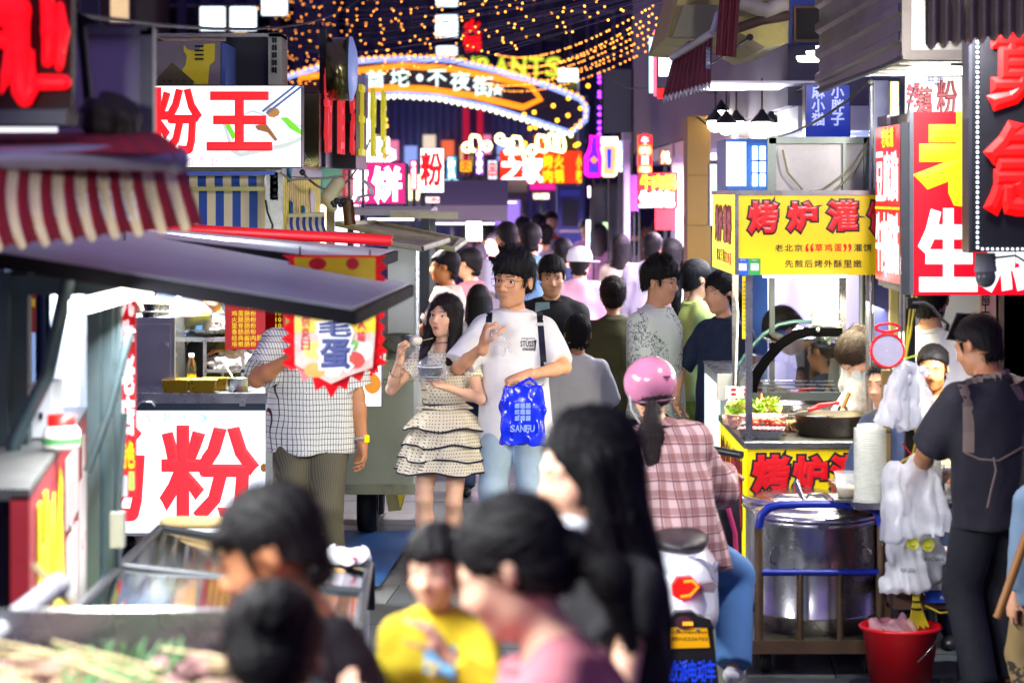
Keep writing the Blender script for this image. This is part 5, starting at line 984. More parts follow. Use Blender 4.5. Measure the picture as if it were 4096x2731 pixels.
for k in range(5): MB().px(1390, 1418, 322 + 22 * k, 334 + 22 * k, 18.985, .02).build('grille_slot', black, t2)
MB().bb((X(1390, 19), 19.05, 0), (X(1400, 19), 19.1, Z(466, 19))).build('stand_leg', steel_d, t2); MB().bb((X(1445, 19), 19.05, 0), (X(1455, 19), 19.1, Z(466, 19))).build('stand_leg', steel_d, t2)
# pale green cart behind the plaid man
d = 15.1; t = thing('snack_cart', 'pale green white snack cart with rusty lower edge and open roof flaps', 'cart', (-.95, 15.8, 0)); cx0, cx1 = X(1290, d), X(1655, d)
gw = pbr('cart_green_white', 'c3ccb6', .45, var=.06, scale=4, dirt=.22)
MB().bb((cx0, d, Z(1968, d)), (cx1, d + 1.4, Z(1445, d))).build('body', gw, t); MB().bb((cx0, d - .02, Z(1975, d)), (cx1 + .01, d - .001, Z(1935, d))).build('bottom_edge', pbr('edge_rusty', 'b2b59a', .5, dirt=.7), t)
MB().bb((cx0, d - .015, Z(1470, d)), (cx1 + .005, d - .001, Z(1450, d))).build('top_trim', gw, t); MB().bb((cx0, d - .01, Z(1520, d)), (cx1 + .005, d - .001, Z(1514, d))).build('trim', greyp, t)
MB().bb((X(1540, d), d + .35, Z(1445, d)), (X(1660, d), d + .4, Z(985, d))).build('side_screen', pbr('screen_white', 'c5cdd8', .4, var=.06), t); MB().bb((cx1, d + .33, Z(1445, d)), (cx1 + .02, d + .42, Z(980, d))).build('screen_edge', steel, t)
MB().bb((cx0 + .02, d + .06, Z(1445, d)), (cx0 + .07, d + .11, 2.1)).build('post', cream, t)
for yy in (d + .3, d + 1.1): MB().lathe([(.08, -.06), (.19, -.06), (.21, 0), (.19, .06), (.08, .06)], (X(1460, d), yy, .21), 18, M=Matrix.Rotation(R(90), 3, 'Y')).build('wheel', pbr('tyre', '17171a', .8), t)
MB().prism([P(a, b, d - .05) for a, b in ((1542, 1978), (1620, 1978), (1605, 2040), (1553, 2045))], .04).build('mud_flap', pbr('flap_khaki', '9c9468', .6), t); MB().prism([P(a, b, d - .06) for a, b in ((1590, 1978), (1618, 1978), (1600, 2032))], .008).build('hazard_sticker', pbr('haz_yellow', 'e8d020', .5), t)
def frame_flap(pts, name, w=.05, th=.03):
 c = sum((Vector(p) for p in pts), Vector()) / 4
 for i in range(4):
  a, b = Vector(pts[i]), Vector(pts[(i + 1) % 4]); a2 = a + (c - a).normalized() * w; b2 = b + (c - b).normalized() * w
  MB().slab(a, b, b2, a2, th).build(name, cream, t)
 MB().slab(*[Vector(p) - Vector((0, 0, th * .75)) for p in pts], .006).build('flap_sheet', pbr('sheet_beige', '9a927a', .6, dirt=.35), t)
frame_flap([P(1330, 935, 14.6), P(1690, 985, 13.6), P(1800, 950, 15.0), P(1240, 920, 15.9)], 'flap_frame')
frame_flap([P(1330, 885, 15.7), P(1820, 990, 15.0), P(1868, 955, 16.0), P(1500, 880, 17)], 'flap_frame')
MB().slab(P(1560, 845, 16.6), P(1832, 850, 16.6), P(1832, 846, 17.4), P(1560, 842, 17.4), .045).build('back_beam', cream, t)
MB().tube([P(1690, 985, 13.6), P(1692, 1005, 13.6)], .008, 5).build('hook', steel_d, t)
MB().bb((cx0 + .02, d + .06, 1.7), (cx0 + .07, d + 1.0, 1.75)).build('roof_rail', cream, t)
t2 = thing('awning_arm', 'cream plastic awning gearbox and arm with a grey striped cloth curl', 'awning', P(1360, 850, 14.75)); dd = 14.75
sdf_ob('gear_cover', [('u', 0, f_cone(P(1352, 735, dd), P(1315, 790, dd), .045, .05)), ('u', .02, f_cone(P(1315, 790, dd), P(1330, 830, dd), .04, .03))], P(1260, 880, dd) - Vector((0, .1, 0)), P(1420, 700, dd) + Vector((0, .1, 0)), .008, pbr('gear_cream', 'c9c49a', .4, dirt=.15), t2)
def gear(): 
 m = MB()
 for k in range(7): m.ball(P(1330 + 8 * k, 810 + 10 * math.sin(k * 2), dd - .03), .018, 8, 5)
 return m
gear().build('gear_bolts', steel_d, t2); MB().tube([P(1390, 800, dd), P(1400, 900, dd)], .035, 4).build('arm', pbr('arm_brown', '5a3a1c', .5), t2)
pa = [(1372, 712), (1440, 716), (1470, 745), (1480, 775), (1430, 785), (1425, 805), (1450, 850), (1490, 905)]
def curl(u, v):
 k = u * (len(pa) - 1); i = min(int(k), len(pa) - 2); f = k - i; a = pa[i][0] + (pa[i + 1][0] - pa[i][0]) * f; b = pa[i][1] + (pa[i + 1][1] - pa[i][1]) * f; return tuple(P(a + 30 * v * (1 - u), b + 6 * v, dd - .05 + .5 * v))
MB().grid(curl, 42, 12).build('cloth', pattern('valance_stripe', 'stripe', 'c2c2c0', '3b4a66', 55, 1, .42), t2)
t2 = thing('small_awning', 'small blue and cream striped rolled awning on the yellow truck side', 'awning', (X(1220, 14.3), 14.4, 1.98))
for k in range(12):
 def sa(u, v, k=k): aa = 1148 + 12.6 * (k + u); an = 1.9 * v; q = P(aa + 22 * v * v, 868 + 72 * v - 14 * (1 - v) * 0, 14.35); return (q.x, q.y - .14 * math.sin(an), q.z)
 MB().grid(sa, 1, 8).build('stripe', pbr('awning_blue', '0b3f94', .7, var=.1) if k % 2 else pbr('awning_cream', 'd0c7a0', .7, var=.1), t2)
MB().tube([P(1144, 866, 14.36), P(1298, 858, 14.36)], .018, 6).build('bar', cream, t2)
MB().bb((X(1144, 14.36), 14.36, Z(872, 14.36)), (X(1150, 14.36), 15.0, Z(862, 14.36))).build('bracket', cream, t2)
t2 = thing('steel_bowl', 'steel mixing bowl standing at the cart edge left of the woman', 'bowl', P(1575, 1440, 15.3)); MB().lathe([(.001, .05), (.06, .055), (.11, .11), (.125, .17), (.128, .172), (.118, .165), (.1, .11), (.001, .065)], P(1575, 1445, 15.3), 24).build('bowl', steel, t2); MB().lathe([(.05, 0), (.05, .05), (.001, .052)], P(1575, 1445, 15.3), 16).build('foot', greyp, t2)
t2 = thing('lit_poster', 'small lit poster with red bowl print at the cart front right of the plaid shirt', 'poster', P(1497, 1630, 14.9)); MB().px(1440, 1532, 1420, 1628, 14.9, .05).build('casing', greyp, t2); MB().px(1443, 1524, 1423, 1624, 14.89, .008).build('lit_face', emi('poster_lit', 'fff6f6', 1.3), t2); MB().prism([P(a, b, 14.887) for a, b in disc(1490, 1535, 34, 40, 16)], .002).build('food_print', emi('poster_food', 'e09030', .9), t2); letters('lettering', [tpx('小', 1462, 1512, 1440, 1500, 14.886)], E_red, t2, thick=.003, bold=.05)
t2 = thing('floor_mat', 'wrinkled blue mat lying on the ground under the carts', 'mat', (X(1450, 14.6), 14.6, 0)); 
def mat_(u, v): return (-1.55 + (X(1560, 14.4) + 1.55) * u - .25 * v * 0 + .12 * v, 13.2 + 2.2 * v, .012 + .012 * abs(math.sin(v * 9 + u * 5)))
MB().grid(mat_, 12, 16).build('mat', pbr('mat_blue', '10599a', .5, var=.3, bump=.4, bscale=120), t2)
# blurred stalls in the left foreground
redl = emi('channel_red', 'ff0c1a', 1.25)
d = 6.4
t = thing('red_letter_sign', 'huge glowing red calligraphy channel letters cut off by the top left corner', 'sign', P(130, 400, d))
def stroke(pts, w):
 ops = []
 for (a, b), (c, e), w1, w2 in zip(pts, pts[1:], w, w[1:]): ops.append(('u', .01, f_cone(P(a, b, d), P(c, e, d), w1 * d / F, w2 * d / F)))
 return ops
sk = [([(-60, 60), (60, 40), (75, 200), (85, 360), (100, 395)], (45, 60, 42, 36, 34)), ([(100, 395), (122, 360), (130, 200)], (34, 26, 8)), ([(60, 130), (30, 300), (5, 375)], (34, 24, 6)), ([(185, -40), (200, 120), (190, 250)], (26, 32, 22)), ([(240, 20), (250, 130), (236, 270)], (16, 26, 18)), ([(160, 330), (255, 330)], (32, 30)), ([(190, 120), (240, 110)], (22, 22)), ([(-40, 150), (40, 170)], (36, 30))]
for pts, w in sk:
 q = [P(a, b, d) for a, b in pts]; m = max(w) * d / F + .03; lo = np.min([tuple(p) for p in q], 0) - m; hi = np.max([tuple(p) for p in q], 0) + m
 sdf_ob('stroke', stroke(pts, w), lo, hi, .008, redl, t)
MB().bb((X(-500, d), d + .06, Z(460, d)), (X(270, d), d + .12, Z(-300, d))).build('backing', pbr('backing_brown', '1c130c', .6), t)
MB().bb((X(-500, d), d - .02, Z(500, d)), (X(265, d), d + .25, Z(440, d))).build('lower_rail', pbr('rail_zinc', '565962', .5, .3, dirt=.4), t); MB().bb((X(-420, d), d + .13, 0), (X(-390, d), d + .19, Z(-300, d))).build('post', pbr('rail_zinc', '565962', .5, .3, dirt=.4), t)
d = 7.2; t = thing('partition_board', 'plain white panel with grey frame standing behind the red letters', 'panel', P(430, 530, d)); MB().px(230, 590, 140, 540, d, .04).build('panel', pbr('panel_white_b', 'b9b9cc', .5, var=.05), t)
for a, b, c, e in ((220, 610, 108, 142), (560, 590, 120, 540), (590, 612, 108, 545)): MB().px(a, b, c, e, d - .03, .06).build('frame_bar', pbr('frame_grey', '6f7478', .5, .3, dirt=.3), t)
t = thing('dark_post', 'black slanting post with small pitched cap in front of the white panel', 'post', P(350, 450, 6.9)); d = 6.9; MB().prism([P(a, b, d) for a, b in ((305, 90), (332, 90), (368, 455), (338, 455))], .05).build('pole', black, t); MB().prism([P(a, b, d) for a, b in ((268, 84), (308, 50), (400, 88), (395, 96), (270, 95))], .1).build('cap', black, t)
t = thing('tarp_bundle', 'small crumpled dark tarp bundle on the stall rail', 'tarp', P(440, 500, 6.8)); d = 6.8; c = P(440, 460, d); sdf_ob('cloth', [('u', 0, f_ell(c, (.07, .06, .045))), ('u', .03, f_ell(P(500, 490, d), (.03, .04, .05))), ('n', 0, f_fold(15, .014, 45, 1))], c - Vector((.15, .12, .1)), c + Vector((.15, .12, .1)), .01, pbr('tarp_brown', '2a2622', .7), t)
d = 6.3; t = thing('striped_awning', 'red and beige striped awning with scalloped edge hanging over the left foreground stall', 'awning', P(350, 950, d)); red_c = pbr('stripe_red', '8c1226', .75, var=.2, bump=.2, bscale=15); bei = pbr('stripe_beige', 'd6c6a0', .75, var=.2, bump=.2, bscale=15)
N_ = 16
for k in range(-6, N_):
 def hang(u, v, k=k):
  a = 40 + 44 * (k + u); bend = 1 - math.cos(v * 1.55); sk_ = 90 * bend + 35 * math.sin(v * 2.6) * (.3 + .05 * k); top = 655 + .02 * a; bot = 985 - .11 * a + 14 * math.sin((k + u) * math.pi)
  q = P(a + sk_, top + (bot - top) * v, d + .06 + .0011 * a * .6); return (q.x, q.y - .22 * math.sin(v * 1.7) + .02 * math.sin((k + u) * 3.1 + v * 2) * v, q.z)
 MB().grid(hang, 3, 12).build('stripe', red_c if k % 2 else bei, t)
MB().tube([P(-400, 640, d), P(300, 628, d + .1), P(690, 640, d + .3)], .034, 8).build('front_bar', pbr('bar_alu', 'a8a4b8', .4, .5), t); MB().ball(P(700, 642, d + .3), .04, 10, 6).build('bar_cap', pbr('bar_alu', 'a8a4b8', .4, .5), t)
for k in range(-6, N_):
 def topc(u, v, k=k):
  a = 30 + 44 * (k + u); q = P(a, 612, d + .05); b = P(a * .8 - 40, 545, d + .9); s_ = v; return (q.x + (b.x - q.x) * s_, q.y + (b.y - q.y) * s_, q.z + (b.z - q.z) * s_ + .03 * math.sin(s_ * 3))
 MB().grid(topc, 1, 5).build('top_stripe', red_c if k % 2 == 0 else pbr('stripe_redbright', 'a01020', .75, var=.2), t)
MB().bb((X(-400, 7.3), 7.3, Z(590, 7.3)), (X(570, 7.3), 7.4, Z(530, 7.3))).build('rear_rail', pbr('rail_dark', '44444e', .5), t)
def board(label, A, B, C, D_, th, red=False, tube=None):
 t = thing('fold_out_board', label, 'board', (A + C) / 2); dk = pbr('board_edge', '0c0b10', .8, spec=.1); wt = pbr('board_white', 'a8b0b8', .4, var=.2, scale=3, dirt=.25)
 MB().slab(A, B, C, D_, th).build('edge_frame', dk, t); c = (A + B + C + D_) / 4; ins = [p + (c - p).normalized() * .035 + Vector((0, 0, .004)) for p in (A, B, C, D_)]; MB().slab(*ins, .003).build('top_sheet', wt, t)
 if red: MB().tube([C.lerp(B, .1) + Vector((-.75, 0, .05)), B + Vector((-.03, 0, .05))], .03, 6).build('red_roll', pbr('red_roll', 'c8101c', .5, emis='c8101c', es=.15), t)
 if tube:
  u = (A + D_) / 2 + Vector((-.1, .5, -th - .03)); MB().box(u, (.05, 1.6, .03)).build('lamp_tube', E_tube, t); lamp('board_lamp', u - Vector((0, 0, .03)), tube, .12, (.95, .98, 1), (R(30 if red else 0), R(-40), 0), 1.6, t)
 return t
board('nearer white topped dark edged fold out board jutting into the street from the left', P(1425, 1245, 6.7), P(1655, 1140, 9.4), P(480, 925, 9.4), P(-350, 960, 6.7), .042, tube=26)
board('farther fold out board with a red roll on its rear edge above the hanging banner', P(1445, 1050, 9.7), P(1592, 1003, 12.), P(620, 915, 12.), P(470, 935, 9.7), .05, True, tube=17)
iron = pbr('post_iron', '3c4c50', .5, .5, var=.35, scale=10, dirt=.35); d = 7.4
t = thing('steel_frame_stall', 'weathered dark steel stall frame with diagonal struts at the left edge', 'frame', (X(250, d), d, 0))
for a, b, dd in ((-20, 32, 7.3), (38, 112, 7.35), (346, 398, 7.5), (404, 450, 7.55), (452, 476, 7.6)): MB().bb((X(a, dd), dd, 0), (X(b, dd), dd + .06, 1.93 if a < 200 else 1.9)).build('post', iron, t)
MB().tube([P(278, 1085, 7.2), P(190, 1500, 7.2), P(60, 1760, 7.2), P(20, 2050, 7.2)], .024, 6).build('strut', iron, t); MB().tube([P(522, 1320, 7.3), P(440, 1640, 7.3), P(350, 1885, 7.3)], .014, 6).build('strut', iron, t); MB().tube([P(500, 1650, 7.5), P(465, 2180, 7.5)], .01, 6).build('strut', iron, t)
MB().px(440, 495, 2050, 2190, 7.45, .04).build('hinge_plate', pbr('plate_grey', '8a8c86', .5, .4, dirt=.3), t)
MB().bb((X(-30, 7.3), 7.31, 1.86), (X(480, 7.3), 7.35, 1.92)).build('cross_beam', iron, t)
d = 8.6; t = thing('vertical_sign', 'narrow vertical red sign with white calligraphy hanging from the stall frame', 'sign', P(508, 2000, d)); MB().px(474, 541, 1110, 1990, d, .03).build('board', pbr('sign_red_v', 'd01022', .45, emis='e01020', es=.45), t)
letters('lettering', [tpx('九', 486, 534, 1140, 1260, d - .003), tpx('牛', 486, 534, 1285, 1405, d - .003), tpx('老', 484, 536, 1420, 1570, d - .003), tpx('店', 484, 536, 1590, 1735, d - .003)], pbr('sign_white_v', 'f4f4f4', .5, emis='ffffff', es=.8), t, thick=.004, bold=.05); letters('footer', [tpx('特色', 480, 538, 1765, 1870, d - .003)], pbr('sign_yel_v', 'f8d000', .5, emis='f8d000', es=.8), t, thick=.004, bold=.04)
MB().px(482, 510, 1900, 1985, d - .004, .003).build('sticker', pbr('sticker_white', 'dcd8e8', .5), t); MB().px(514, 538, 1885, 1960, d - .004, .003).build('sticker', pbr('sticker_lime', 'b8d86a', .5), t)
MB().bb((X(490, d), d + .03, Z(1120, d)), (X(496, d), d + .04, 2.05)).build('hanger', black, t)
d = 9.2; t = thing('curtain', 'bright white hanging plastic curtain between the dark posts', 'curtain', P(260, 1900, d)); MB().grid(lambda u, v: tuple(P(150 + 230 * u, 1060 + 760 * v, d + .05 * math.sin(u * 14 + v * 2))), 24, 10).build('sheet', pbr('sheet_white', 'cfd8e4', .5, var=.1, emis='dfe8ff', es=.12), t); MB().tube([P(140, 1058, d), P(390, 1058, d)], .012, 6).build('rod', steel_d, t)
t = thing('curtain', 'dark blue cloth strip hanging beside the left posts', 'curtain', P(180, 1600, 8.4)); MB().grid(lambda u, v: tuple(P(142 + 58 * u, 1075 + 900 * v, 8.4 + .03 * math.sin(u * 9))), 8, 8).build('sheet', pbr('cloth_blue', '1c3a5a', .8), t); MB().tube([P(135, 1074, 8.4), P(205, 1074, 8.4)], .01, 6).build('rod', steel_d, t)
t = thing('hanging_tag', 'small red tag with a yellow character hanging at the far left', 'tag', P(125, 1330, 8.)); MB().px(112, 142, 1180, 1330, 8., .006).build('card', pbr('tag_red', 'c01020', .5), t); letters('lettering', [tpx('目', 116, 138, 1196, 1226, 7.995)], yl, t, thick=.002, bold=.02); MB().px(110, 142, 1085, 1180, 8., .01).build('strap', pbr('tag_yellow', 'd8c020', .5), t)
lamp('curtain_lamp', P(250, 1100, 8.9), 3, .3, (.9, .96, 1), (R(60), 0, 0), None, t)
d = 6.6; t = thing('red_counter', 'red stall counter with big yellow and white characters along its side', 'counter', (X(230, d), d + .6, 0)); a0 = P(118, 1985, 6.3); b0 = P(352, 1830, 8.6)
zc = Z(1985, 6.3)
MB().prism([(a0.x, a0.y, 0), (a0.x, a0.y, a0.z), (b0.x, b0.y, a0.z + .02), (b0.x, b0.y, 0)], .05, (-1, 0, 0)).build('front_board', pbr('counter_red', 'a0202c', .5, var=.2, emis='a0202c', es=.12), t)
MB().slab((a0.x, a0.y, a0.z + .02), (b0.x, b0.y, a0.z + .03), (b0.x - .9, b0.y, a0.z + .03), (a0.x - .9, a0.y, a0.z + .02), .03).build('top', pbr('top_dark', '5a5a58', .4, .4), t)
vx = (b0 - a0); 
for k, (ch, m) in enumerate((('烤', yl), ('冷', yl), ('面', pbr('pale_letter', 'd8d0cc', .5)), ('串', pbr('pale_letter', 'd8d0cc', .5)))):
 V, Fs, lo_, hi_ = glyph(ch, .05); q = (V - lo_) / (hi_ - lo_); p0 = a0 + vx * (.06 + .235 * k); mb = MB(); mb.add([(p0.x + vx.x * .2 * u[0] + .004 + .004 * u[2], p0.y + vx.y * .2 * u[0], .18 + (a0.z - .28) * u[1]) for u in np.clip(q, -.1, 1.1)], Fs); mb.build('character', m, t)
t2 = thing('jar', 'white jar with bright red lid on the red counter', 'jar', P(245, 1838, 7.2)); c = Vector((X(245, 7.2), 7.2, a0.z + .03)); MB().lathe([(.001, 0), (.055, 0), (.058, .01), (.055, .055), (.04, .07)], c, 18).build('body', pbr('jar_white', 'd8d4cc', .3), t2); MB().lathe([(.042, .068), (.042, .1), (.001, .102)], c, 18).build('lid', pbr('jar_lid', 'e01810', .4, emis='e01810', es=.1), t2); MB().lathe([(.0585, .015), (.0575, .035)], c, 18).build('label', pbr('jar_green', '4a8a4a', .5), t2)
t2 = thing('paper_box', 'pale box with a small dark mark behind the red lidded jar', 'box', P(160, 1840, 7.4)); MB().bb((X(120, 7.5), 7.5, a0.z + .032), (X(205, 7.5), 7.7, a0.z + .2)).build('box', pbr('box_pale', 'cdd2d8', .6), t2); MB().bb((X(158, 7.5), 7.49, a0.z + .09), (X(172, 7.5), 7.499, a0.z + .11)).build('mark', black, t2)
d = 7.6; t = thing('display_freezer', 'glass topped steel display freezer full of food in the left foreground', 'freezer', (X(800, d), 8.2, 0)); nv = pbr('freezer_navy', '0e161e', .5)
fl = P(290, 2470, 6.4); fr_ = P(1290, 2560, 6.6); br = P(1478, 2290, 9.2); bl = P(640, 2120, 9.4); zt_ = .98
A_, B_, C_, D__ = Vector((X(250, 6.3), 6.3, Z(2490, 6.3))), Vector((X(1430, 6.6), 6.6, Z(2530, 6.6))), Vector((X(1478, 9.0), 9.0, Z(2255, 9.0))), Vector((X(640, 9.2), 9.2, Z(2112, 9.2)))
MB().prism([(A_.x, A_.y, 0), (B_.x, B_.y, 0), (C_.x, C_.y, 0), (D__.x, D__.y, 0)], .62, (0, 0, 1)).build('base', pbr('freezer_white', 'aab4ba', .4, var=.1), t)
for p, q in ((A_, D__), (B_, C_), (D__, C_), (A_, B_), (A_.lerp(D__, .5), B_.lerp(C_, .5))): MB().tube([p, q], .016, 6).build('glass_rail', nv, t)
MB().slab(A_, B_, C_, D__, .006).build('glass_lid', glassy('freezer_glass', (.8, .93, .93), .16, .07), t)
for p in (A_, B_, C_, D__): MB().bb((p.x - .02, p.y - .02, .62), (p.x + .02, p.y + .02, p.z)).build('corner_post', nv, t)
MB().slab(*[Vector((p.x, p.y, .76)) for p in (A_, B_, C_, D__)], .03).build('food_tray', pbr('tray_pale', '7f949a', .4, .1, var=.3), t)
MB().slab(Vector((A_.x + .07, A_.y + .1, A_.z - .1)), Vector((A_.x + .14, A_.y + .1, A_.z - .1)), Vector((D__.x + .12, D__.y - .2, D__.z - .12)), Vector((D__.x + .05, D__.y - .2, D__.z - .12)), .02).build('led_strip', emi('freezer_led', 'f4fbff', 7), t); lamp('freezer_lamp', (A_ + D__) / 2 + Vector((.15, 0, -.14)), 2.5, .1, (.92, .98, 1), (0, R(-35), 0), 2., t)
rs = random.Random(3)
fm = MB(); fm2 = MB()
for k in range(150):
 u, v = rs.uniform(.2, .9), rs.uniform(.08, .92); p = A_.lerp(B_, u).lerp(D__.lerp(C_, u), v); (fm if k % 2 else fm2).ball((p.x, p.y, .78 + rs.uniform(0, .03)), (rs.uniform(.03, .06), rs.uniform(.03, .06), .03), 8, 5)
o = fm.build('food_pieces', pbr('food_tan', 'c9a266', .6, var=.4), t); o['kind'] = 'stuff'; o = fm2.build('food_pieces', pbr('food_pinkish', 'd8b0a8', .6, var=.4), t); o['kind'] = 'stuff'
MB().slab(*[Vector((p.x, p.y, .81)) for p in (A_.lerp(B_, .45), A_.lerp(B_, .8), A_.lerp(B_, .8).lerp(D__.lerp(C_, .8), .3), A_.lerp(B_, .45).lerp(D__.lerp(C_, .45), .22))], .02).build('wrap_paper', pbr('paper_lilac', 'ddd6ea', .5), t)
t2 = thing('bread_rolls', 'flat tan pancakes stacked on the rear rail of the freezer', 'food', P(780, 2095, 9.4)); 
for k in range(3): MB().lathe([(.001, 0), (.09, .0), (.1, .012), (.09, .024), (.001, .026)], P(740 + 40 * k, 2100, 9.35) + Vector((0, 0, .0)), 18).build('pancake', pbr('pancake', 'd8b878', .7, var=.25), t2)
t2 = thing('paper_tray', 'white paper food tray with red print on the freezer corner', 'tray', P(1390, 2230, 8.9)); c = P(1390, 2225, 8.75); sdf_ob('tray', [('u', 0, f_ell(c, (.08, .07, .035))), ('s', .01, f_ell(c + Vector((0, 0, .03)), (.07, .06, .035))), ('n', 0, f_fold(6, .008, 50, 1))], c - Vector((.12, .12, .06)), c + Vector((.12, .12, .08)), .006, pbr('tray_white', 'e4e0ea', .5), t2); MB().box(c + Vector((.01, -.07, 0)), (.05, .01, .018)).build('red_print', pbr('print_red', 'd0203a', .5), t2)
d = 5.2; t = thing('white_pipe', 'white plastic pipe lying diagonally at the lower left edge', 'pipe', P(100, 2550, d)); MB().tube([P(-150, 2640, 4.9), P(225, 2345, 5.4)], .026, 12).build('pipe', pbr('pvc', 'c9ced2', .35), t); MB().ball(P(232, 2342, 5.4), .028, 10, 6).build('end_cap', pbr('pvc', 'c9ced2', .35), t); MB().tube([P(130, 2255, 5.4), P(290, 2425, 5.4)], .008, 6).build('wooden_rod', pbr('rod_wood', 'b09a70', .6), t)
MB().bb((X(-150, 5), 4.86, .0), (X(-130, 5), 4.9, Z(2650, 4.9))).build('support', iron, t)
t = thing('food_tray', 'steel tray of skewers and green onion at the bottom left corner', 'tray', P(400, 2731, 4.6)); ztr = Z(2560, 4.9)
def trayc(x, y): return Vector((x, y, ztr))
ax, bx_ = X(-200, 4.9), X(1120, 4.9)
MB().bb((ax, 3.6, ztr - .12), (bx_, 5.1, ztr - .1)).build('tray_base', steel, t)
for q in ((ax, 5.08, bx_, 5.1), (bx_ - .02, 3.6, bx_, 5.1), (ax, 3.6, bx_, 3.62)): MB().bb((q[0], q[1], ztr - .1), (q[2], q[3], ztr + .03)).build('tray_wall', steel, t)
for x_, y_ in ((ax + .1, 3.7), (bx_ - .1, 3.7), (ax + .1, 5.0), (bx_ - .1, 5.0)): MB().bb((x_, y_, 0), (x_ + .03, y_ + .03, ztr - .12)).build('leg', iron, t)
fa, fb, fg = MB(), MB(), MB()
for k in range(140):
 p = (rs.uniform(ax + .05, bx_ - .05), rs.uniform(3.7, 5.0), ztr - .09 + rs.uniform(0, .04)); (fa if rs.random() < .5 else fb).ball(p, (rs.uniform(.02, .05), rs.uniform(.02, .05), .025), 7, 5)
for k in range(80): p = Vector((X(470, 4.9) + rs.uniform(-.09, .12), rs.uniform(4.5, 4.98), ztr - .06)); fg.tube([p, p + Vector((rs.uniform(-.06, .06), rs.uniform(-.05, .05), rs.uniform(.015, .06)))], .003, 4)
fs_ = MB()
for k in range(26): p = Vector((X(250, 4.7) + rs.uniform(-.1, .5), rs.uniform(4.1, 4.9), ztr - .02)); fs_.tube([p, p + Vector((rs.uniform(-.25, -.1), rs.uniform(-.15, .1), rs.uniform(.0, .05)))], .003, 4)
for o, nm, m in ((fa, 'food_pieces', pbr('food_tan2', '9a8264', .6, var=.3)), (fb, 'food_pieces', pbr('food_mauve', '9a7470', .6, var=.3)), (fg, 'green_onion', pbr('onion_green', '7ab070', .5, var=.2)), (fs_, 'skewer_sticks', pbr('stick', 'd8c690', .6))): q = o.build(nm, m, t); q['kind'] = 'stuff'
d = 9.1; t = thing('hanging_banner', 'red and yellow printed snack banner with ragged fringe hanging in front of the plaid man', 'banner', P(1335, 1590, d))
fringe = [(1140, 1040), (1540, 1030)]; pts = []
Lx, Rx = 1148, 1530
rs2 = random.Random(5); lft = []; rgt = []
for k in range(19): y = 1020 + 24 * k; lft.append((Lx + (14 if k % 2 else -22) + rs2.uniform(-6, 6), y)); rgt.append((Rx + (-12 if k % 2 else 16) + rs2.uniform(-6, 6), y))
bot = [(1165, 1480), (1195, 1470), (1215, 1525), (1250, 1500), (1265, 1560), (1300, 1540), (1325, 1592), (1355, 1545), (1385, 1560), (1400, 1505), (1440, 1530), (1462, 1480), (1500, 1500), (1512, 1465)]
def shp(p): return P(p[0], p[1], d) 
def band(poly, off, m, nm):
 mb = MB(); n = len(poly); cx = 1335; mb.prism([P(a, b, d - off) + Vector((0, .03 * math.sin((a - 1335) / 60.), 0)) for a, b in poly], .006); return mb.build(nm, m, t)
rl = []
for k in range(18):
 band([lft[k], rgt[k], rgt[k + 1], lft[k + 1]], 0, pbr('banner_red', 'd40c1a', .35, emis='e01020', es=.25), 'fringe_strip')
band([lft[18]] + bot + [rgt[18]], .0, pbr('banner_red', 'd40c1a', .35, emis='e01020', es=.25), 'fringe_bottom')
for k in range(6):
 a0_, a1_ = 1178 + 54 * k, 1178 + 54 * (k + 1) - .5
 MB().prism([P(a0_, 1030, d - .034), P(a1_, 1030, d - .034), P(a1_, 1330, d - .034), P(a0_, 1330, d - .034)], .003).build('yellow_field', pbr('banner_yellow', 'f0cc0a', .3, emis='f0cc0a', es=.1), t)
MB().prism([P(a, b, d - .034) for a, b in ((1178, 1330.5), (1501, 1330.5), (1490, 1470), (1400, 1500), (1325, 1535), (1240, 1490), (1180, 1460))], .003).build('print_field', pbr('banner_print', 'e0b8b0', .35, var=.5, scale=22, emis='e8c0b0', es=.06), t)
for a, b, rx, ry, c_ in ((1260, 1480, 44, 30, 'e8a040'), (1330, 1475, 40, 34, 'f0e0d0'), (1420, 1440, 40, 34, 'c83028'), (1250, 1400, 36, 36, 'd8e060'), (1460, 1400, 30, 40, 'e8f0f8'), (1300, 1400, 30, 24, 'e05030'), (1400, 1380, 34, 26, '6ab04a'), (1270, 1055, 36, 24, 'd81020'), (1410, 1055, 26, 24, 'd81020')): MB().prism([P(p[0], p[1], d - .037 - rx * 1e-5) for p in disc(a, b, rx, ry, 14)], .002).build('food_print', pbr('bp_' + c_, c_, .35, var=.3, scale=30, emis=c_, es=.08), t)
for ch, a, b, y0, y1 in (('羽', 1275, 1395, 1215, 1262), ('毛', 1280, 1400, 1285, 1345), ('蛋', 1285, 1395, 1360, 1470)):
 letters('character_outline', [tpx(ch, a, b, y0, y1, d - .042)], pbr('banner_white', 'f4f4fa', .4, emis='ffffff', es=.08), t, thick=.002, bold=.13); letters('character', [tpx(ch, a, b, y0, y1, d - .0455)], pbr('banner_navy', '142a78', .4), t, thick=.002, bold=.05)
letters('side_text', col_('烤供炎日', 1205, 1238, 1215, 1400, d - .042), pbr('banner_redtext', 'd82030', .4), t, thick=.002, bold=.02); letters('side_text', col_('宫人味', 1430, 1462, 1220, 1370, d - .042), pbr('banner_redtext', 'd82030', .4), t, thick=.002, bold=.02)
MB().tube([P(1200, 1025, d), P(1200, 985, d)], .003, 4).build('cord', black, t); MB().tube([P(1480, 1025, d), P(1480, 1000, d)], .003, 4).build('cord', black, t)
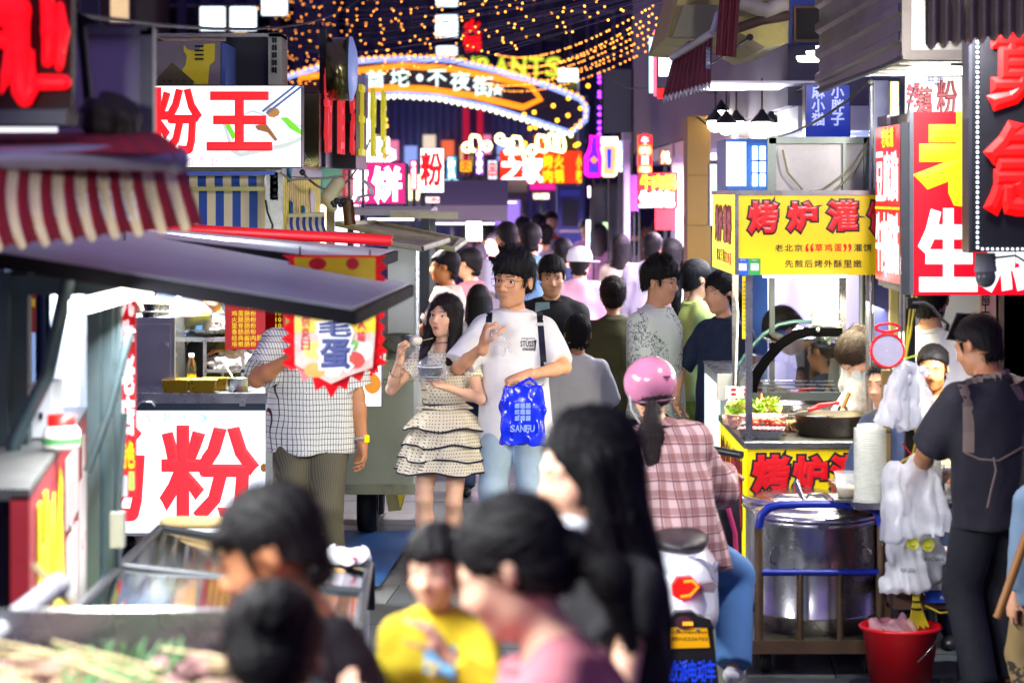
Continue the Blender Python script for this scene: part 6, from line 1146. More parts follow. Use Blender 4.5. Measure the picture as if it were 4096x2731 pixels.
# yellow pancake stall
d = 11.7; t = thing('pancake_stall', 'yellow pancake stall with stainless frame, red characters and glass hood on the right', 'stall', (X(3250, d), 12.3, 0)); ST = t
x0, x1 = X(2990, d), X(3660, d); y1 = 13.1; zc = Z(1765, d)
ylw = pbr('stall_yellow', 'f2d200', .35, var=.06, scale=5, dirt=.06, spec=.6); ylwl = pbr('stall_yellow_glow', 'f6e200', .35, var=.05, emis='f6e200', es=.8)  # side copy of the yellow glows, emission added to spill yellow on passers-by
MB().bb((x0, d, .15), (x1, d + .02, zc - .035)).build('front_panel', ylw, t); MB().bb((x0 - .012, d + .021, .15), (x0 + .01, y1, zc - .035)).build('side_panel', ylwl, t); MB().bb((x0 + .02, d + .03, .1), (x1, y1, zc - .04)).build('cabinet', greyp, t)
MB().bb((x0 - .02, d - .02, zc - .034), (x1, y1 + .02, zc)).build('counter_top', pbr('counter_steel', '7c7e80', .3, .9, var=.3, scale=10, dirt=.3), t, .004)
for a, dd in ((2984, 11.74), (2930, 12.95), (3465, 12.2), (3360, 13.0)): MB().bb((X(a, dd), dd, zc), (X(a, dd) + .032, dd + .032, Z(1095, d))).build('post', steel, t)
MB().tube([P(2944, 1180, 12.9), P(2952, 1250, 12.9), P(2946, 1400, 12.9), P(2942, 1540, 12.9)], .007, 6).build('white_cable', whitep, t)
ud = 11.68; ux0, ux1 = X(2944, ud), X(3640, ud); uz0, uz1 = Z(1100, ud), Z(780, ud)
MB().bb((ux0, ud, uz0), (ux1, ud + .04, uz1)).build('sign_front', ylw, t); MB().bb((ux0 - .004, ud + .041, uz0), (ux0 + .03, 13.0, uz1)).build('sign_side', pbr('stall_yellow_glow2', 'ffee30', .35, var=.05, emis='ffe800', es=1.3), t); MB().bb((ux0 - .01, ud - .01, uz1), (ux1, 13.02, uz1 + .022)).build('sign_roof', steel, t); MB().bb((ux0 - .006, ud - .006, uz0), (ux0 + .012, ud - .0005, uz1)).build('corner_trim', steel, t)  # sign side glows too, emission added for the yellow spill
rd = pbr('stall_red', 'd8101c', .35, var=.05); ink = pbr('stall_ink', '15131c', .4)
def outlined(items, parent, bo=.12, bi=.06, off=.004, face='front'):
 letters('character_outline', items, ink, parent, face, .003, bo)
 it = [(*q[:5], q[5] - off) for q in items]; letters('character', it, rd, parent, face, .003, bi)
outlined([tpx('烤', 3000, 3105, 812, 925, ud - .001), tpx('炉', 3156, 3262, 814, 918, ud - .001), tpx('灌', 3318, 3424, 808, 918, ud - .001), tpx('饼', 3478, 3585, 812, 920, ud - .001)], t)
letters('slogan', row('老北京', 3100, 3210, 978, 1006, ud - .001, .2), ink, t, thick=.002, bold=.012)
letters('slogan', row('灌饼', 3415, 3486, 976, 1006, ud - .001, .2), ink, t, thick=.002, bold=.012)
letters('slogan', row('先煎后烤外酥里嫩', 3140, 3446, 1040, 1070, ud - .001, .2), ink, t, thick=.002, bold=.012)
letters('slogan', row('“草鸡蛋”', 3222, 3405, 976, 1006, ud - .001, .25), rd, t, thick=.002, bold=.015)
for a, b, c_, nm in ((2948, 2994, '1c58c8', 'blue'), (2996, 3042, '2a9a48', 'green')):
 MB().px(a, b, 1034, 1100, ud - .004, .003).build('payment_sticker', pbr('stk_' + nm, c_, .4), t); MB().px(a + 7, b - 7, 1054, 1082, ud - .006, .002).build('white_square', whitep, t)
 letters('sticker_text', row('支付' if nm == 'blue' else '微信支付', a + 12, b - 12, 1037, 1044, ud - .0045, .1), whitep, t, thick=.001)
sx = ux0 - .0045; hh = uz1 - uz0
outlined([(c, 12.78 - .24 * k, 12.78 - .24 * k - .2, uz0 + hh * .40, uz1 - hh * .16, sx) for k, c in enumerate('烤炉灌饼')], t, .09, .05, .004, 'left')
letters('side_slogan', [(c, 12.72 - .125 * k, 12.72 - .125 * k - .1, uz0 + hh * .12, uz0 + hh * .28, sx) for k, c in enumerate('我家只用')], ink, t, 'left', .002, .02); letters('side_slogan', [(c, 12.22 - .125 * k, 12.22 - .125 * k - .1, uz0 + hh * .10, uz0 + hh * .26, sx) for k, c in enumerate('草鸡蛋')], rd, t, 'left', .002, .03)
sx2 = x0 - .0125; outlined([(c, 13.02 - .31 * k, 13.02 - .31 * k - .26, .38, .83, sx2) for k, c in enumerate('烤炉灌饼')], t, .09, .05, .004, 'left')
letters('side_slogan', [(c, 12.9 - .14 * k, 12.9 - .14 * k - .11, .2, .32, sx2) for k, c in enumerate('先煎后烤外酥里嫩')], ink, t, 'left', .002, .02)
outlined([tpx('烤', 3018, 3150, 1826, 1960, d - .001), tpx('炉', 3178, 3302, 1830, 1960, d - .001), tpx('灌', 3330, 3455, 1826, 1960, d - .001)], t)
MB().px(2969, 2996, 1105, 1355, 12.0, .004).build('menu_strip', pbr('strip_yellow', 'e6cc10', .4, emis='e6cc10', es=.15), t); letters('menu_text', [tpx(c, 2972 + 0, 2992, 1125 + 17 * k, 1135 + 17 * k, 11.997) for k, c in enumerate(('鸡蛋一五', '火腿一七', '里脊一八', '培根一八', '肉松一八', '香肠一七', '鸡柳一八', '土豆一六', '海带一六', '辣条一六', '生菜一五', '豆皮一五'))], ink, t, thick=.001)
for a in (11.9, 12.5): MB().bb((x0 + .1, a, uz0 - .02), (x1 - .3, a + .05, uz0 - .003)).build('lamp_tube', E_tube, t)
lamp('stall_lamp', (X(3250, 12.2), 12.3, uz0 - .04), 11, .9, (1, .9, .62), (0, R(22), 0), .5, t)
for k in range(2): MB().lathe([(.02, -.05), (.07, -.05), (.075, 0), (.07, .05), (.02, .05)], (x0 + .2 + .9 * k, 12., .075), 14, M=Matrix.Rotation(R(90), 3, 'Y')).build('caster', pbr('tyre', '17171a', .8), t)
MB().px(2870, 2990, 1495, 1600, 13.12, .03).build('side_tray_edge', whitep, t)
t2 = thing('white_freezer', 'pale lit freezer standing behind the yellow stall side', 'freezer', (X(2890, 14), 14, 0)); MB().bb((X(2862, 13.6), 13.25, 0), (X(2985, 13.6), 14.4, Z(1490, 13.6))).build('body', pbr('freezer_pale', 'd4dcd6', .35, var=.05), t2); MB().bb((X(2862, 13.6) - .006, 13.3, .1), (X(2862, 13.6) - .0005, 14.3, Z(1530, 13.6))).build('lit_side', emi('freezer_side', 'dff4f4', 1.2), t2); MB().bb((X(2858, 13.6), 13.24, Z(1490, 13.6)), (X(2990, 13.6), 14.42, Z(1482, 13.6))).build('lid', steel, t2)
gt = thing('glass_hood', 'curved glass food hood with thick black arch frame on the yellow stall', 'display case', P(3180, 1600, 12.6)); gd = 12.55
ar = [(2985, 1600), (2990, 1545), (3010, 1490), (3050, 1430), (3110, 1365), (3170, 1325), (3230, 1312), (3370, 1312)]
ins_ = [(3370, 1346), (3238, 1346), (3188, 1358), (3135, 1392), (3082, 1450), (3044, 1508), (3030, 1552), (3024, 1600)]
MB().prism([P(a, b, gd) for a, b in ar + ins_], .02).build('arch_frame', pbr('arch_black', '040405', .8, spec=0.), gt)
MB().prism([P(a, b, gd + .008) for a, b in [(3012, 1600)] + ins_[::-1][1:] + [(3370, 1600)]], .004).build('front_glass', glassy('hood_glass', (.9, .96, .96), .09), gt)
def hood(u, v):
 k = u * (len(ar) - 1); i = min(int(k), len(ar) - 2); f = k - i; a = ar[i][0] + (ar[i + 1][0] - ar[i][0]) * f; b = ar[i][1] + (ar[i + 1][1] - ar[i][1]) * f; q = P(a, b, gd); return (q.x - .02 * v, gd + .022 + .5 * v, q.z + .004)
MB().grid(hood, 28, 1).build('curved_glass', glassy('hood_glass2', (.88, .95, .95), .16), gt); MB().tube([Vector(hood(k / 14, 1.)) for k in range(15)], .012, 6).build('rear_rim', pbr('rim_teal', '5d8a90', .3, .3), gt)
for k in range(6): MB().bb((X(3020, gd), gd + .04 + .06 * k, zc + .12 + .015 * k), (X(3370, gd), gd + .07 + .06 * k, zc + .126 + .015 * k)).build('steel_slat', steel, gt)
MB().bb((X(3010, gd), gd + .03, zc), (X(3372, gd), gd + .5, zc + .1)).build('hood_base', steel, gt); MB().px(3010, 3372, 1570, 1600, gd - .006, .005).build('base_strip', steel_d, gt)
MB().bb((X(3085, gd), gd + .2, zc + .42), (X(3372, gd), gd + .45, zc + .43)).build('top_shelf', steel, gt); MB().lathe([(.012, 0), (.012, .008), (.001, .01)], P(3271, 1319, gd), 10, M=Matrix.Rotation(R(90), 3, 'X')).build('knob', steel, gt)
t2 = thing('ice_bucket', 'clear plastic tub full of bagged cups on top of the glass hood', 'tub', P(3300, 1310, 12.75)); c = Vector((X(3300, 12.75), 12.75, zc + .431)); MB().lathe([(.001, 0), (.06, 0), (.074, .135), (.077, .14)], c, 20).build('tub', film('tub_clear', 'eef0e8', .55), t2); MB().lathe([(.074, .138), (.08, .142), (.08, .15), (.074, .15)], c, 20).build('rim', pbr('rim_yellow', 'e4dc9a', .4), t2)
sdf_ob('contents', [('u', 0, f_ell(c + Vector((0, 0, .08)), (.055, .055, .08))), ('n', 0, f_fold(4, .02, 70, 1))], c - Vector((.1, .1, .02)), c + Vector((.1, .1, .2)), .008, film('tub_fill', 'e8eee8', .75), t2)
zt = zc + .001
def at(px, y): return Vector((X(px, y), y, zt))
def dish(px, y, w, dp, hgt, name, label, mat, cat, rotz=0.):
 c = at(px, y); o = thing(name, label, cat, c); Rz = Matrix.Rotation(rotz, 3, 'Z')
 def ring(w_, d_, z): return [c + Rz @ Vector((sx_ * w_, sy_ * d_, z)) for sx_, sy_ in ((-1, -1), (1, -1), (1, 1), (-1, 1))]
 r = [ring(w * .88, dp * .86, 0), ring(w, dp, hgt), ring(w + .012, dp + .012, hgt + .002), ring(w - .001, dp - .001, hgt - .002), ring(w * .87, dp * .85, .004)]; m = MB()
 m.add([p for q in r for p in q], [(3, 2, 1, 0)] + [(i * 4 + k, i * 4 + (k + 1) % 4, (i + 1) * 4 + (k + 1) % 4, (i + 1) * 4 + k) for i in range(4) for k in range(4)] + [(16, 17, 18, 19)]); m.build('tray', mat, o, .004); return o, c, Rz
rs = random.Random(11)
meat = pbr('meat_red', 'b8391a', .35, var=.45, scale=60); saus = pbr('sausage_pink', 'c87882', .4, var=.15)
o, c, Rz = dish(3045, 11.86, .105, .07, .045, 'meat_tray', 'steel tray of raw pink sausages at the front corner of the stall', steel, 'tray', R(-9)); 
for k in range(9): p = c + Rz @ Vector((-.085 + .022 * k, rs.uniform(-.01, .01), .045)); a = Rz @ Vector((.3, 1, 0)); MB().tube([p - a * .045, p - a * .03, p + a * .03, p + a * .045], [.004, .0105, .0105, .004], 8).build('sausage', saus, o)
o, c, Rz = dish(3055, 12.05, .11, .07, .05, 'meat_tray', 'steel tray heaped with red glazed meat skewers', steel, 'tray', R(-9))
for k in range(26): p = c + Rz @ Vector((rs.uniform(-.095, .1), rs.uniform(-.05, .05), .05 + rs.uniform(0, .02))); sdf = MB(); sdf.ball(p, (rs.uniform(.012, .022), rs.uniform(.012, .02), .012), 7, 5); sdf.build('meat_piece', meat, o)
for k in range(4): p = c + Rz @ Vector((.0 + .03 * k, -.02, .06)); MB().tube([p, p + Vector((-.05, .02, .04))], .0022, 4).build('skewer', pbr('stick', 'd8c690', .6), o)
def basket(px, y, r, hgt, label):
 c = at(px, y); o = thing('pink_basket', label, 'basket', c, 'pink plastic baskets'); pk = pbr('basket_pink', 'dca0a2', .4); MB().lathe([(.001, 0), (r * .8, 0), (r * .82, .008)], c, 28).build('base', pk, o); MB().lathe([(r, hgt), (r + .01, hgt + .004), (r + .01, hgt + .012), (r - .004, hgt + .012), (r - .006, hgt)], c, 28).build('rim', pk, o)
 m = MB(); n = 34
 for k in range(n): a = 2 * math.pi * k / n; m.tube([c + Vector((r * .81 * math.cos(a), r * .81 * math.sin(a), .006)), c + Vector((r * math.cos(a), r * math.sin(a), hgt + .004))], .0035, 4)
 for z in (.35, .68): m.tube([c + Vector((r * (.81 + .19 * z) * math.cos(a), r * (.81 + .19 * z) * math.sin(a), hgt * z)) for a in [2 * math.pi * k / n for k in range(n)]], .003, 4, closed=True)
 m.build('lattice', pk, o); return o, c
o, c = basket(3052, 12.24, .115, .065, 'pink lattice basket of eggs beside the griddle')
for k in range(9): MB().ball(c + Vector((rs.uniform(-.07, .06), rs.uniform(-.06, .05), .05 + rs.uniform(0, .015))), (.022, .022, .028), 10, 7).build('egg', pbr('egg', 'e0c8b0', .5, var=.08), o)
o, c = basket(2985, 12.4, .10, .06, 'pink lattice basket of lettuce at the stall corner'); 
def leafy(c, n, spread, col_name, colr, o, hgt):
 m = MB(); m2 = MB()
 for k in range(n):
  p = c + Vector((rs.uniform(-spread, spread), rs.uniform(-spread * .7, spread * .7), rs.uniform(.04, hgt))); a = rs.uniform(0, 6.3); s_ = rs.uniform(.02, .04); ph = rs.uniform(0, 6)
  (m if k % 3 else m2).grid(lambda u, v, p=p, a=a, s_=s_, ph=ph: tuple(p + Vector(((u - .5) * 2 * s_ * math.cos(a) - (v - .5) * s_ * math.sin(a), (u - .5) * 2 * s_ * math.sin(a) + (v - .5) * s_ * math.cos(a), .012 * math.sin(u * 14 + ph) * v + .03 * v))), 6, 3)
 for q, nm, cc in ((m, col_name, colr), (m2, col_name + '_pale', 'c9d06a')): z = q.build('lettuce_leaves', pbr(nm, cc, .5, var=.3, scale=30), o); z['kind'] = 'stuff'
leafy(c, 60, .08, 'lettuce', '6f9a1e', o, .11)
o2 = thing('lettuce', 'loose pale lettuce heap behind the front post of the stall', 'lettuce', at(3062, 12.42)); leafy(at(3062, 12.42), 45, .05, 'lettuce2', '98b83a', o2, .12)
t2 = thing('menu_cards', 'white menu cards with red food pictures standing behind the lettuce', 'card', at(2950, 12.6))
for k in range(3):
 MB().px(2902 + 56 * k, 2955 + 56 * k, 1545, 1592, 12.6 + .01 * k, .004).build('card', whitep, t2)
 for j in range(2): MB().prism([P(p[0], p[1], 12.597 + .01 * k) for p in disc(2935 + 52 * k, 1558 + 18 * j, 12, 6, 10)], .001).build('food_print', rd, t2)
t2 = thing('kimchi_tub', 'clear tub of orange pickles below the menu cards', 'tub', at(2930, 12.55)); c = at(2930, 12.55); MB().lathe([(.001, .0), (.05, 0), (.056, .05)], c, 16).build('tub', film('tub_clear', 'eef0e8', .55), t2); MB().lathe([(.001, .006), (.045, .006), (.05, .04), (.001, .046)], c, 14).build('pickles', pbr('pickle', 'e0702a', .4, var=.3, scale=50), t2)
t2 = thing('sauce_bottle', 'squeeze bottle of red sauce with pointed orange cap', 'bottle', at(3046, 12.5)); c = at(3046, 12.5); MB().lathe([(.001, 0), (.026, 0), (.027, .005), (.027, .09), (.02, .1), (.014, .104)], c, 16).build('bottle', pbr('bottle_red', 'd85a3a', .3, trans=.3), t2); MB().lathe([(.024, .1), (.024, .115), (.01, .12), (.003, .165), (.001, .166)], c, 12).build('cap', pbr('cap_orange', 'e05a18', .4), t2)
t2 = thing('steel_shaker', 'cylindrical steel shaker can in front of the glass hood', 'can', at(3185, 12.42)); MB().lathe([(.001, 0), (.03, 0), (.03, .07), (.032, .072), (.032, .1), (.026, .106), (.001, .108)], at(3185, 12.42), 20).build('can', steel, t2)
t2 = thing('wire_basket', 'rectangular wire fryer basket with batter scraps and red tongs', 'basket', at(3230, 12.2)); c = at(3230, 12.2); w_, d_, h_ = .12, .07, .08; m = MB()
for k in range(15): a = -w_ + 2 * w_ * k / 14; m.tube([c + Vector((a, -d_, .01)), c + Vector((a, -d_, h_))], .0016, 4); m.tube([c + Vector((a, d_, .01)), c + Vector((a, d_, h_))], .0016, 4)
for z in (.01, .045, h_): m.tube([c + Vector((sx_ * w_, sy_ * d_, z)) for sx_, sy_ in ((-1, -1), (1, -1), (1, 1), (-1, 1))], .0028, 5, closed=True)
m.build('wire_frame', steel, t2); MB().bb(c + Vector((-w_ + .01, -d_ + .01, .0)), c + Vector((w_ - .01, d_ - .01, .05))).build('scraps', pbr('scraps', 'd8a858', .6, var=.4, scale=60), t2)
t2 = thing('red_tongs', 'bright red plastic tongs lying across the wire basket', 'tongs', at(3270, 12.15)); 
for k in range(2): MB().tube([P(3232 + 20 * k, 1640 - 6 * k, 12.14), P(3280, 1628 - 10 * k, 12.12), P(3350, 1608 + 4 * k, 12.1)], [.012, .009, .007], 6).build('arm', pbr('tong_red', 'c8142c', .4), t2)
MB().ball(P(3350, 1612, 12.1), .012, 8, 5).build('hinge', pbr('tong_red', 'c8142c', .4), t2)
gc = Vector((X(3335, 11.98), 12.02, zt)); t2 = thing('griddle_pan', 'big round blackened griddle pan with perforated side on the stall counter', 'griddle', gc)
MB().lathe([(.17, 0), (.178, .01), (.186, .085), (.192, .098), (.192, .104), (.182, .1), (.178, .07), (.001, .066)], gc, 48).build('pan', pbr('pan_black', '2c2620', .38, .6, var=.6, scale=18, dirt=.4), t2); MB().lathe([(.150, .0705), (.150, .074), (.001, .076)], gc, 40).build('hot_plate', pbr('hot_plate', '8f7f64', .4, .3, var=.4, scale=15), t2)
for k in range(18): a = R(250 + k * 5); q = gc + Vector((.183 * math.cos(a), .183 * math.sin(a), .055 + .012 * (k % 2))); MB().ball(q, .004, 6, 4).build('hole', black, t2)
MB().tube([gc + Vector((-.18, -.04, .02)), gc + Vector((-.215, -.05, .03)), gc + Vector((-.22, -.05, .055)), gc + Vector((-.185, -.04, .065))], .011, 6).build('coil_handle', pbr('handle_rust', '6a4a30', .5, .5), t2)
t2 = thing('water_bottle', 'clear squeeze bottle with white cap behind the griddle', 'bottle', at(3370, 12.28)); c = at(3370, 12.28); MB().lathe([(.001, 0), (.028, 0), (.03, .03), (.026, .06), (.03, .09), (.026, .11), (.014, .125)], c, 16).build('bottle', glassy('bottle_clear', (.92, .95, .95), .1), t2); MB().lathe([(.017, .122), (.017, .14), (.01, .146), (.01, .16), (.001, .161)], c, 12).build('cap', whitep, t2)
MB().tube([P(3372, 1632, 12.2), P(3398, 1570, 12.2)], .01, 8).build('handle', pbr('brush_wood', '9a6a28', .5), thing('oil_brush', 'wooden handled oil brush leaning behind the griddle', 'brush', P(3372, 1634, 12.2)))
t2 = thing('plastic_bag', 'pale plastic bag of napkins hanging by the masked woman', 'bag', P(3420, 1530, 12.35)); c = P(3425, 1490, 12.35); sdf_ob('bag', [('u', 0, f_cone(c + Vector((0, 0, .1)), c + Vector((0, 0, -.06)), .025, .075)), ('n', 0, f_fold(12, .018, 45, .6))], c - Vector((.14, .12, .18)), c + Vector((.14, .12, .2)), .008, film('bag_clear', 'e4ecee', .5), t2)
t2 = thing('napkin_heap', 'crumpled white napkin pile behind the wire basket', 'napkins', at(3280, 12.42)); c = at(3280, 12.42) + Vector((0, 0, .025)); sdf_ob('napkins', [('u', 0, f_ell(c, (.1, .05, .032))), ('n', 0, f_fold(22, .012, 60, 1))], c - Vector((.15, .1, .05)), c + Vector((.15, .1, .06)), .007, pbr('napkin', 'e4e6ec', .7), t2)
# red lightbox of the bun stall
d = 10.75; t = thing('bun_stall_sign', 'tall red lightbox with huge yellow and white characters at the right edge', 'sign', (X(3900, d), d, Z(1180, d)))
MB().bb((X(3655, d), d, Z(1180, d)), (X(4480, d), d + .9, Z(448, d))).build('casing', steel_d, t); MB().bb((X(3652, d), d - .014, Z(1180, d)), (X(4480, d), d - .001, Z(448, d))).build('lit_face', emi('bun_red', 'ee0424', .9, .12), t)
letters('yellow_character', [tpx('老', 3695, 4090, 470, 810, d - .016)], emi('bun_yellow', 'fff018', 1.05), t, thick=.005, bold=.06); letters('white_character', [tpx('生', 3688, 3898, 850, 1150, d - .016), tpx('煎', 3945, 4160, 850, 1150, d - .016)], emi('bun_white', 'f6ffff', 1.25), t, thick=.005, bold=.05)
MB().px(3638, 3654, 440, 1200, d - .02, .06).build('edge_trim', pbr('trim_grey', '8c929c', .3, .7), t); MB().px(3604, 3637, 490, 1178, d + .0, .03).build('side_post', pbr('post_greyblue', '42464e', .5, .4, dirt=.3), t)
sxx = X(3604, d) + .042; z0_, z1_ = Z(1165, d), Z(495, d); far = 11.5
MB().bb((sxx - .03, d + .03, z0_), (sxx - .001, far, z1_)).build('side_box', steel_d, t); MB().bb((sxx - .042, d + .035, z0_ + .03), (sxx - .031, far, z1_)).build('side_lit_face', emi('bun_red_side', 'e81028', .95, .05), t)
hz = z1_ - z0_
letters('side_yellow', [(c, far - .2 - .12 * k, far - .2 - .12 * k - .1, z1_ - hz * .13, z1_ - hz * .015, sxx - .043) for k, c in enumerate('老味道')], E_yel, t, 'left', .003, .03)
letters('side_white', [(c, far - .04 - .22 * k, far - .04 - .22 * k - .19, z1_ - hz * .46, z1_ - hz * .16, sxx - .043) for k, c in enumerate('豆腐脑')] + [(c, far - .03 - .17 * k, far - .03 - .17 * k - .15, z0_ + hz * .1, z0_ + hz * .46, sxx - .043) for k, c in enumerate('牛肉锅贴')], emi('bun_white_side', 'ffffff', 1.5), t, 'left', .003, .015)
MB().bb((sxx - .044, d + .04, z0_ + hz * .485), (sxx - .043, far, z0_ + hz * .5)).build('yellow_line', E_yel, t)
MB().px(3548, 3640, 462, 500, 11.4, .3).build('top_bracket', pbr('bracket_dirty', '6b6070', .7, dirt=.5), t)
MB().bb((X(3700, d), d + .45, Z(1180, d) - .012), (X(4100, d), d + .5, Z(1180, d) - .002)).build('lamp_tube', E_tube, t); lamp('added_fill_lamp', (X(3850, d), d + .47, Z(1180, d) - .02), 11, .8, (1, .97, .93), (R(-10), R(25), 0), .06, t)  # tube and lamp added, hidden behind the sign edge, to brighten table and stall
d = 9.6; t = thing('black_sign', 'black hanging sign with red calligraphy and a border of white lights at the right edge', 'sign', P(4000, 1010, d)); MB().bb((X(3876, d), d, Z(1008, d)), (X(4500, d), d + .12, Z(40, d))).build('casing', pbr('sign_black', '0b0c14', .45), t); MB().bb((X(3872, d), d - .02, Z(1012, d)), (X(3886, d), d + .13, Z(40, d))).build('edge_trim', pbr('trim_dark', '3a3c46', .4, .5), t)
m = MB()
for k in range(46): m.ball(P(3910, 90 + 20 * k, d - .012), .0055, 6, 4)
for k in range(26): m.ball(P(3930 + 20 * k, 996, d - .012), .0048, 6, 4)
q = m.build('led_border', emi('led_white', 'e8ecff', 3), t); q['kind'] = 'stuff'
letters('red_character', [tpx('莫', 3975, 4220, 130, 420, d - .004), tpx('急', 3960, 4220, 510, 840, d - .004)], emi('led_red_char', 'ff0a08', 1.05), t, thick=.02, bold=.07)
MB().bb((X(4000, d), d + .04, Z(40, d)), (X(4010, d), d + .08, Z(-500, d))).build('hanger', black, t)
t = thing('security_camera', 'grey dome security camera under the black sign', 'camera', P(3940, 1160, 9.7)); c = P(3942, 1012, 9.7); MB().lathe([(.001, 0), (.04, 0), (.042, -.05), (.045, -.06), (.045, -.075)], c, 20).build('mount', pbr('cam_grey', '8a8e90', .4), t); MB().ball(c + Vector((0, 0, -.095)), (.042, .042, .045), 16, 10).build('dome', pbr('cam_dome', '6d7470', .25), t); MB().tube([c + Vector((.03, 0, -.02)), c + Vector((.12, 0, -.01)), c + Vector((.2, 0, -.06))], .005, 5).build('cable', blackp, t)
d = 10.9; t = thing('corrugated_box', 'dirty corrugated metal box canopy at the top right', 'canopy', P(3600, 330, d)); cor = pbr('corrugated', '9c9a92', .3, .85, var=.35, scale=6, dirt=.35); fx = X(3612, d); bx2 = X(3372, 11.5)
m = MB()
nr = 9
for k in range(nr):
 za = Z(218, d) + .128 * k
 prof = [(0, 0), (.05, 0), (.066, .022), (.1, .022), (.116, 0), (.128, 0)]
 for (a, b), (c_, e) in zip(prof, prof[1:]): m.add([(fx - b, d, za + a), (fx - e, d, za + c_), (bx2 - e, 12.4, za + c_ - .12), (bx2 - b, 12.4, za + a - .12)], [(0, 1, 2, 3)])
m.build('side_sheet', cor, t); m = MB()
for k in range(10):
 za = Z(212, d) + .09 * k; m.bb((fx + .04, d + .02 + (.018 if k % 2 else 0), za), (fx + 1.0, d + .05, za + .0895))
m.build('front_sheet', cor, t); MB().px(3608, 3648, -200, 222, d - .01, .05).build('corner_bar', pbr('bar_dirty', '78706a', .5, .5, dirt=.5), t); MB().px(3612, 4200, 200, 238, d - .012, .05).build('lower_bar', pbr('bar_dirty', '78706a', .5, .5, dirt=.5), t)
m = MB()
for k in range(9): 
 u = k / 9; m.bb((fx - .02 + (bx2 - fx) * 0 + .02, d + .1 + .15 * k, Z(232, d) - .012 - (.012 if k % 2 else 0)), (fx + 1.2, d + .1 + .15 * (k + 1) - .002, Z(232, d) - .004 - (.012 if k % 2 else 0)))
m.build('under_sheet', cor, t)
MB().prism([(bx2 - .02, 12.4, Z(325, 11.5)), (fx, d + .05, Z(228, d)), (fx, d + .05, Z(240, d)), (bx2, 12.4, Z(338, 11.5))], .03, (1, 0, 0)).build('edge_strip', steel_d, t)
MB().bb((fx + .3, d + .2, Z(230, d)), (fx + .34, d + .24, Z(-300, d))).build('hanger', steel_d, t)
lamp('canopy_lamp', (fx + .35, 11.3, Z(236, d) - .06), 24, .6, (1, .95, .85), (R(15), R(42), 0), .3, t); MB().bb((fx + .1, 11.27, Z(236, d) - .05), (fx + .7, 11.33, Z(236, d) - .022)).build('lamp_tube', E_tube, t)
t = thing('brown_awning', 'grey brown dirty awning with torn scalloped hem at the top right corner', 'awning', P(3900, 200, 9.2)); MB().grid(lambda u, v: tuple(P(3700 + 480 * u, -250 + (250 + 175 - 60 * u + 30 * abs(math.sin(u * 30))) * v, 9.2 + .035 * math.sin(u * 60) * (1 - .3 * v))), 120, 8).build('cloth', pbr('cloth_greybrown', '93867e', .8, var=.3, dirt=.4), t); lamp('unseen_awning_lamp', (1.76, 9.36, 3.0), 14, .1, (1, .98, .96), (R(25), R(40), 0), .3, t); MB().bb((1.72, 9.3, 3.01), (1.8, 9.42, 3.04)).build('lamp_tube', E_tube, t); MB().tube([P(3690, -240, 9.2), P(4200, -240, 9.2)], .02, 6).build('rail', steel_d, t)  # lamp and tube added above view as frontal fill for stall, rider and trolley
d = 12.3; t = box_sign('lotus_sign', 'white lit back sign with maroon characters and plum branch behind the red lightbox', 3618, 4200, 250, 600, d, emi('lotus_face', 'dfe8e6', .62), [tpx('藕', 3668, 3728, 350, 460, d - .014), tpx('粉', 3748, 3826, 325, 460, d - .014)], pbr('maroon_print', '8a1f36', .5), bold=.03, hang=.5); letters('small_lettering', row('纯手工制作', 3712, 3772, 295, 340, d - .014, .05), pbr('print_blue', '3a4a9a', .5), t, thick=.003, bold=.01)
m = MB(); 
for k in range(24): m.ball(P(3650 + rs.uniform(-18, 26), 370 + rs.uniform(-40, 55), d - .016), (.01, .002, .01), 6, 4)
q = m.build('blossom_print', pbr('blossom', 'b8405a', .5), t); q['kind'] = 'stuff'
MB().tube([P(3628, 470, d - .015), P(3640, 400, d - .015), P(3660, 350, d - .015)], .006, 4).build('branch_print', ink, t)
for a, m_, w in ((3478, pbr('post_chrome', 'b8bcc8', .15, .9), 14), (3560, pbr('pipe_yellow', 'a89c5c', .5, dirt=.3), 36)):
 o = thing('upright_pole', {3478: 'shiny thin steel pole under the corrugated box', 3560: 'thick yellowish drain pipe behind the red lightbox'}[a], 'pole', (X(a + w / 2, 12), 12., 0)); MB().bb((X(a, 12.), 12., 0), (X(a + w, 12.), 12. + w * .00124, Z(325, 12.))).build('shaft', m_, o, .006); MB().bb((X(a - 6, 12.), 11.99, 0), (X(a + w + 6, 12.), 12.01 + w * .0015, .02)).build('foot', steel_d, o)
t = thing('navy_panel', 'dark navy wall strip between the pole and the pipe', 'panel', (X(3520, 12.5), 12.5, 0)); MB().bb((X(3490, 12.6), 12.55, 0), (X(3560, 12.6), 12.6, Z(325, 12.6))).build('sheet', pbr('panel_navy', '1a2364', .5), t); MB().bb((X(3488, 12.6), 12.54, 0), (X(3492, 12.6), 12.61, Z(325, 12.6))).build('edge', steel_d, t)
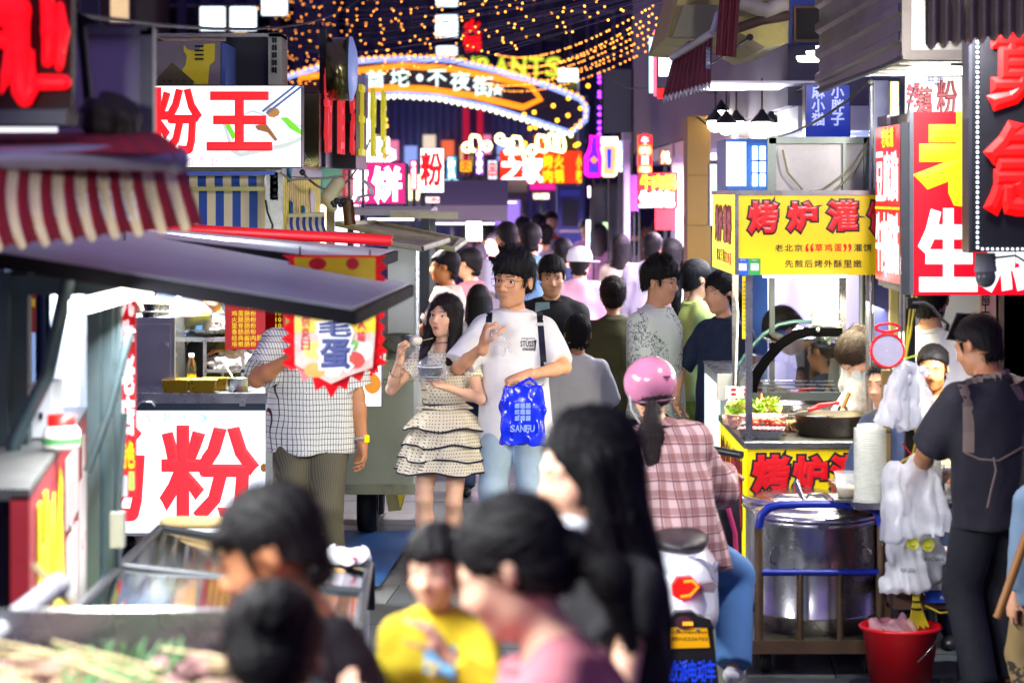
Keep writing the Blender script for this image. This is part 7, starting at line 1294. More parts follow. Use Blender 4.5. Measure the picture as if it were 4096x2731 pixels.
# post with mirror, phone holder, hanging bags
d = 10.7; t = thing('stall_post', 'black upright post wrapped with yellow cable at the bun stall', 'post', (X(3640, d), d, 0)); MB().bb((X(3622, d), d, 0), (X(3662, d), d + .045, Z(1180, d))).build('post', pbr('post_black', '14161c', .4, .4), t); MB().bb((X(3605, d), d + .01, Z(1600, d)), (X(3614, d), d + .02, Z(1180, d))).build('chrome_strip', steel, t)
MB().tube([P(a, b, d - .02) for a, b in ((3648, 1182), (3630, 1330), (3622, 1430), (3632, 1560), (3668, 1750), (3650, 1820), (3600, 1850))], .006, 6).build('cable', pbr('cable_yellow', 'b8a818', .5), t); MB().tube([P(a, b, d - .025) for a, b in ((3665, 1185), (3640, 1340), (3620, 1440))], .006, 6).build('cable', pbr('cable_yellow', 'b8a818', .5), t)
MB().tube([P(a, b, d - .03) for a, b in ((3670, 1420), (3622, 1435), (3600, 1455), (3570, 1478))], .005, 5).build('green_tie', pbr('tie_green', 'a8c838', .5), t); MB().tube([P(3610, 1772, d - .02), P(3655, 1830, d - .02)], .004, 5).build('red_tie', pbr('tie_red', 'c01830', .5), t)
t = thing('post_beam', 'rusty yellow upright bar behind the stacked cups', 'post', (X(3535, 11.2), 11.2, 0)); MB().bb((X(3528, 11.2), 11.2, 0), (X(3562, 11.2), 11.24, Z(1480, 11.2))).build('bar', pbr('bar_rust_yellow', '8a7038', .6, dirt=.5), t); MB().bb((X(3524, 11.2), 11.19, Z(1730, 11.2)), (X(3566, 11.2), 11.25, Z(1722, 11.2))).build('bracket', steel_d, t)
t = thing('red_mirror', 'round hanging mirror with scalloped red plastic rim and loop handle', 'mirror', P(3550, 1475, 10.55)); c = P(3550, 1402, 10.55); MR = Matrix.Rotation(R(90), 3, 'X')
m = MB(); n = 72; prof = [(.066, .006), (.071, .012), (.076, .008), (.0785, 0), (.07, -.006)]
vs = []
for r, z in prof:
 for k in range(n): a = 2 * math.pi * k / n; rr = r * (1 + (.025 * math.cos(a * 24) if r > .073 else 0)); vs.append(c + MR @ Vector((rr * math.cos(a), rr * math.sin(a), z)))
m.add(vs, [(i * n + k, i * n + (k + 1) % n, (i + 1) * n + (k + 1) % n, (i + 1) * n + k) for i in range(4) for k in range(n)], True); m.build('rim', pbr('mirror_red', 'e0141c', .25), t)
MB().lathe([(.001, .004), (.067, .004)], c, 48, M=MR).build('glass', pbr('mirror_glass', 'cfcbe0', .12, .35, var=.15, scale=25), t); MB().tube([c + Vector((.052 * math.cos(a), 0, .1 + .018 * math.sin(a))) for a in [2 * math.pi * k / 20 for k in range(20)]], .007, 6, closed=True).build('loop_handle', pbr('mirror_red', 'e0141c', .25), t); MB().box(c + Vector((0, 0, .078)), (.045, .014, .02)).build('neck', pbr('mirror_red', 'e0141c', .25), t)  # pale lilac glass colour stands in for a bright reflection
t = thing('phone_holder', 'black phone in a gooseneck holder clamped to the post', 'phone', P(3650, 1215, 10.6)); MB().tube([P(a, b, 10.58) for a, b in ((3652, 1212), (3700, 1212), (3730, 1230), (3765, 1275), (3795, 1300))], .007, 8).build('gooseneck', pbr('goose', '4a4a4e', .3, .6), t); MB().box(P(3648, 1212, 10.62), (.045, .04, .05)).build('clamp', blackp, t)
ph = [(3826, 1250), (3888, 1254), (3848, 1366), (3782, 1358)]; MB().prism([P(a, b, 10.5) for a, b in ph], .01).build('phone_body', pbr('phone_gold', '4a4436', .3, .5), t, .002); MB().prism([P(a, b, 10.497) for a, b in ((3830, 1256), (3882, 1259), (3845, 1360), (3788, 1353))], .002).build('screen', pbr('phone_screen', '060608', .08), t); MB().prism([P(a, b, 10.52) for a, b in ((3784, 1295), (3800, 1300), (3795, 1325), (3780, 1322))], .03).build('grip', blackp, t)
bagm = film('bag_milky', 'e6e8f0', .62, .2)
def bag_sdf(name, ops, lo, hi, h_, m_, parent): return sdf_ob(name, ops, lo, hi, h_, m_, parent)
t = thing('bag_bunch', 'bunch of white plastic bags hanging from the post like a fan', 'bags', P(3620, 1700, 10.6)); 
fan_ = [((3610, 1480), (3545, 1690), .03, .045), ((3615, 1480), (3600, 1700), .03, .05), ((3625, 1480), (3650, 1705), .03, .05), ((3640, 1485), (3700, 1690), .035, .05)]
for k, (a, b, r1, r2) in enumerate(fan_):
 lo = np.minimum(P(*a, 10.6), P(*b, 10.6)) - .09; hi = np.maximum(P(*a, 10.6), P(*b, 10.6)) + .09; sdf_ob('bag', [('u', 0, f_cut(P(*a, 10.58 + .02 * k), P(*b, 10.58 + .02 * k), r1, r2)), ('n', 0, f_fold(40 + k, .01, 75, .1))], lo, hi, .007, bagm, t)
MB().px(3642, 3668, 1452, 1490, 10.6, .02).build('clip', pbr('clip_clear', 'c8cce0', .2), t)
for k, c_ in enumerate(((3690, 1478), (3705, 1490))): MB().ball(P(*c_, 10.6), .02, 8, 5).build('knot', bagm, t)
t = thing('bag_bunch', 'thick bundle of white plastic bags hanging below the steel table edge', 'bags', P(3640, 2140, 10.45)); lo = P(3520, 2170, 10.45) - Vector((.02, .1, .0)); hi = P(3840, 1840, 10.45) + Vector((.02, .12, .02))
sdf_ob('bag', [('u', 0, f_cut(P(3575, 1900, 10.5), P(3600, 2140, 10.5), .04, .075)), ('u', .03, f_cut(P(3680, 1860, 10.5), P(3730, 2120, 10.5), .04, .085)), ('u', .03, f_cone(P(3570, 1915, 10.5), P(3700, 1900, 10.5), .04, .035)), ('n', 0, f_fold(60, .012, 60, .12))], lo, hi, .008, bagm, t)
MB().tube([P(3600, 1880, 10.5), P(3602, 1850, 10.6)], .004, 4).build('tie', pbr('tie_red', 'c01830', .5), t)
t = thing('printed_bag', 'crumpled white bag with yellow green smiley discs and dark print', 'bag', P(3640, 2350, 10.5)); lo = P(3540, 2360, 10.5) - Vector((.02, .1, .02)); hi = P(3790, 2120, 10.5) + Vector((.05, .12, .04)); sdf_ob('bag', [('u', 0, f_cut(P(3610, 2130, 10.52), P(3620, 2330, 10.52), .05, .075)), ('u', .04, f_cone(P(3680, 2150, 10.55), P(3700, 2280, 10.55), .05, .05)), ('n', 0, f_fold(70, .02, 40, .5))], lo, hi, .008, film('bag_white3', 'e4e6ea', .95), t)
for a, b in ((3650, 2172), (3712, 2178)): MB().lathe([(.001, 0), (.026, 0), (.028, .004)], P(a, b, 10.43), 18, M=MR).build('smiley_disc', pbr('disc_lime', 'b4b432', .5), t); MB().tube([P(a - 12 + 6 * k, b + 8 + (4 if 0 < k < 4 else 0), 10.425) for k in range(5)], .002, 4).build('smile', pbr('smile_dark', '4a4a10', .5), t)
letters('lettering', [tpx('WADIAN', 3690, 3775, 2228, 2244, 10.42), tpx('华品', 3600, 3660, 2272, 2290, 10.42)], ink, t, thick=.001)
d = 10.75; zt2 = Z(2010, 10.6); t = thing('steel_table', 'steel serving table of the bun stall behind the hanging bags', 'table', (X(3640, d), 11.0, 0)); MB().bb((X(3400, d), 10.6, zt2 - .03), (X(3830, d), 11.5, zt2)).build('top', steel, t)
for a, yy in ((3420, 11.4), (3815, 10.65), (3815, 11.4), (3560, 10.7)): MB().bb((X(a, d), yy, 0), (X(a, d) + .03, yy + .03, zt2 - .03)).build('leg', steel_d, t)
MB().bb((X(3560, d), 10.62, Z(2440, 10.6)), (X(4000, d), 11.2, Z(2380, 10.6))).build('lower_shelf', pbr('shelf_rust', '4a352a', .7, dirt=.4), t); MB().bb((X(3570, d), 10.9, .3), (X(3602, d), 10.95, zt2 - .03)).build('red_leg', pbr('leg_red', '6a1418', .5), t)
def cups(px, y, n, r, label, z0):
 c = Vector((X(px, y), y, z0)); o = thing('cup_stack', label, 'cups', c); m = MB(); pr = []
 for k in range(n): z = .0105 * k; pr += [(r * .84, z), (r * .985, z + .004), (r, z + .0065), (r, z + .009), (r * .86, z + .0104)]
 m.lathe([(r * .8, -.05 + .05)] + pr, c, 24); q = m.build('cups', film('cup_clear', 'eceee6', .72, .2), o); MB().lathe([(r * .78, .001), (r * .8, .011 * n)], c, 20).build('cup_core', film('cup_core', 'f0f2ea', .6, .3), o); return o
cups(3480, 10.62, 31, .072, 'tall stack of clear plastic cups on the serving table', zt2 + .001); cups(3725, 10.95, 24, .05, 'shorter blurred stack of clear cups right of the post', zt2 + .001)
t2 = thing('clear_cup', 'single clear cup of crushed filling left of the tall cup stack', 'cup', (X(3395, 10.75), 10.75, zt2)); MB().bb((X(3340, 10.7), 10.7, zt2 - .012), (X(3420, 10.7), 10.95, zt2 - .001)).build('table_edge', steel, t); c = Vector((X(3392, 10.8), 10.8, zt2)); MB().lathe([(.001, 0), (.045, 0), (.062, .11), (.064, .112)], c, 22).build('cup', film('cup_clear2', 'f0f2f2', .35, .1), t2); MB().lathe([(.001, .004), (.044, .004), (.05, .045), (.001, .055)], c, 16).build('filling', pbr('filling', 'cfc0a0', .7, var=.4, scale=50), t2)
t2 = thing('soup_basin', 'steel basin of soup with green onion and a brass ladle beside the vendor', 'basin', (X(3780, 11.05), 11.05, zt2)); c = Vector((X(3770, 11.05), 11.05, zt2 + .001)); m = MB(); m.bb(c + Vector((-.14, -.1, 0)), c + Vector((.14, .1, .12))); m.build('basin', steel, t2, .02); MB().bb(c + Vector((-.125, -.085, .121)), c + Vector((.125, .085, .124))).build('soup', pbr('soup', 'c8b870', .2, var=.3, scale=40), t2); MB().ball(c + Vector((.09, -.07, .15)), (.045, .04, .035), 14, 8).build('ladle', pbr('ladle_brass', 'a8801e', .3, .7), t2); MB().tube([c + Vector((-.2, .0, .1)), c + Vector((-.12, .02, .16))], .006, 6).build('spoon', steel, t2)
t2 = thing('small_cup', 'small clear cup on the table corner by the vendor', 'cup', (X(3812, 10.7), 10.7, zt2)); MB().lathe([(.001, 0), (.025, 0), (.034, .07)], (X(3812, 10.7), 10.72, zt2 + .001), 18).build('cup', film('cup_clear2', 'f0f2f2', .35, .1), t2)
t2 = thing('carton', 'white and blue printed carton on the lower shelf', 'box', P(3780, 2410, 10.62)); c0 = P(3700, 2410, 10.55); MB().bb((X(3700, 10.56), 10.56, Z(2376, 10.6)), (X(3856, 10.56), 10.8, Z(2215, 10.56))).build('box', whitep, t2); MB().px(3700, 3856, 2360, 2378 + 32, 10.552, .006).build('blue_band', pbr('band_blue', '1448b8', .5), t2); MB().px(3760, 3852, 2232, 2262, 10.552, .006).build('blue_print', pbr('band_blue2', '4a70c0', .5), t2); MB().tube([P(3790, 2330, 10.55), P(3800, 2290, 10.55), P(3812, 2318, 10.55), P(3828, 2280, 10.55)], .006, 4).build('brown_print', pbr('print_brown', '8a5020', .5), t2); letters('lettering', [tpx('纯正', 3760, 3800, 2380, 2396, 10.55)], whitep, t2, thick=.001)
t2 = thing('cable_coil', 'tied bundle of yellow power cable hanging under the table', 'cable', P(3665, 2500, 10.55)); 
for k in range(11): o_ = .006 * (k - 5); MB().tube([P(3648 + 3 * k, 2330, 10.5 + .004 * (k % 3)), P(3655 + 2 * k, 2400, 10.48 + .006 * (k % 2)), P(3645 + 5 * k, 2460, 10.5), P(3632 + 8 * k, 2500 + 6 * (k % 3), 10.5)], .0055, 5).build('loop', pbr('cable_yellow', 'b8a818', .5), t2)
for yy in (2403, 2432): MB().tube([P(3663, yy, 10.49) + Vector((.022 * math.cos(a), .02 * math.sin(a), 0)) for a in [2 * math.pi * k / 12 for k in range(12)]], .004, 4, closed=True).build('tie', black, t2)
MB().tube([P(3700, 2420, 10.5), P(3760, 2450, 10.5), P(3850, 2440, 10.5), P(3885, 2380, 10.5)], .005, 5).build('loose_end', pbr('cable_yellow', 'b8a818', .5), t2)
MB().tube([P(3570, 2340, 10.5), P(3590, 2370, 10.5), P(3610, 2365, 10.5), P(3620, 2340, 10.5)], .005, 5).build('loose_end', pbr('cable_yellow', 'b8a818', .5), t2)
# trolley with stock pots
d = 10.85; zp = .16; t = thing('platform_trolley', 'rusty platform trolley with blue tubular push handle', 'trolley', (X(3270, d), 11.2, 0)); rust = pbr('trolley_rust', '5a4632', .6, .3, var=.5, scale=14, dirt=.5); blu = pbr('trolley_blue', '102a9a', .35, var=.2, dirt=.15)
MB().prism([(X(2925, 12.), 12.0, zp), (X(2990, 10.85), 10.85, zp), (X(3560, 10.85), 10.85, zp), (X(3500, 12.), 12.0, zp)], -.04, (0, 0, 1)).build('deck', pbr('deck_wet', '55503e', .3, .3, var=.4, dirt=.4), t); MB().bb((X(2990, d), d - .02, zp - .055), (X(3565, d), d + .0, zp + .004)).build('deck_edge', rust, t)
for a in (3036, 3520): MB().tube([P(a, 2590, d) + Vector((0, 0, .0)), P(a, 2290, d)], .02, 10).build('upright', rust, t)
hp = [P(3036, 2290, d), P(3034, 2110, d), P(3045, 2060, d), P(3075, 2030, d), P(3120, 2018, d), P(3280, 2015, d), P(3440, 2020, d), P(3490, 2030, d), P(3515, 2055, d), P(3524, 2100, d), P(3526, 2290, d)]
MB().tube(hp[1:-1], .0195, 10).build('push_handle', blu, t); MB().tube([hp[0], hp[1]], .019, 8).build('upright', rust, t); MB().tube([hp[-2], hp[-1]], .019, 8).build('upright', rust, t)
MB().tube([P(3036, 2288, d), P(3526, 2288, d)], .016, 8).build('cross_bar', blu, t)
for a in (3200, 3360): MB().tube([P(a, 2288, d), P(a, 2590, d)], .016, 4).build('bar', rust, t)
for a, yy in ((3060, 10.95), (3470, 10.95), (3020, 11.8), (3420, 11.8)):
 w = MB(); w.lathe([(.02, -.02), (.055, -.022), (.068, -.012), (.068, .012), (.055, .022), (.02, .02)], (X(a, yy), yy, .068), 18, M=Matrix.Rotation(R(90), 3, 'Y')); w.build('wheel', pbr('tyre', '17171a', .8), t); MB().box((X(a, yy), yy, .105), (.05, .05, .03)).build('wheel_fork', steel_d, t)
def stockpot(px, y, r, hgt, label, ladle=False):
 c = Vector((X(px, y), y, zp + .001)); o = thing('stock_pot', label, 'pot', c, 'stock pots on the trolley'); bm = pbr('pot_brushed', 'd2d2d8', .27, .97, var=.12, scale=5)
 MB().lathe([(.001, 0), (r, 0), (r, .07), (r + .004, .075), (r, .08), (r, hgt * .88), (r + .012, hgt * .9), (r + .014, hgt * .93), (r + .004, hgt * .95)], c, 56).build('body', bm, o)
 MB().lathe([(r + .016, hgt * .95), (r + .018, hgt * .985), (r * .96, hgt), (r * .78, hgt + .012), (r * .77, hgt + .02), (r * .5, hgt + .03), (r * .48, hgt + .026), (r * .2, hgt + .04), (.001, hgt + .042)], c, 56).build('lid', bm, o)
 for s_ in (-1, 1): MB().tube([c + Vector((s_ * (r + .004) * .75, -r * .66, hgt * .72)), c + Vector((s_ * (r + .02) * .78, -r * .72, hgt * .7)), c + Vector((s_ * (r + .02) * .78, -r * .72, hgt * .6)), c + Vector((s_ * (r + .004) * .75, -r * .66, hgt * .58))], .006, 6).build('handle', steel, o)
 MB().tube([c + Vector((-.06, -.0, hgt + .036)), c + Vector((-.03, 0, hgt + .07)), c + Vector((.03, 0, hgt + .07)), c + Vector((.06, 0, hgt + .036))], .008, 6).build('lid_handle', steel, o)
 MB().box(c + Vector((0, -r - .018, hgt * .93)), (.05, .012, .03)).build('latch', steel, o); return o
stockpot(3262, 11.22, .272, .54, 'big brushed steel stock pot on the trolley in front'); stockpot(3200, 11.72, .265, .545, 'second steel stock pot with ringed lid behind the first')
MB().tube([P(3185, 1925, 11.3), P(3200, 1970, 11.25), P(3225, 2010, 11.2)], [.016, .014, .01], 8).build('handle', steel, thing('ladle', 'steel ladle handle sticking up over the front stock pot', 'ladle', P(3215, 2010, 11.2)))
t = thing('red_bucket', 'bright red plastic bucket with wire handle and a clear bag inside', 'bucket', (X(3602, 10.5), 10.5, 0)); c = Vector((X(3602, 10.55), 10.55, 0)); br = pbr('bucket_red', 'd00a1a', .3, var=.06)
MB().lathe([(.001, .002), (.125, .002), (.128, .0), (.163, .262), (.178, .27), (.182, .278), (.178, .286), (.163, .286), (.158, .27), (.13, .1), (.001, .1)], c, 44).build('bucket', br, t); MB().tube([c + Vector((.05 + .115 * math.cos(a) * 1.0, -.165 * abs(math.sin(a)) - .0, .26 - .0 - .17 * (1 - math.cos(a)) * .6)) for a in [k * .16 for k in range(11)]], .0025, 4).build('wire_handle', steel, t)
sdf_ob('clear_bag', [('u', 0, f_ell(c + Vector((-.03, 0, .25)), (.09, .09, .05))), ('n', 0, f_fold(80, .02, 50, 1))], c + Vector((-.14, -.14, .18)), c + Vector((.12, .14, .33)), .008, film('bag_pinkish', 'f0c8d0', .5), t)
# people
def cloth(c, rough=.85, var=.08, bump=.5, bs=17): return pbr('cloth_' + c, c, rough, var=var, scale=14, bump=bump, bscale=bs)
def surf_y(ops, x, z, y0, y1=None, n=260):
 ys = np.linspace(y0, y0 + .5, n); v = ev(ops, np.stack([np.full(n, x), ys, np.full(n, z)], 1).astype(np.float32)); i = int(np.argmax(v < 0)); return ys[i] if v[i] < 0 else y0 + .25
def ribbon(ops, pts, w, mat, name, parent, y0, off=.004):
 mb = MB(); pts = [(X(a, b_), Z(c, b_)) for a, c, b_ in pts]; q = []
 for (x, z), (x2, z2) in zip(pts, pts[1:] + [pts[-1]]): q.append((x, z))
 L = []; 
 for i, (x, z) in enumerate(q): L.append([(x - w / 2, surf_y(ops, x - w / 2, z, y0) - off, z), (x, surf_y(ops, x, z, y0) - off - .001, z), (x + w / 2, surf_y(ops, x + w / 2, z, y0) - off, z)])
 for a, b in zip(L, L[1:]): mb.add(a + b, [(0, 1, 4, 3), (1, 2, 5, 4)], True)
 return mb.build(name, mat, parent)
cr = 'e8dfc6'; dots = pattern('dotted_cloth', 'dots', cr, '14131c', 56, 56, .17, .17, .8); nvy = pbr('navy_trim', '12142e', .6)
WM = person('young woman in a cream polka dot ruffle dress eating from a bowl', X(1778, 13.6), 13.6, 1.60, -8, 'f', SK1, head=(-22, -4, 4), h=.006, lips=.95, hair=dict(type='long', L=.33, fringe=1, w=.92, sweep=-.02), hcol='1a1216',
 arms=dict(R=dict(t=(-.225, -.27, 1.37), pole=(-.55, .1, -1), dir=(.12, -.15, 1), palm=(.9, -.3, .1), curl=(.75, .85, 1., 1.), thumb=.7), L=dict(t=(.055, -.27, 1.20), pole=(1, .25, -.9), dir=(-.9, -.35, .25), palm=(-.1, -.3, .95), curl=(.45, .5, .55, .6), thumb=.5)),
 legs=dict(R=dict(a=(-.115, -.06, .085), foot=(-.35, -1, 0)), L=dict(a=(.06, .06, .085), foot=(.2, -1, 0))), top=dict(mat=dots, sleeve=.52, hem=.1, loose=.006, straight=.0, fold=.003, sr=1.25, name='dress_bodice', neckz=.44, collar=False, h=.006), shoes='0c0b0e', seed=11)
MB().lathe([(.128, 0), (.131, .012), (.131, .03), (.126, .042)], WM['T'](WM['tor']((0, 0, .085))), 40, sx=.97, sy=.76).build('waist_band', nvy, WM['root'])
for k, (za, zb, ra_, rb) in enumerate(((.1, -.02, .12, .248), (.06, -.12, .13, .262), (.02, -.205, .15, .278), (-.02, -.285, .17, .298))):
 o, hem = skirt(WM, dots, za, zb, ra_, rb, 12 + k, .02, 'skirt_tier', None, n=120, rows=12, ph=k * 1.3); MB().tube(hem, .005, 5, closed=True).build('hem_trim', nvy, o)
so = WM['shirt_ops']; rt = WM['root']
for a in (1712, 1775): MB().grid(lambda u, v, a=a: (X(a + 8 * (v - .5) + 3 * math.sin(u * 40), 13.5), surf_y(so, X(a, 13.5), Z(1500 + 108 * u, 13.5), 13.2) - .006 - .006 * math.sin(u * 40) * (v - .5), Z(1500 + 108 * u, 13.5)), 30, 3).build('ruffle', dots, rt)
ribbon(so, [(1700, 1385, 13.5), (1690, 1450, 13.5), (1690, 1500, 13.5)], .05, nvy, 'navy_collar', rt, 13.2)
ribbon(so, [(1840, 1400, 13.5), (1850, 1450, 13.5), (1835, 1500, 13.5)], .06, nvy, 'navy_collar', rt, 13.2)
nk = WM['T'](WM['tor']((0, -.004, .505))); MB().tube([nk + np.array((.047 * math.cos(a), .05 * math.sin(a), -.012 - .012 * math.sin(a + .0) * -1 * (-1))) for a in [2 * math.pi * k / 24 for k in range(24)]], .003, 5, closed=True).build('choker', steel, rt)
MB().ball(WM['hw']((.083, -.005, -.035)), .006, 8, 6).build('earring', steel, rt)
wr, el = WM['T'](WM['A']['R'][2]), WM['T'](WM['A']['R'][1]); u_ = (wr - el) / np.linalg.norm(wr - el); p_ = wr - u_ * .11; n1 = np.cross(u_, (0, 1, 0)); n1 /= np.linalg.norm(n1); n2 = np.cross(u_, n1); MB().tube([p_ + (n1 * math.cos(a) + n2 * math.sin(a)) * .032 for a in [2 * math.pi * k / 20 for k in range(20)]], .0025, 5, closed=True).build('bangle', steel, rt)
hR = wr + u_ * .09
t = thing('bamboo_pick', 'thin bamboo pick with a pale dumpling held by the woman', 'pick', hR); pk = Vector(P(1650, 1372, 13.2)); MB().tube([P(1606, 1380, 13.22), P(1732, 1352, 13.2)], .002, 5).build('stick', pbr('stick', 'd8c690', .6), t); sdf_ob('dumpling', [('u', 0, f_ell(P(1664, 1362, 13.2), (.03, .026, .024))), ('n', 0, f_fold(3, .004, 90, 1))], np.array(P(1664, 1362, 13.2)) - .05, np.array(P(1664, 1362, 13.2)) + .05, .004, pbr('dumpling', 'ded8cc', .5), t)
bc = Vector(P(1722, 1510, 13.22)); t = thing('food_bowl', 'black takeaway bowl inside a thin clear plastic bag in the woman\'s hand', 'bowl', bc)
MB().lathe([(.001, 0), (.055, 0), (.07, .055), (.073, .057), (.073, .062), (.066, .058), (.05, .02), (.001, .02)], bc, 30).build('bowl', blackp, t); MB().lathe([(.0735, .058), (.0745, .064), (.071, .066)], bc, 30).build('rim', pbr('rim_white', 'd8dade', .3), t); MB().lathe([(.0575, .006), (.0585, .01)], bc, 30).build('rim', pbr('rim_white', 'd8dade', .3), t)
sdf_ob('clear_bag', [('u', 0, f_ell(bc + Vector((0, 0, .035)), (.085, .08, .055))), ('u', .03, f_cone(bc + Vector((.02, 0, .07)), bc + Vector((.035, 0, .135)), .045, .008)), ('n', 0, f_fold(31, .012, 55, .6))], np.array(bc) - .13, np.array(bc) + .17, .006, film('bag_thin', 'eaf0ff', .24, .12), t)
wt = cloth('efeff2')
MN = person('young man in an oversized white T-shirt and thin glasses carrying a blue bag', X(2058, 13.6), 13.6, 1.80, -6, 'm', SK2, head=(-24, 1, 3), h=.006, bulk=.9, hd=1.12, hair=dict(type='messy', thick=1.2), hcol='0b0a0e', lips=.45,
 arms=dict(R=dict(t=(-.135, -.30, 1.29), pole=(-.75, .1, -.8), dir=(.18, -.1, 1), palm=(.9, .2, 0), curl=(1.05, 1.1, 1.1, 1.1), thumb=.75), L=dict(t=(.10, -.32, 1.135), pole=(1, .25, -.25), dir=(-.95, -.2, -.25), palm=(-.1, .1, -1), curl=(.9, .95, 1., 1.), thumb=.5)),
 top=dict(mat=wt, sleeve=.86, hem=-.2, loose=.024, fold=.011, ff=11., straight=.85, sr=1.06, h=.007), bottom=dict(mat=pbr('jeans_light', '9db4c8', .85, var=.14, scale=25, bump=.2, bscale=200), loose=.02, h=.01), shoes='d8d8d8', seed=23)
glasses(MN, pbr('glasses_metal', '5a5048', .25, .9)); so = MN['shirt_ops']; rt = MN['root']
for a, b in ((1958, 1950), (2158, 2175)): ribbon(so, [(a + (b - a) * k / 9, 1243 + (14 + 11 * (a > 2000)) * k, 13.5) for k in range(10)], .034, nvy, 'bag_strap', rt, 13.1, .005); ribbon(so, [(a + 2, 1290, 13.5), (a + 2, 1302, 13.5)], .044, whitep, 'strap_buckle', rt, 13.1, .009)
ly = surf_y(so, X(2115, 13.5), Z(1385, 13.5), 13.1) - .006; letters('chest_lettering', [('STÜSSY', X(2082, ly), X(2146, ly), Z(1386, ly), Z(1358, ly), ly), ('HONG KONG', X(2090, ly), X(2138, ly), Z(1402, ly), Z(1390, ly), ly)], nvy, rt, thick=.002, bold=.02); MB().px(2086, 2140, 1352, 1355, ly, .002).build('chest_line', nvy, rt); MB().prism([P(a, b, ly) for a, b in ((2138, 1358), (2146, 1360), (2141, 1404), (2138, 1404))], .001).build('chest_line', nvy, rt)
bgd = 13.1; bl_ = pbr('bag_blue', '0a2ae0', .22, var=.12, bump=.35, bscale=14, spec=.6, emis='0a2ae0', es=.06); t = thing('shopping_bag', 'shiny blue plastic shopping bag with pale squares and capital letters', 'bag', P(2090, 1768, bgd)); c = P(2092, 1655, bgd)
def f_bag(p):
 q = p - np.array(c, np.float32); w = .108 + .004 * np.sin(q[:, 2] * 30); return np.maximum(np.maximum(np.abs(q[:, 0] + .003 * np.sin(q[:, 2] * 22)) - w * (1 - .12 * np.clip((q[:, 2] - .06) / .1, 0, 1)), np.abs(q[:, 2] + .12 * np.abs(q[:, 0]) * (q[:, 2] > .1)) - .158), np.abs(q[:, 1]) - .014 - .03 * np.clip(1 - (q[:, 2] + .16) / .32, 0, 1))
bops = [('u', 0, f_bag), ('n', 0, f_fold(90, .009, 45, .6))]; sdf_ob('bag', bops, np.array(c) - .2, np.array(c) + .2, .007, bl_, t)
MB().tube([P(2062, 1545, bgd), P(2085, 1530, bgd), P(2120, 1512, bgd), P(2150, 1540, bgd)], .009, 6).build('handle', bl_, t)
bp = pbr('bag_pale', '7f9bff', .4, emis='7f9bff', es=.1)
for j in range(3):
 for k in range(3): a, b = 2060 + 22 * k, 1612 + 25 * j; yy = min(surf_y(bops, X(a + 9 * i1, bgd), Z(b + 10 * i2, bgd), bgd - .12) for i1 in (0, 1, 2) for i2 in (0, 1, 2)) - .006; MB().prism([P(q[0], q[1], yy) for q in ((a, b + 2 * (k == 0)), (a + 18, b), (a + 18, b + 20), (a - 1, b + 20))], .001).build('printed_square', bp, t)
yy = min(surf_y(bops, X(a, bgd), Z(1712, bgd), bgd - .12) for a in range(2042, 2140, 8)) - .008; letters('lettering', row('SANFU', 2042, 2138, 1700, 1726, yy, .15), bp, t, thick=.001, bold=.03)
t = thing('thin_film', 'crumpled clear plastic film in the raised hand of the man', 'film', P(1990, 1350, 13.2)); sdf_ob('film', [('u', 0, f_cone(P(1975, 1330, 13.2), P(2010, 1390, 13.18), .02, .028)), ('n', 0, f_fold(44, .014, 80, 1))], np.array(P(1990, 1365, 13.2)) - .09, np.array(P(1990, 1365, 13.2)) + .09, .005, film('film_clear', 'f4f6ff', .18, .08), t)
chk = pattern('checked_shirt', 'check', 'dfe3de', '4a1e2c', 58, 33, .17, .1, .85)
PM = person('man in a white and maroon checked short sleeve shirt behind the hanging banner', X(1245, 13.1), 13.1, 1.74, -6, 'm', SK3, head=(-20, 8, 0), h=.008, hair=dict(type='short'), bulk=1.12, arms=dict(R=dict(t=(-.06, -.3, 1.30), pole=(-1, .1, -.8), dir=(.3, -.2, .9), palm=(.9, 0, -.1), curl=(.6, .6, .7, .7)), L=dict(t=(.29, -.02, .80), pole=(.4, 1, 0), palm=(-1, -.1, 0), curl=(.35, .4, .45, .5))),
 top=dict(mat=chk, sleeve=.82, hem=-.17, loose=.022, fold=.009, straight=.8, sr=1.2, h=.009, flare=.012), bottom=dict(mat=pattern('corduroy', 'stripe', '5f5a48', '4a4638', 90, 1, .4), loose=.02, h=.012), shoes='3a3028')
wr, el = PM['T'](PM['A']['L'][2]), PM['T'](PM['A']['L'][1]); u_ = (wr - el) / np.linalg.norm(wr - el); p_ = wr - u_ * .015; n1 = np.cross(u_, (0, 1, 0)); n1 /= np.linalg.norm(n1); n2 = np.cross(u_, n1)
MB().tube([p_ + (n1 * math.cos(a) + n2 * math.sin(a)) * .036 for a in [2 * math.pi * k / 20 for k in range(20)]], .009, 6, closed=True).build('watch_strap', pbr('strap_grey', 'a8a8b0', .4), PM['root']); MB().box(p_ + np.array((.028, -.03, 0)), (.018, .03, .04), rz=R(-45)).build('watch_face', pbr('watch_yellow', 'e8d000', .2, emis='e8d000', es=.5), PM['root'], .004)
for k in range(4): zz = Z(1565 + 78 * k, 13.); MB().lathe([(.001, 0), (.006, 0)], (X(1228, 13.), surf_y(PM['shirt_ops'], X(1228, 13.), zz, 12.6) - .003, zz), 8, M=MR).build('button', whitep, PM['root'])
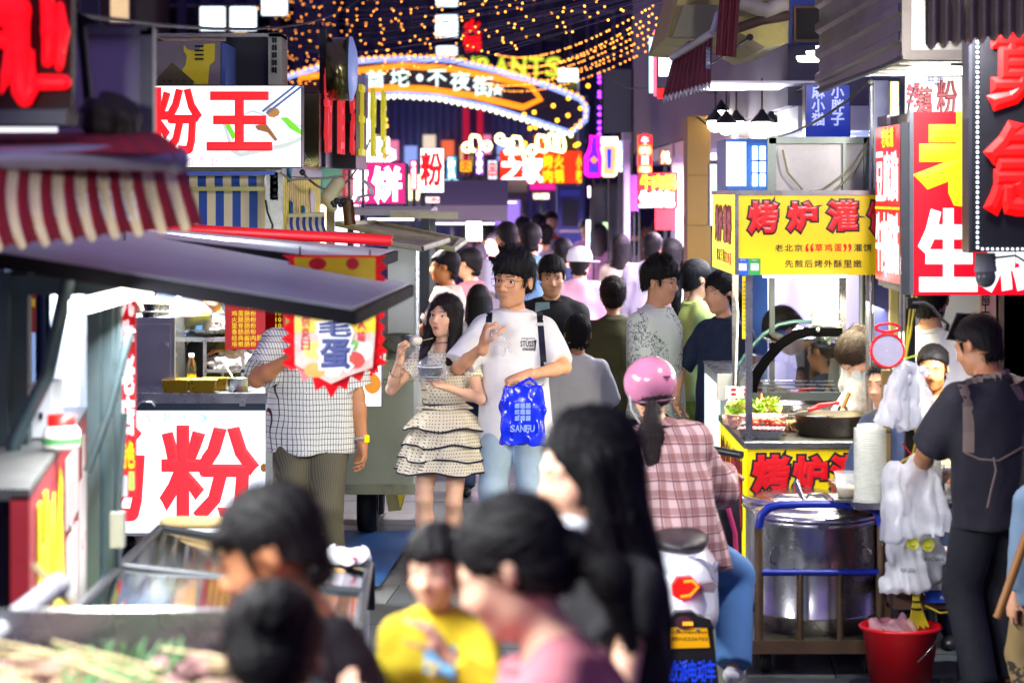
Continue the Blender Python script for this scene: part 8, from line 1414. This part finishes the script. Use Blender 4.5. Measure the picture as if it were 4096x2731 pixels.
def bgp(label, px, d, top_y, rot, sex, tmat, bmat, hair, h=.013, skin=SK2, head=(0, 0, 0), arms=None, hcol='100d0e', legs='stand', **k):
 h = h * 1.18
 tp = dict(mat=tmat, sleeve=k.pop('sleeve', .65), hem=k.pop('hem', -.15), loose=k.pop('loose', .018), fold=.009, straight=.7); tp.update(k.pop('top', {}))
 H = Z(top_y, d) / 1.008; return person(label, X(px, d), d, min(H, 1.93), rot, sex, skin, head=head, h=h, hair=hair, hcol=hcol, arms=arms, legs=legs, top=tp, bottom=dict(mat=bmat, loose=.016), **k)
jean = cloth('26344e'); blk = cloth('1a1a1e'); whi = cloth('e2e2ea'); gry = cloth('6a6a70')
I = bgp('young man in a black T-shirt with a pale chest print walking behind the couple', 2205, 16., 1010, 6, 'm', cloth('16181c'), blk, dict(type='short', thick=1.3), h=.009, skin=SK2, head=(-4, 10, 0), legs='walk', loose=.03)
yy = surf_y(I['shirt_ops'], X(2170, 15.9), Z(1235, 15.9), 15.5) - .008; MB().prism([P(a, b, yy) for a, b in ((2142, 1210), (2198, 1208), (2200, 1252), (2140, 1250))], .002).build('chest_print', pbr('chest_print', '8fb0b0', .7, var=.6, scale=40), I['root'])
bgp('boy in a white long sleeve shirt with his back turned beside the man', 2312, 15.2, 1272, 178, 'm', cloth('f6f8f6'), jean, dict(type='short'), h=.011, skin=SK2, sleeve=1.8, arms=dict(R=dict(t=(-.17, -.3, 1.0), pole=(-1, .5, -.5))), loose=.025)
bgp('person in a loose pink hooded shirt and white cap walking away', 2318, 20., 985, 172, 'm', cloth('e8b0cc'), cloth('3a3a44'), dict(type='crew'), sleeve=1.2, loose=.04, top=dict(hood=True)); 
I = bgp('woman in an olive green shirt with a hair bun seen from behind', 2452, 15.8, 1098, 176, 'f', cloth('55552c'), jean, dict(type='bun', thick=1.4), h=.011, hcol='2a1c14', sleeve=.8, loose=.03, bulk=1.1)
I = bgp('young man in glasses and a white T-shirt printed with dark doodles looking right', 2618, 14.8, 1028, 62, 'm', pattern('doodle_cloth', 'print', 'dfe6da', '2a3038', 38, 1, .02), blk, dict(type='messy', thick=1.), h=.009, skin=SK2, head=(4, 4, 0), sleeve=.8, loose=.03); glasses(I, pbr('glasses_black', '18181c', .3))
bgp('woman in a lime green shirt with a ponytail standing beyond the stall', 2778, 16.2, 1028, 110, 'f', cloth('b8c86a'), cloth('8fb04a'), dict(type='pony', L=.3, pz=.02), sleeve=.8, loose=.03, bulk=1.08)
bgp('woman in a dark navy top waiting beside the steel post of the yellow stall', 2895, 14.7, 1072, -35, 'f', cloth('12203c'), blk, dict(type='pony', L=.2), skin=SK2, h=.01, head=(-12, 6, 0), sleeve=.9, loose=.02, bulk=.88, arms=dict(R=dict(t=(-.22, -.2, .95), pole=(-1, .4, -.5))))
bgp('tall person in a white hoodie seen from behind in the crowd', 2610, 23., 925, 165, 'm', cloth('e8e6f6'), jean, dict(type='short'), sleeve=1.8, loose=.05, top=dict(hood=True), h=.016)
bgp('girl with long hair in a cream dress among the distant crowd', 2480, 25., 930, 150, 'f', cloth('e8dcc0'), cloth('e8dcc0'), dict(type='long', L=.3), sleeve=.6, h=.016, hem=-.3)
bgp('man in a pale blue T-shirt with a round back print in the crowd', 2122, 21.5, 885, 176, 'm', cloth('6f98b8'), jean, dict(type='short'), sleeve=.8, loose=.035, h=.015)
bgp('man in a white T-shirt turning left beside the blue shirted man', 2030, 23., 880, -150, 'm', whi, blk, dict(type='short'), sleeve=.8, loose=.03, h=.016)
bgp('man in a pale shirt lit by warm lamps at the counter left of the woman', 1790, 18.8, 990, -95, 'm', cloth('f0dcc8'), gry, dict(type='short'), skin=('skin_warm', 'd88a50'), sleeve=.8, loose=.025, h=.014, arms=dict(R=dict(t=(-.1, -.4, 1.05), pole=(0, .5, -1)), L=dict(t=(.12, -.4, 1.05), pole=(0, .5, -1))))
bgp('person in a dusty rose T-shirt behind the warm lit counter man', 1885, 20., 985, -120, 'm', cloth('b86a70'), blk, dict(type='short'), sleeve=.8, loose=.025, h=.015)
bgp('person in a white top with a dark strap right behind the couple', 1915, 17.2, 1130, 175, 'f', whi, jean, dict(type='long', L=.3), h=.014)
bgp('woman with tied dark hair facing the camera near the ochre column', 2772, 20.5, 965, 25, 'f', cloth('d8c0c0'), jean, dict(type='pony', L=.2), h=.014)
bgp('dark haired person in a navy shirt just left of the white cap', 2250, 22.5, 945, 170, 'm', cloth('24305a'), jean, dict(type='short'), h=.016)
bgp('long haired woman in black beside the white hoodie', 2690, 22., 945, 160, 'f', cloth('20202a'), blk, dict(type='long', L=.36), h=.016)
bgp('woman in a dark purple dress deep in the crowd', 2395, 28., 890, 150, 'f', cloth('4a2a44'), cloth('4a2a44'), dict(type='long', L=.3), h=.02, hem=-.3)
bgp('distant man in black near the red hotpot sign', 2545, 30., 860, 170, 'm', blk, blk, dict(type='short'), h=.02); bgp('distant woman in pink under the red hotpot sign', 2630, 29., 880, 170, 'f', cloth('e0a0b8'), gry, dict(type='pony'), h=.02)
bgp('distant person in orange beside the blue kiosk', 2200, 32., 810, 20, 'f', cloth('e05a20'), jean, dict(type='short'), h=.02); bgp('distant person in dark clothes left of the blue kiosk', 2090, 30., 860, 170, 'm', cloth('3a3a48'), jean, dict(type='short'), h=.02)
bgp('distant person in a grey top behind the blue shirted man', 2180, 27., 890, 175, 'm', cloth('8a8a98'), jean, dict(type='short'), h=.02); bgp('distant woman with brown hair in front of the lilac pillar', 2590, 27., 905, 160, 'f', cloth('5a4a50'), blk, dict(type='long', L=.28), hcol='3a2418', h=.02)
def clone(src, label, px, d, rot, s=1.):
 o = [q for q in bpy.data.objects if q.get('label', '').startswith(src)][0]; r = o.copy(); COL.objects.link(r); r['label'] = label; Mo = Matrix.Translation(o.location); Mn = Matrix.Translation((X(px, d), d, 0)) @ Matrix.Rotation(R(rot), 4, 'Z') @ Matrix.Scale(s, 4)
 r.location = (X(px, d), d, 0); r.rotation_euler = (0, 0, R(rot)); r.scale = (s, s, s)
 def cp_(a, p, top):
  for c in [q for q in a.children if q.type == 'MESH']:
   n = c.copy(); COL.objects.link(n); n.parent = p; n.matrix_parent_inverse = c.matrix_parent_inverse.copy(); cp_(c, n, 0)
 cp_(o, r, 1)
for a in (('man in a pale blue T-shirt', 'distant man in pale blue left of the white cap', 2155, 31., 20), ('man in a white T-shirt turning', 'distant man in white near the lilac pillar', 2515, 33., 40), ('person in a dusty rose', 'distant person in dusty rose by the far menu screen', 1985, 28., 60), ('girl with long hair in a cream', 'distant girl in cream close to the ochre column', 2720, 27., 30), ('woman with tied dark hair', 'distant woman in pale pink at the middle of the lane', 2430, 34., -20), ('tall person in a white hoodie', 'distant white hooded person under the neon bottle', 2365, 36., 15, .96), ('distant person in a grey top', 'distant grey clad person in front of the far grey canopy', 1945, 30., 35), ('distant woman in pink', 'distant woman in pink just right of the blue kiosk', 2345, 32., 190)): clone(*a)
cp = [o for o in bpy.data.objects if o.get('label', '').startswith('person in a loose pink')][0]; cz = P(2318, 1040, 20.)
MB().lathe([(.105, -.02), (.107, .02), (.09, .075), (.05, .1), (.001, .107)], cz + Vector((0, -.0, .01)), 24).build('cap', cloth('eaeaf4'), cp); MB().prism([cz + Vector((.1 + .07 * u, .02 * v, -.015)) for u, v in ((0, -3), (.8, -2.4), (1, 0), (.8, 2.4), (0, 3))], .008, (0, 0, 1)).build('cap_peak', cloth('eaeaf4'), cp)
bgp('cook in a dark strap apron bending over inside the yellow stall', 3445, 13.4, 1085, -80, 'm', cloth('2a2220'), blk, dict(type='crew'), skin=SK3, lean=38, h=.011, head=(0, 15, 0), arms=dict(R=dict(t=(-.15, -.5, 1.1), pole=(0, 0, -1)), L=dict(t=(.15, -.5, 1.1), pole=(0, 0, -1))))
I = bgp('woman with braided brown hair and a face mask working at the griddle', 3620, 12.5, 1215, -58, 'f', pbr('lace_white', 'e8dcd6', .8, var=.15, scale=60, bump=.5, bscale=90), gry, dict(type='bun', thick=1.2), hcol='1c0f0a', skin=SK1, h=.009, lean=26, head=(0, 32, 0), sleeve=.8, loose=.022, arms=dict(R=dict(t=(-.12, -.42, .92), pole=(-1, .3, -.5)), L=dict(t=(.2, -.38, .93), pole=(1, .3, -.5))), top=dict(sr=1.25))
sdf_ob('face_mask', [('u', 0, tr_ops([('u', 0, f_ell((0, -.062, -.055), (.052, .05, .045))), ('i', 0, f_half((0, 0, -.022), (0, .15, 1)))], I['T'](I['hc']), I['GM'], I['s'] * I['hs']))], np.array(I['T'](I['hc'])) - .17, np.array(I['T'](I['hc'])) + .17, .006, cloth('b8d0e8'), I['root']); MB().tube([I['hw'](q) for q in ((.05, -.07, -.04), (.078, .0, -.015), (.084, .02, .0))], .0025, 5).build('mask_loop', whitep, I['root'])
bgp('customer in a navy long sleeve leaning on the stall behind the cup stack', 3590, 11.45, 1440, -50, 'm', cloth('1a2a4e'), jean, dict(type='crew'), lean=6, sleeve=1.7, h=.011, loose=.03, arms=dict(L=dict(t=(.1, -.42, .88), pole=(.3, .6, -.5)), R=dict(t=(-.1, -.4, .9), pole=(0, .5, -1))))
bgp('boy with a shaved head peering over the table between post and vendor', 3735, 11.6, 1365, -25, 'm', cloth('c8a080'), jean, dict(type='crew'), h=.011, skin=('skin_warm', 'd88a50'), head=(10, 8, 0))
bgp('cook in a white shirt and dark apron whose face is hidden by the red lightbox', 3720, 12.3, 1075, 160, 'm', whi, blk, dict(type='short'), h=.012, loose=.03)
VN = bgp('vendor in a black T-shirt with brown apron straps crossing his back', 3985, 10.35, 1240, 205, 'm', cloth('20202a'), cloth('1c1e26'), dict(type='crew'), skin=SK3, h=.009, lean=6, head=(22, 14, 0), sleeve=.9, loose=.03, hem=-.16, bulk=1.08, arms=dict(L=dict(t=(.16, -.36, 1.0), pole=(1, .4, -.6)), R=dict(t=(-.12, -.36, 1.0), pole=(-1, .4, -.6))))
so = VN['shirt_ops']; apm = cloth('7a6a62')
ribbon(so, [(3845, 1535, 10.3), (3850, 1560, 10.3), (3858, 1620, 10.3), (3860, 1720, 10.3), (3858, 1800, 10.3)], .045, apm, 'apron_strap', VN['root'], 9.9); ribbon(so, [(4050, 1500, 10.3), (4060, 1540, 10.3), (4096, 1600, 10.3)], .045, apm, 'apron_strap', VN['root'], 9.9)
mb = MB(); 
for k in range(8): a = 3860 + 24 * k; z1 = Z(1535 - 5 * k, 10.3); xx, x2 = X(a, 10.3), X(a + 24.5, 10.3); mb.quad((xx, surf_y(so, xx, z1, 9.9) - .004, z1 - .02), (x2, surf_y(so, x2, z1, 9.9) - .004, z1 - .023), (x2, surf_y(so, x2, z1, 9.9) - .004, z1 + .02), (xx, surf_y(so, xx, z1, 9.9) - .004, z1 + .023))
mb.build('apron_cross_strap', apm, VN['root']); MB().tube([(X(a, 10.3), surf_y(so, X(a, 10.3), Z(b, 10.3), 9.9) - .006, Z(b, 10.3)) for a, b in ((3845, 1800), (3900, 1825), (3975, 1830), (4040, 1800), (4110, 1770))], .006, 5).build('apron_tie', apm, VN['root']); MB().tube([P(a, b, 10.08) for a, b in ((3975, 1830), (3985, 1880), (3965, 1960), (3950, 2030))], .006, 5).build('apron_tie', apm, VN['root'])
I = bgp('person in a blue jacket cut off by the right edge with a brown strap', 4190, 9.5, 1700, -150, 'f', cloth('6a8298'), pattern('leopard', 'print', '8a7448', '2a2018', 30, 1, .06), dict(type='long', L=.3), h=.012, sleeve=1.8, loose=.03); MB().tube([P(4110, 2130, 9.3), P(4050, 2300, 9.25), P(3990, 2470, 9.25)], .018, 6).build('bag_strap', pbr('strap_brown', '8a5a20', .5), I['root'])
I = person('truck cook in a dark apron mostly hidden behind the sign and steam cabinet', X(570, 14.95), 14.95, 1.66, 20, 'f', SK2, h=.012, hair=dict(type='bun'), arms=dict(L=dict(t=(.42, -.2, 1.33), pole=(.6, .3, -1))), top=dict(mat=cloth('3a3444'), sleeve=.6), bottom=dict(mat=blk))
I = person('second truck cook reaching a bare forearm toward the wok', X(850, 14.97), 14.97, 1.72, 10, 'm', SK2, h=.012, hair=dict(type='crew'), arms=dict(R=dict(t=(-.1, -.22, 1.35), pole=(-1, .3, -.6)), L=dict(t=(.1, -.2, 1.2), pole=(1, .3, -.6))), top=dict(mat=cloth('22262e'), sleeve=.8), bottom=dict(mat=blk))
pl_ = pattern('pink_plaid', 'plaid', 'c6a6a6', '743c38', 15, 14, .3, .3, .85, '5a2430')
RD = person('scooter rider in a pink plaid shirt and glossy pink helmet seen from behind', X(2680, 10.0), 10.0, 1.62, 176, 'f', SK2, head=(12, 6, 0), h=.009, lean=8, side_lean=7, hair=dict(type='pony', L=.27, pz=-.085, px=.07, tk=1.4), hcol='1c1214', hip=(0, 0, .80), bulk=1.05,
 arms=dict(R=dict(t=(-.25, -.44, 1.04), pole=(-.35, .3, -1)), L=dict(t=(.25, -.44, 1.04), pole=(.35, .3, -1))), legs=dict(L=dict(a=(.17, -.42, .30), pole=(.5, -1, .5)), R=dict(a=(-.28, -.1, .22), pole=(-.4, -1, .3), foot=(-.15, -1, 0))),
 top=dict(mat=pl_, sleeve=1.9, hem=-.14, loose=.035, fold=.012, straight=.9, h=.009, sr=1.1), bottom=dict(mat=pbr('jeans_blue', '4a78b0', .85, var=.15, scale=20), loose=.02), shoes='e2e2e2', seed=5)
hm = pbr('helmet_pink', 'c47a9a', .22, var=.05, coat=.5); hs_ = RD['s'] * RD['hs']; hops = [('u', 0, tr_ops([('u', 0, f_ell((0, .012, .04), (.11, .134, .108))), ('i', 0, f_half((0, 0, -.03), (0, -.25, -1))), ('s', .01, f_ell((0, -.13, -.03), (.08, .06, .07)))], RD['T'](RD['hc']), RD['GM'], hs_))]
c = np.array(RD['T'](RD['hc'])); o = sdf_ob('helmet', hops, c - .22, c + .22, .006, hm, RD['root']); MB().tube([RD['hw']((.087 * math.cos(a), .012 + .106 * math.sin(a), -.034 - .026 * math.sin(a))) for a in [2 * math.pi * k / 30 for k in range(30)]], .006, 6, closed=True).build('helmet_trim', pbr('trim_plum', '5a3048', .4), o)
for sx_ in (-.045,): MB().box(RD['hw']((sx_, .138, .035)), (.03, .012, .006)).build('helmet_vent', pbr('vent_purple', '4a2040', .4), o)
MB().tube([RD['hw'](q) for q in ((.095, .03, .0), (.088, -.02, -.06), (.05, -.06, -.115))], .005, 5).build('helmet_strap', whitep, o)
sd = 9.55; t = thing('electric_scooter', 'white electric scooter with red tail light and yellow number plate under the rider', 'scooter', (X(2750, sd), 10., 0)); wh = pbr('scooter_white', 'dfe2ea', .2, var=.04, coat=.6); sb = pbr('scooter_black', '101014', .4)
zc_ = .60; cx = X(2735, sd)
sdf_ob('rear_body', [('u', 0, f_ell((cx, 9.95, .62), (.165, .5, .15))), ('u', .06, f_ell((cx, 9.7, .5), (.15, .28, .14))), ('i', 0, f_half((cx, 9.5, .40), (0, -.3, -1)))], (cx - .25, 9.3, .3), (cx + .25, 10.6, .85), .011, wh, t)
sdf_ob('seat', [('u', 0, f_ell((cx, 10.0, .755), (.13, .4, .055))), ('n', 0, f_fold(9, .003, 20, 1))], (cx - .2, 9.5, .65), (cx + .2, 10.5, .85), .012, pbr('seat_dark', '2a2226', .5), t)
tl = [(2690, 2340), (2710, 2312), (2765, 2308), (2800, 2345), (2760, 2390), (2720, 2400), (2692, 2380)]; MB().prism([P(a, b, 9.42) for a, b in tl], .1).build('tail_light', emi('tail_red', 'ff1008', 1.1), t); MB().tube([P(a, b, 9.415) for a, b in ((2735, 2325), (2770, 2322), (2792, 2346), (2760, 2380), (2722, 2385))], .006, 5).build('light_chevron', emi('tail_orange', 'ff7a10', 2.2), t); MB().prism([P(a, b, 9.44) for a, b in ((2800, 2335), (2850, 2325), (2870, 2340), (2855, 2370), (2800, 2365))], .05).build('indicator', pbr('indicator', '7a6a74', .3), t)
MB().tube([P(a, b, 9.6) for a, b in ((2700, 2262), (2740, 2240), (2800, 2232), (2840, 2270), (2860, 2330))], .014, 8).build('grab_rail', pbr('rail_silver', 'b8b8c4', .25, .6), t); MB().tube([P(2868, 2250, 9.65), P(2830, 2330, 9.6)], .012, 8).build('grab_rail', pbr('rail_silver', 'b8b8c4', .25, .6), t)
MB().prism([P(a, b, 9.38) for a, b in ((2635, 2500), (2690, 2465), (2705, 2448), (2770, 2446), (2790, 2462), (2840, 2475), (2860, 2520), (2845, 2510), (2680, 2505), (2640, 2530))], .06).build('rear_fender', sb, t); MB().prism([P(a, b, 9.37) for a, b in disc(2737, 2490, 36, 26, 16)], .03).build('reflector', pbr('reflector_dark', '4a2a34', .2), t); MB().px(2732, 2772, 2488, 2500, 9.36, .01).build('plate_lamp', emi('plate_lamp', 'ff9020', 2), t)
MB().prism([P(a, b, 9.4) for a, b in ((2650, 2505), (2850, 2500), (2885, 2830), (2665, 2830))], .012).build('mud_flap', sb, t)
pd = 9.385; MB().prism([P(a, b, pd) for a, b in ((2676, 2508), (2828, 2504), (2840, 2588), (2686, 2592))], .004).build('number_plate', pbr('plate_yellow', 'f0a800', .35, emis='f0a800', es=.12), t); letters('plate_number', [tpx('苏NS226703', 2690, 2830, 2545, 2562, pd - .001), tpx('电动自行车临时信息号牌', 2690, 2826, 2524, 2532, pd - .001)], ink, t, thick=.001, bold=.01); letters('flap_lettering', row('欧派电动车', 2680, 2862, 2640, 2725, 9.398, .06), pbr('flap_blue', '1440d8', .4, emis='1440d8', es=.25), t, thick=.003, bold=.03)
for a in (2710, 2790): MB().lathe([(.006, 0), (.006, .004), (.001, .005)], P(a, 2518, pd - .004), 8, M=MR).build('plate_bolt', pbr('bolt_teal', '2a8a8a', .3, .5), t)
for yy, r_ in ((9.75, .24), (10.95, .24)): MB().lathe([(.12, -.04), (.2, -.05), (.235, -.03), (r_, 0), (.235, .03), (.2, .05), (.12, .04)], (cx + .02, yy, r_), 28, M=Matrix.Rotation(R(90), 3, 'Y')).build('wheel', pbr('tyre', '17171a', .8), t)
MB().bb((cx - .12, 10.2, .26), (cx + .12, 10.75, .3)).build('footboard', sb, t); MB().prism([(cx - .17, 10.75, .3), (cx + .17, 10.75, .3), (cx + .15, 10.9, .95), (cx - .15, 10.9, .95)], .06).build('leg_shield', wh, t); MB().tube([(cx - .33, 10.6, 1.02), (cx - .15, 10.75, 1.04), (cx + .15, 10.75, 1.04), (cx + .33, 10.6, 1.02)], .018, 8).build('handlebar', sb, t); MB().tube([(cx, 10.85, .4), (cx, 10.78, 1.04)], .03, 8).build('steering_column', sb, t)
MB().grid(lambda u, v: tuple(P(2860 + 95 * u + 20 * v, 1960 + 420 * v + 25 * math.sin(u * 6), 10.7 - .02 * math.sin(v * 5))), 8, 12).build('wind_apron', pbr('apron_dark', '26242a', .6), t); MB().tube([P(2905, 1900, 10.68), P(2912, 2030, 10.66), P(2940, 2130, 10.66), P(2950, 2330, 10.66)], .012, 6).build('apron_pink_edge', pbr('edge_pink', 'c0306a', .5), t)
MB().tube([P(2590, 2560, 9.7), P(2605, 2640, 9.7), P(2600, 2760, 9.7)], .03, 8).build('shock_absorber', steel_d, t)
person('man with short black hair in a black T-shirt facing left in the foreground', X(1350, 4.6), 4.6, 1.63, -97, 'm', SK3, lean=7, head=(6, 16, 0), h=.0135, hair=dict(type='short', thick=.5), top=dict(mat=blk, sleeve=.7), bottom=dict(mat=jean), seed=3)
person('woman with gathered dark hair seen from behind at the bottom left', X(985, 3.85), 3.85, 1.55, 168, 'f', SK3, lean=12, head=(14, 18, 0), h=.0135, hair=dict(type='bun', thick=1.2), top=dict(mat=cloth('1e1a24'), sleeve=.7), bottom=dict(mat=jean), seed=4)
FP = person('woman in a dusty pink knit top with tied black hair looking at her phone', X(2325, 4.3), 4.3, 1.65, -96, 'f', SK1, lean=6, head=(-6, 18, 0), h=.0135, hair=dict(type='pony', L=.2, pz=.0, thick=.2), bulk=1.12, arms=dict(L=dict(t=(.1, -.34, 1.33), pole=(.8, .4, -1), dir=(-.2, -1, .35), palm=(-.7, 0, .5), curl=(.5, .5, .55, .6)), R=dict(t=(-.1, -.36, 1.25), pole=(-.8, .4, -1))), top=dict(mat=cloth('b06a72', .95, .12, .5, 120), sleeve=1.4, loose=.025, neckz=.47), bottom=dict(mat=jean), seed=6)
hwp = FP['T'](FP['A']['L'][2]); t = thing('phone', 'dark phone with pale edge held by the woman in pink', 'phone', hwp); MB().box(Vector(hwp) + Vector((-.1, -.02, .035)), (.15, .075, .009), ry=R(28), rz=R(8)).build('body', pbr('phone_dark', '2e3a40', .2), t, .003); MB().box(Vector(hwp) + Vector((-.103, -.02, .041)), (.14, .068, .002), ry=R(28), rz=R(8)).build('screen', pbr('phone_screen2', '1a2428', .1, emis='a0c0d0', es=.1), t)
CH_ = person('toddler in a yellow top with a blue apron held in the foreground', X(1758, 4.85), 4.85, .93, -12, 'f', SK1, head=(-6, 8, 0), h=.0095, hair=dict(type='short', thick=.8), top=dict(mat=cloth('d8c020'), sleeve=1.7, loose=.03), bottom=dict(mat=cloth('c8b830')), z0=.555, arms=dict(L=dict(t=(.07, -.24, 1.36), pole=(1, 0, -1), dir=(-.5, -.2, .8))), legs=dict(L=dict(a=(.12, -.25, .3)), R=dict(a=(-.12, -.25, .3))), lips=.6, seed=8)
so = CH_['shirt_ops']; ap = MB(); 
ap.grid(lambda u, v: ((lambda xx, zz: (xx, min(surf_y(so, xx, zz, 4.5), 4.82) - .008, zz))(X(1690 + 130 * u, 4.7), Z(2610 + 110 * v, 4.7))), 10, 10); ap.build('bib', cloth('6fb0d8'), CH_['root'])
for a, b in ((1715, 2655), (1745, 2668), (1730, 2690)): MB().ball(P(a, b, 4.66), .009, 8, 5).build('flower_print', pbr('flower_pale', 'e8e0a0', .6), CH_['root'])
FL = person('woman with long straight black hair and pale face in the foreground', X(2450, 5.2), 5.2, 1.715, -66, 'f', SK1, lean=1, head=(-6, 10, 0), h=.0135, bulk=.88, hair=dict(type='long', L=.42, w=.86, thick=.6), hcol='08070a', top=dict(mat=cloth('0e0e12'), sleeve=.28), bottom=dict(mat=cloth('14141a')), arms=dict(L=dict(t=(.14, -.3, .98), pole=(.6, .6, -.6))), seed=9)
sdf_ob('chin_mask', [('u', 0, tr_ops([('u', 0, f_ell((0, -.055, -.1), (.055, .055, .04)))], FL['T'](FL['hc']), FL['GM'], FL['s'] * FL['hs']))], np.array(FL['T'](FL['hc'])) - .2, np.array(FL['T'](FL['hc'])) + .16, .008, cloth('dfe6ee'), FL['root'])
t = thing('stall_lamp', 'white tube lamp hanging under the striped awning of the left stall', 'lamp', (-1.25, 4.2, 2.62)); MB().bb((-1.27, 3.4, 2.6), (-1.23, 5.0, 2.63)).build('lamp_tube', E_tube, t); MB().tube([(-1.25, 4.2, 2.63), (-1.25, 4.2, 3.1)], .006, 4).build('cord', black, t); lamp('unseen_awning_lamp', (-1.25, 4.2, 2.58), 26, .1, (.97, .98, 1), (0, R(-50), 0), 1.6, t)
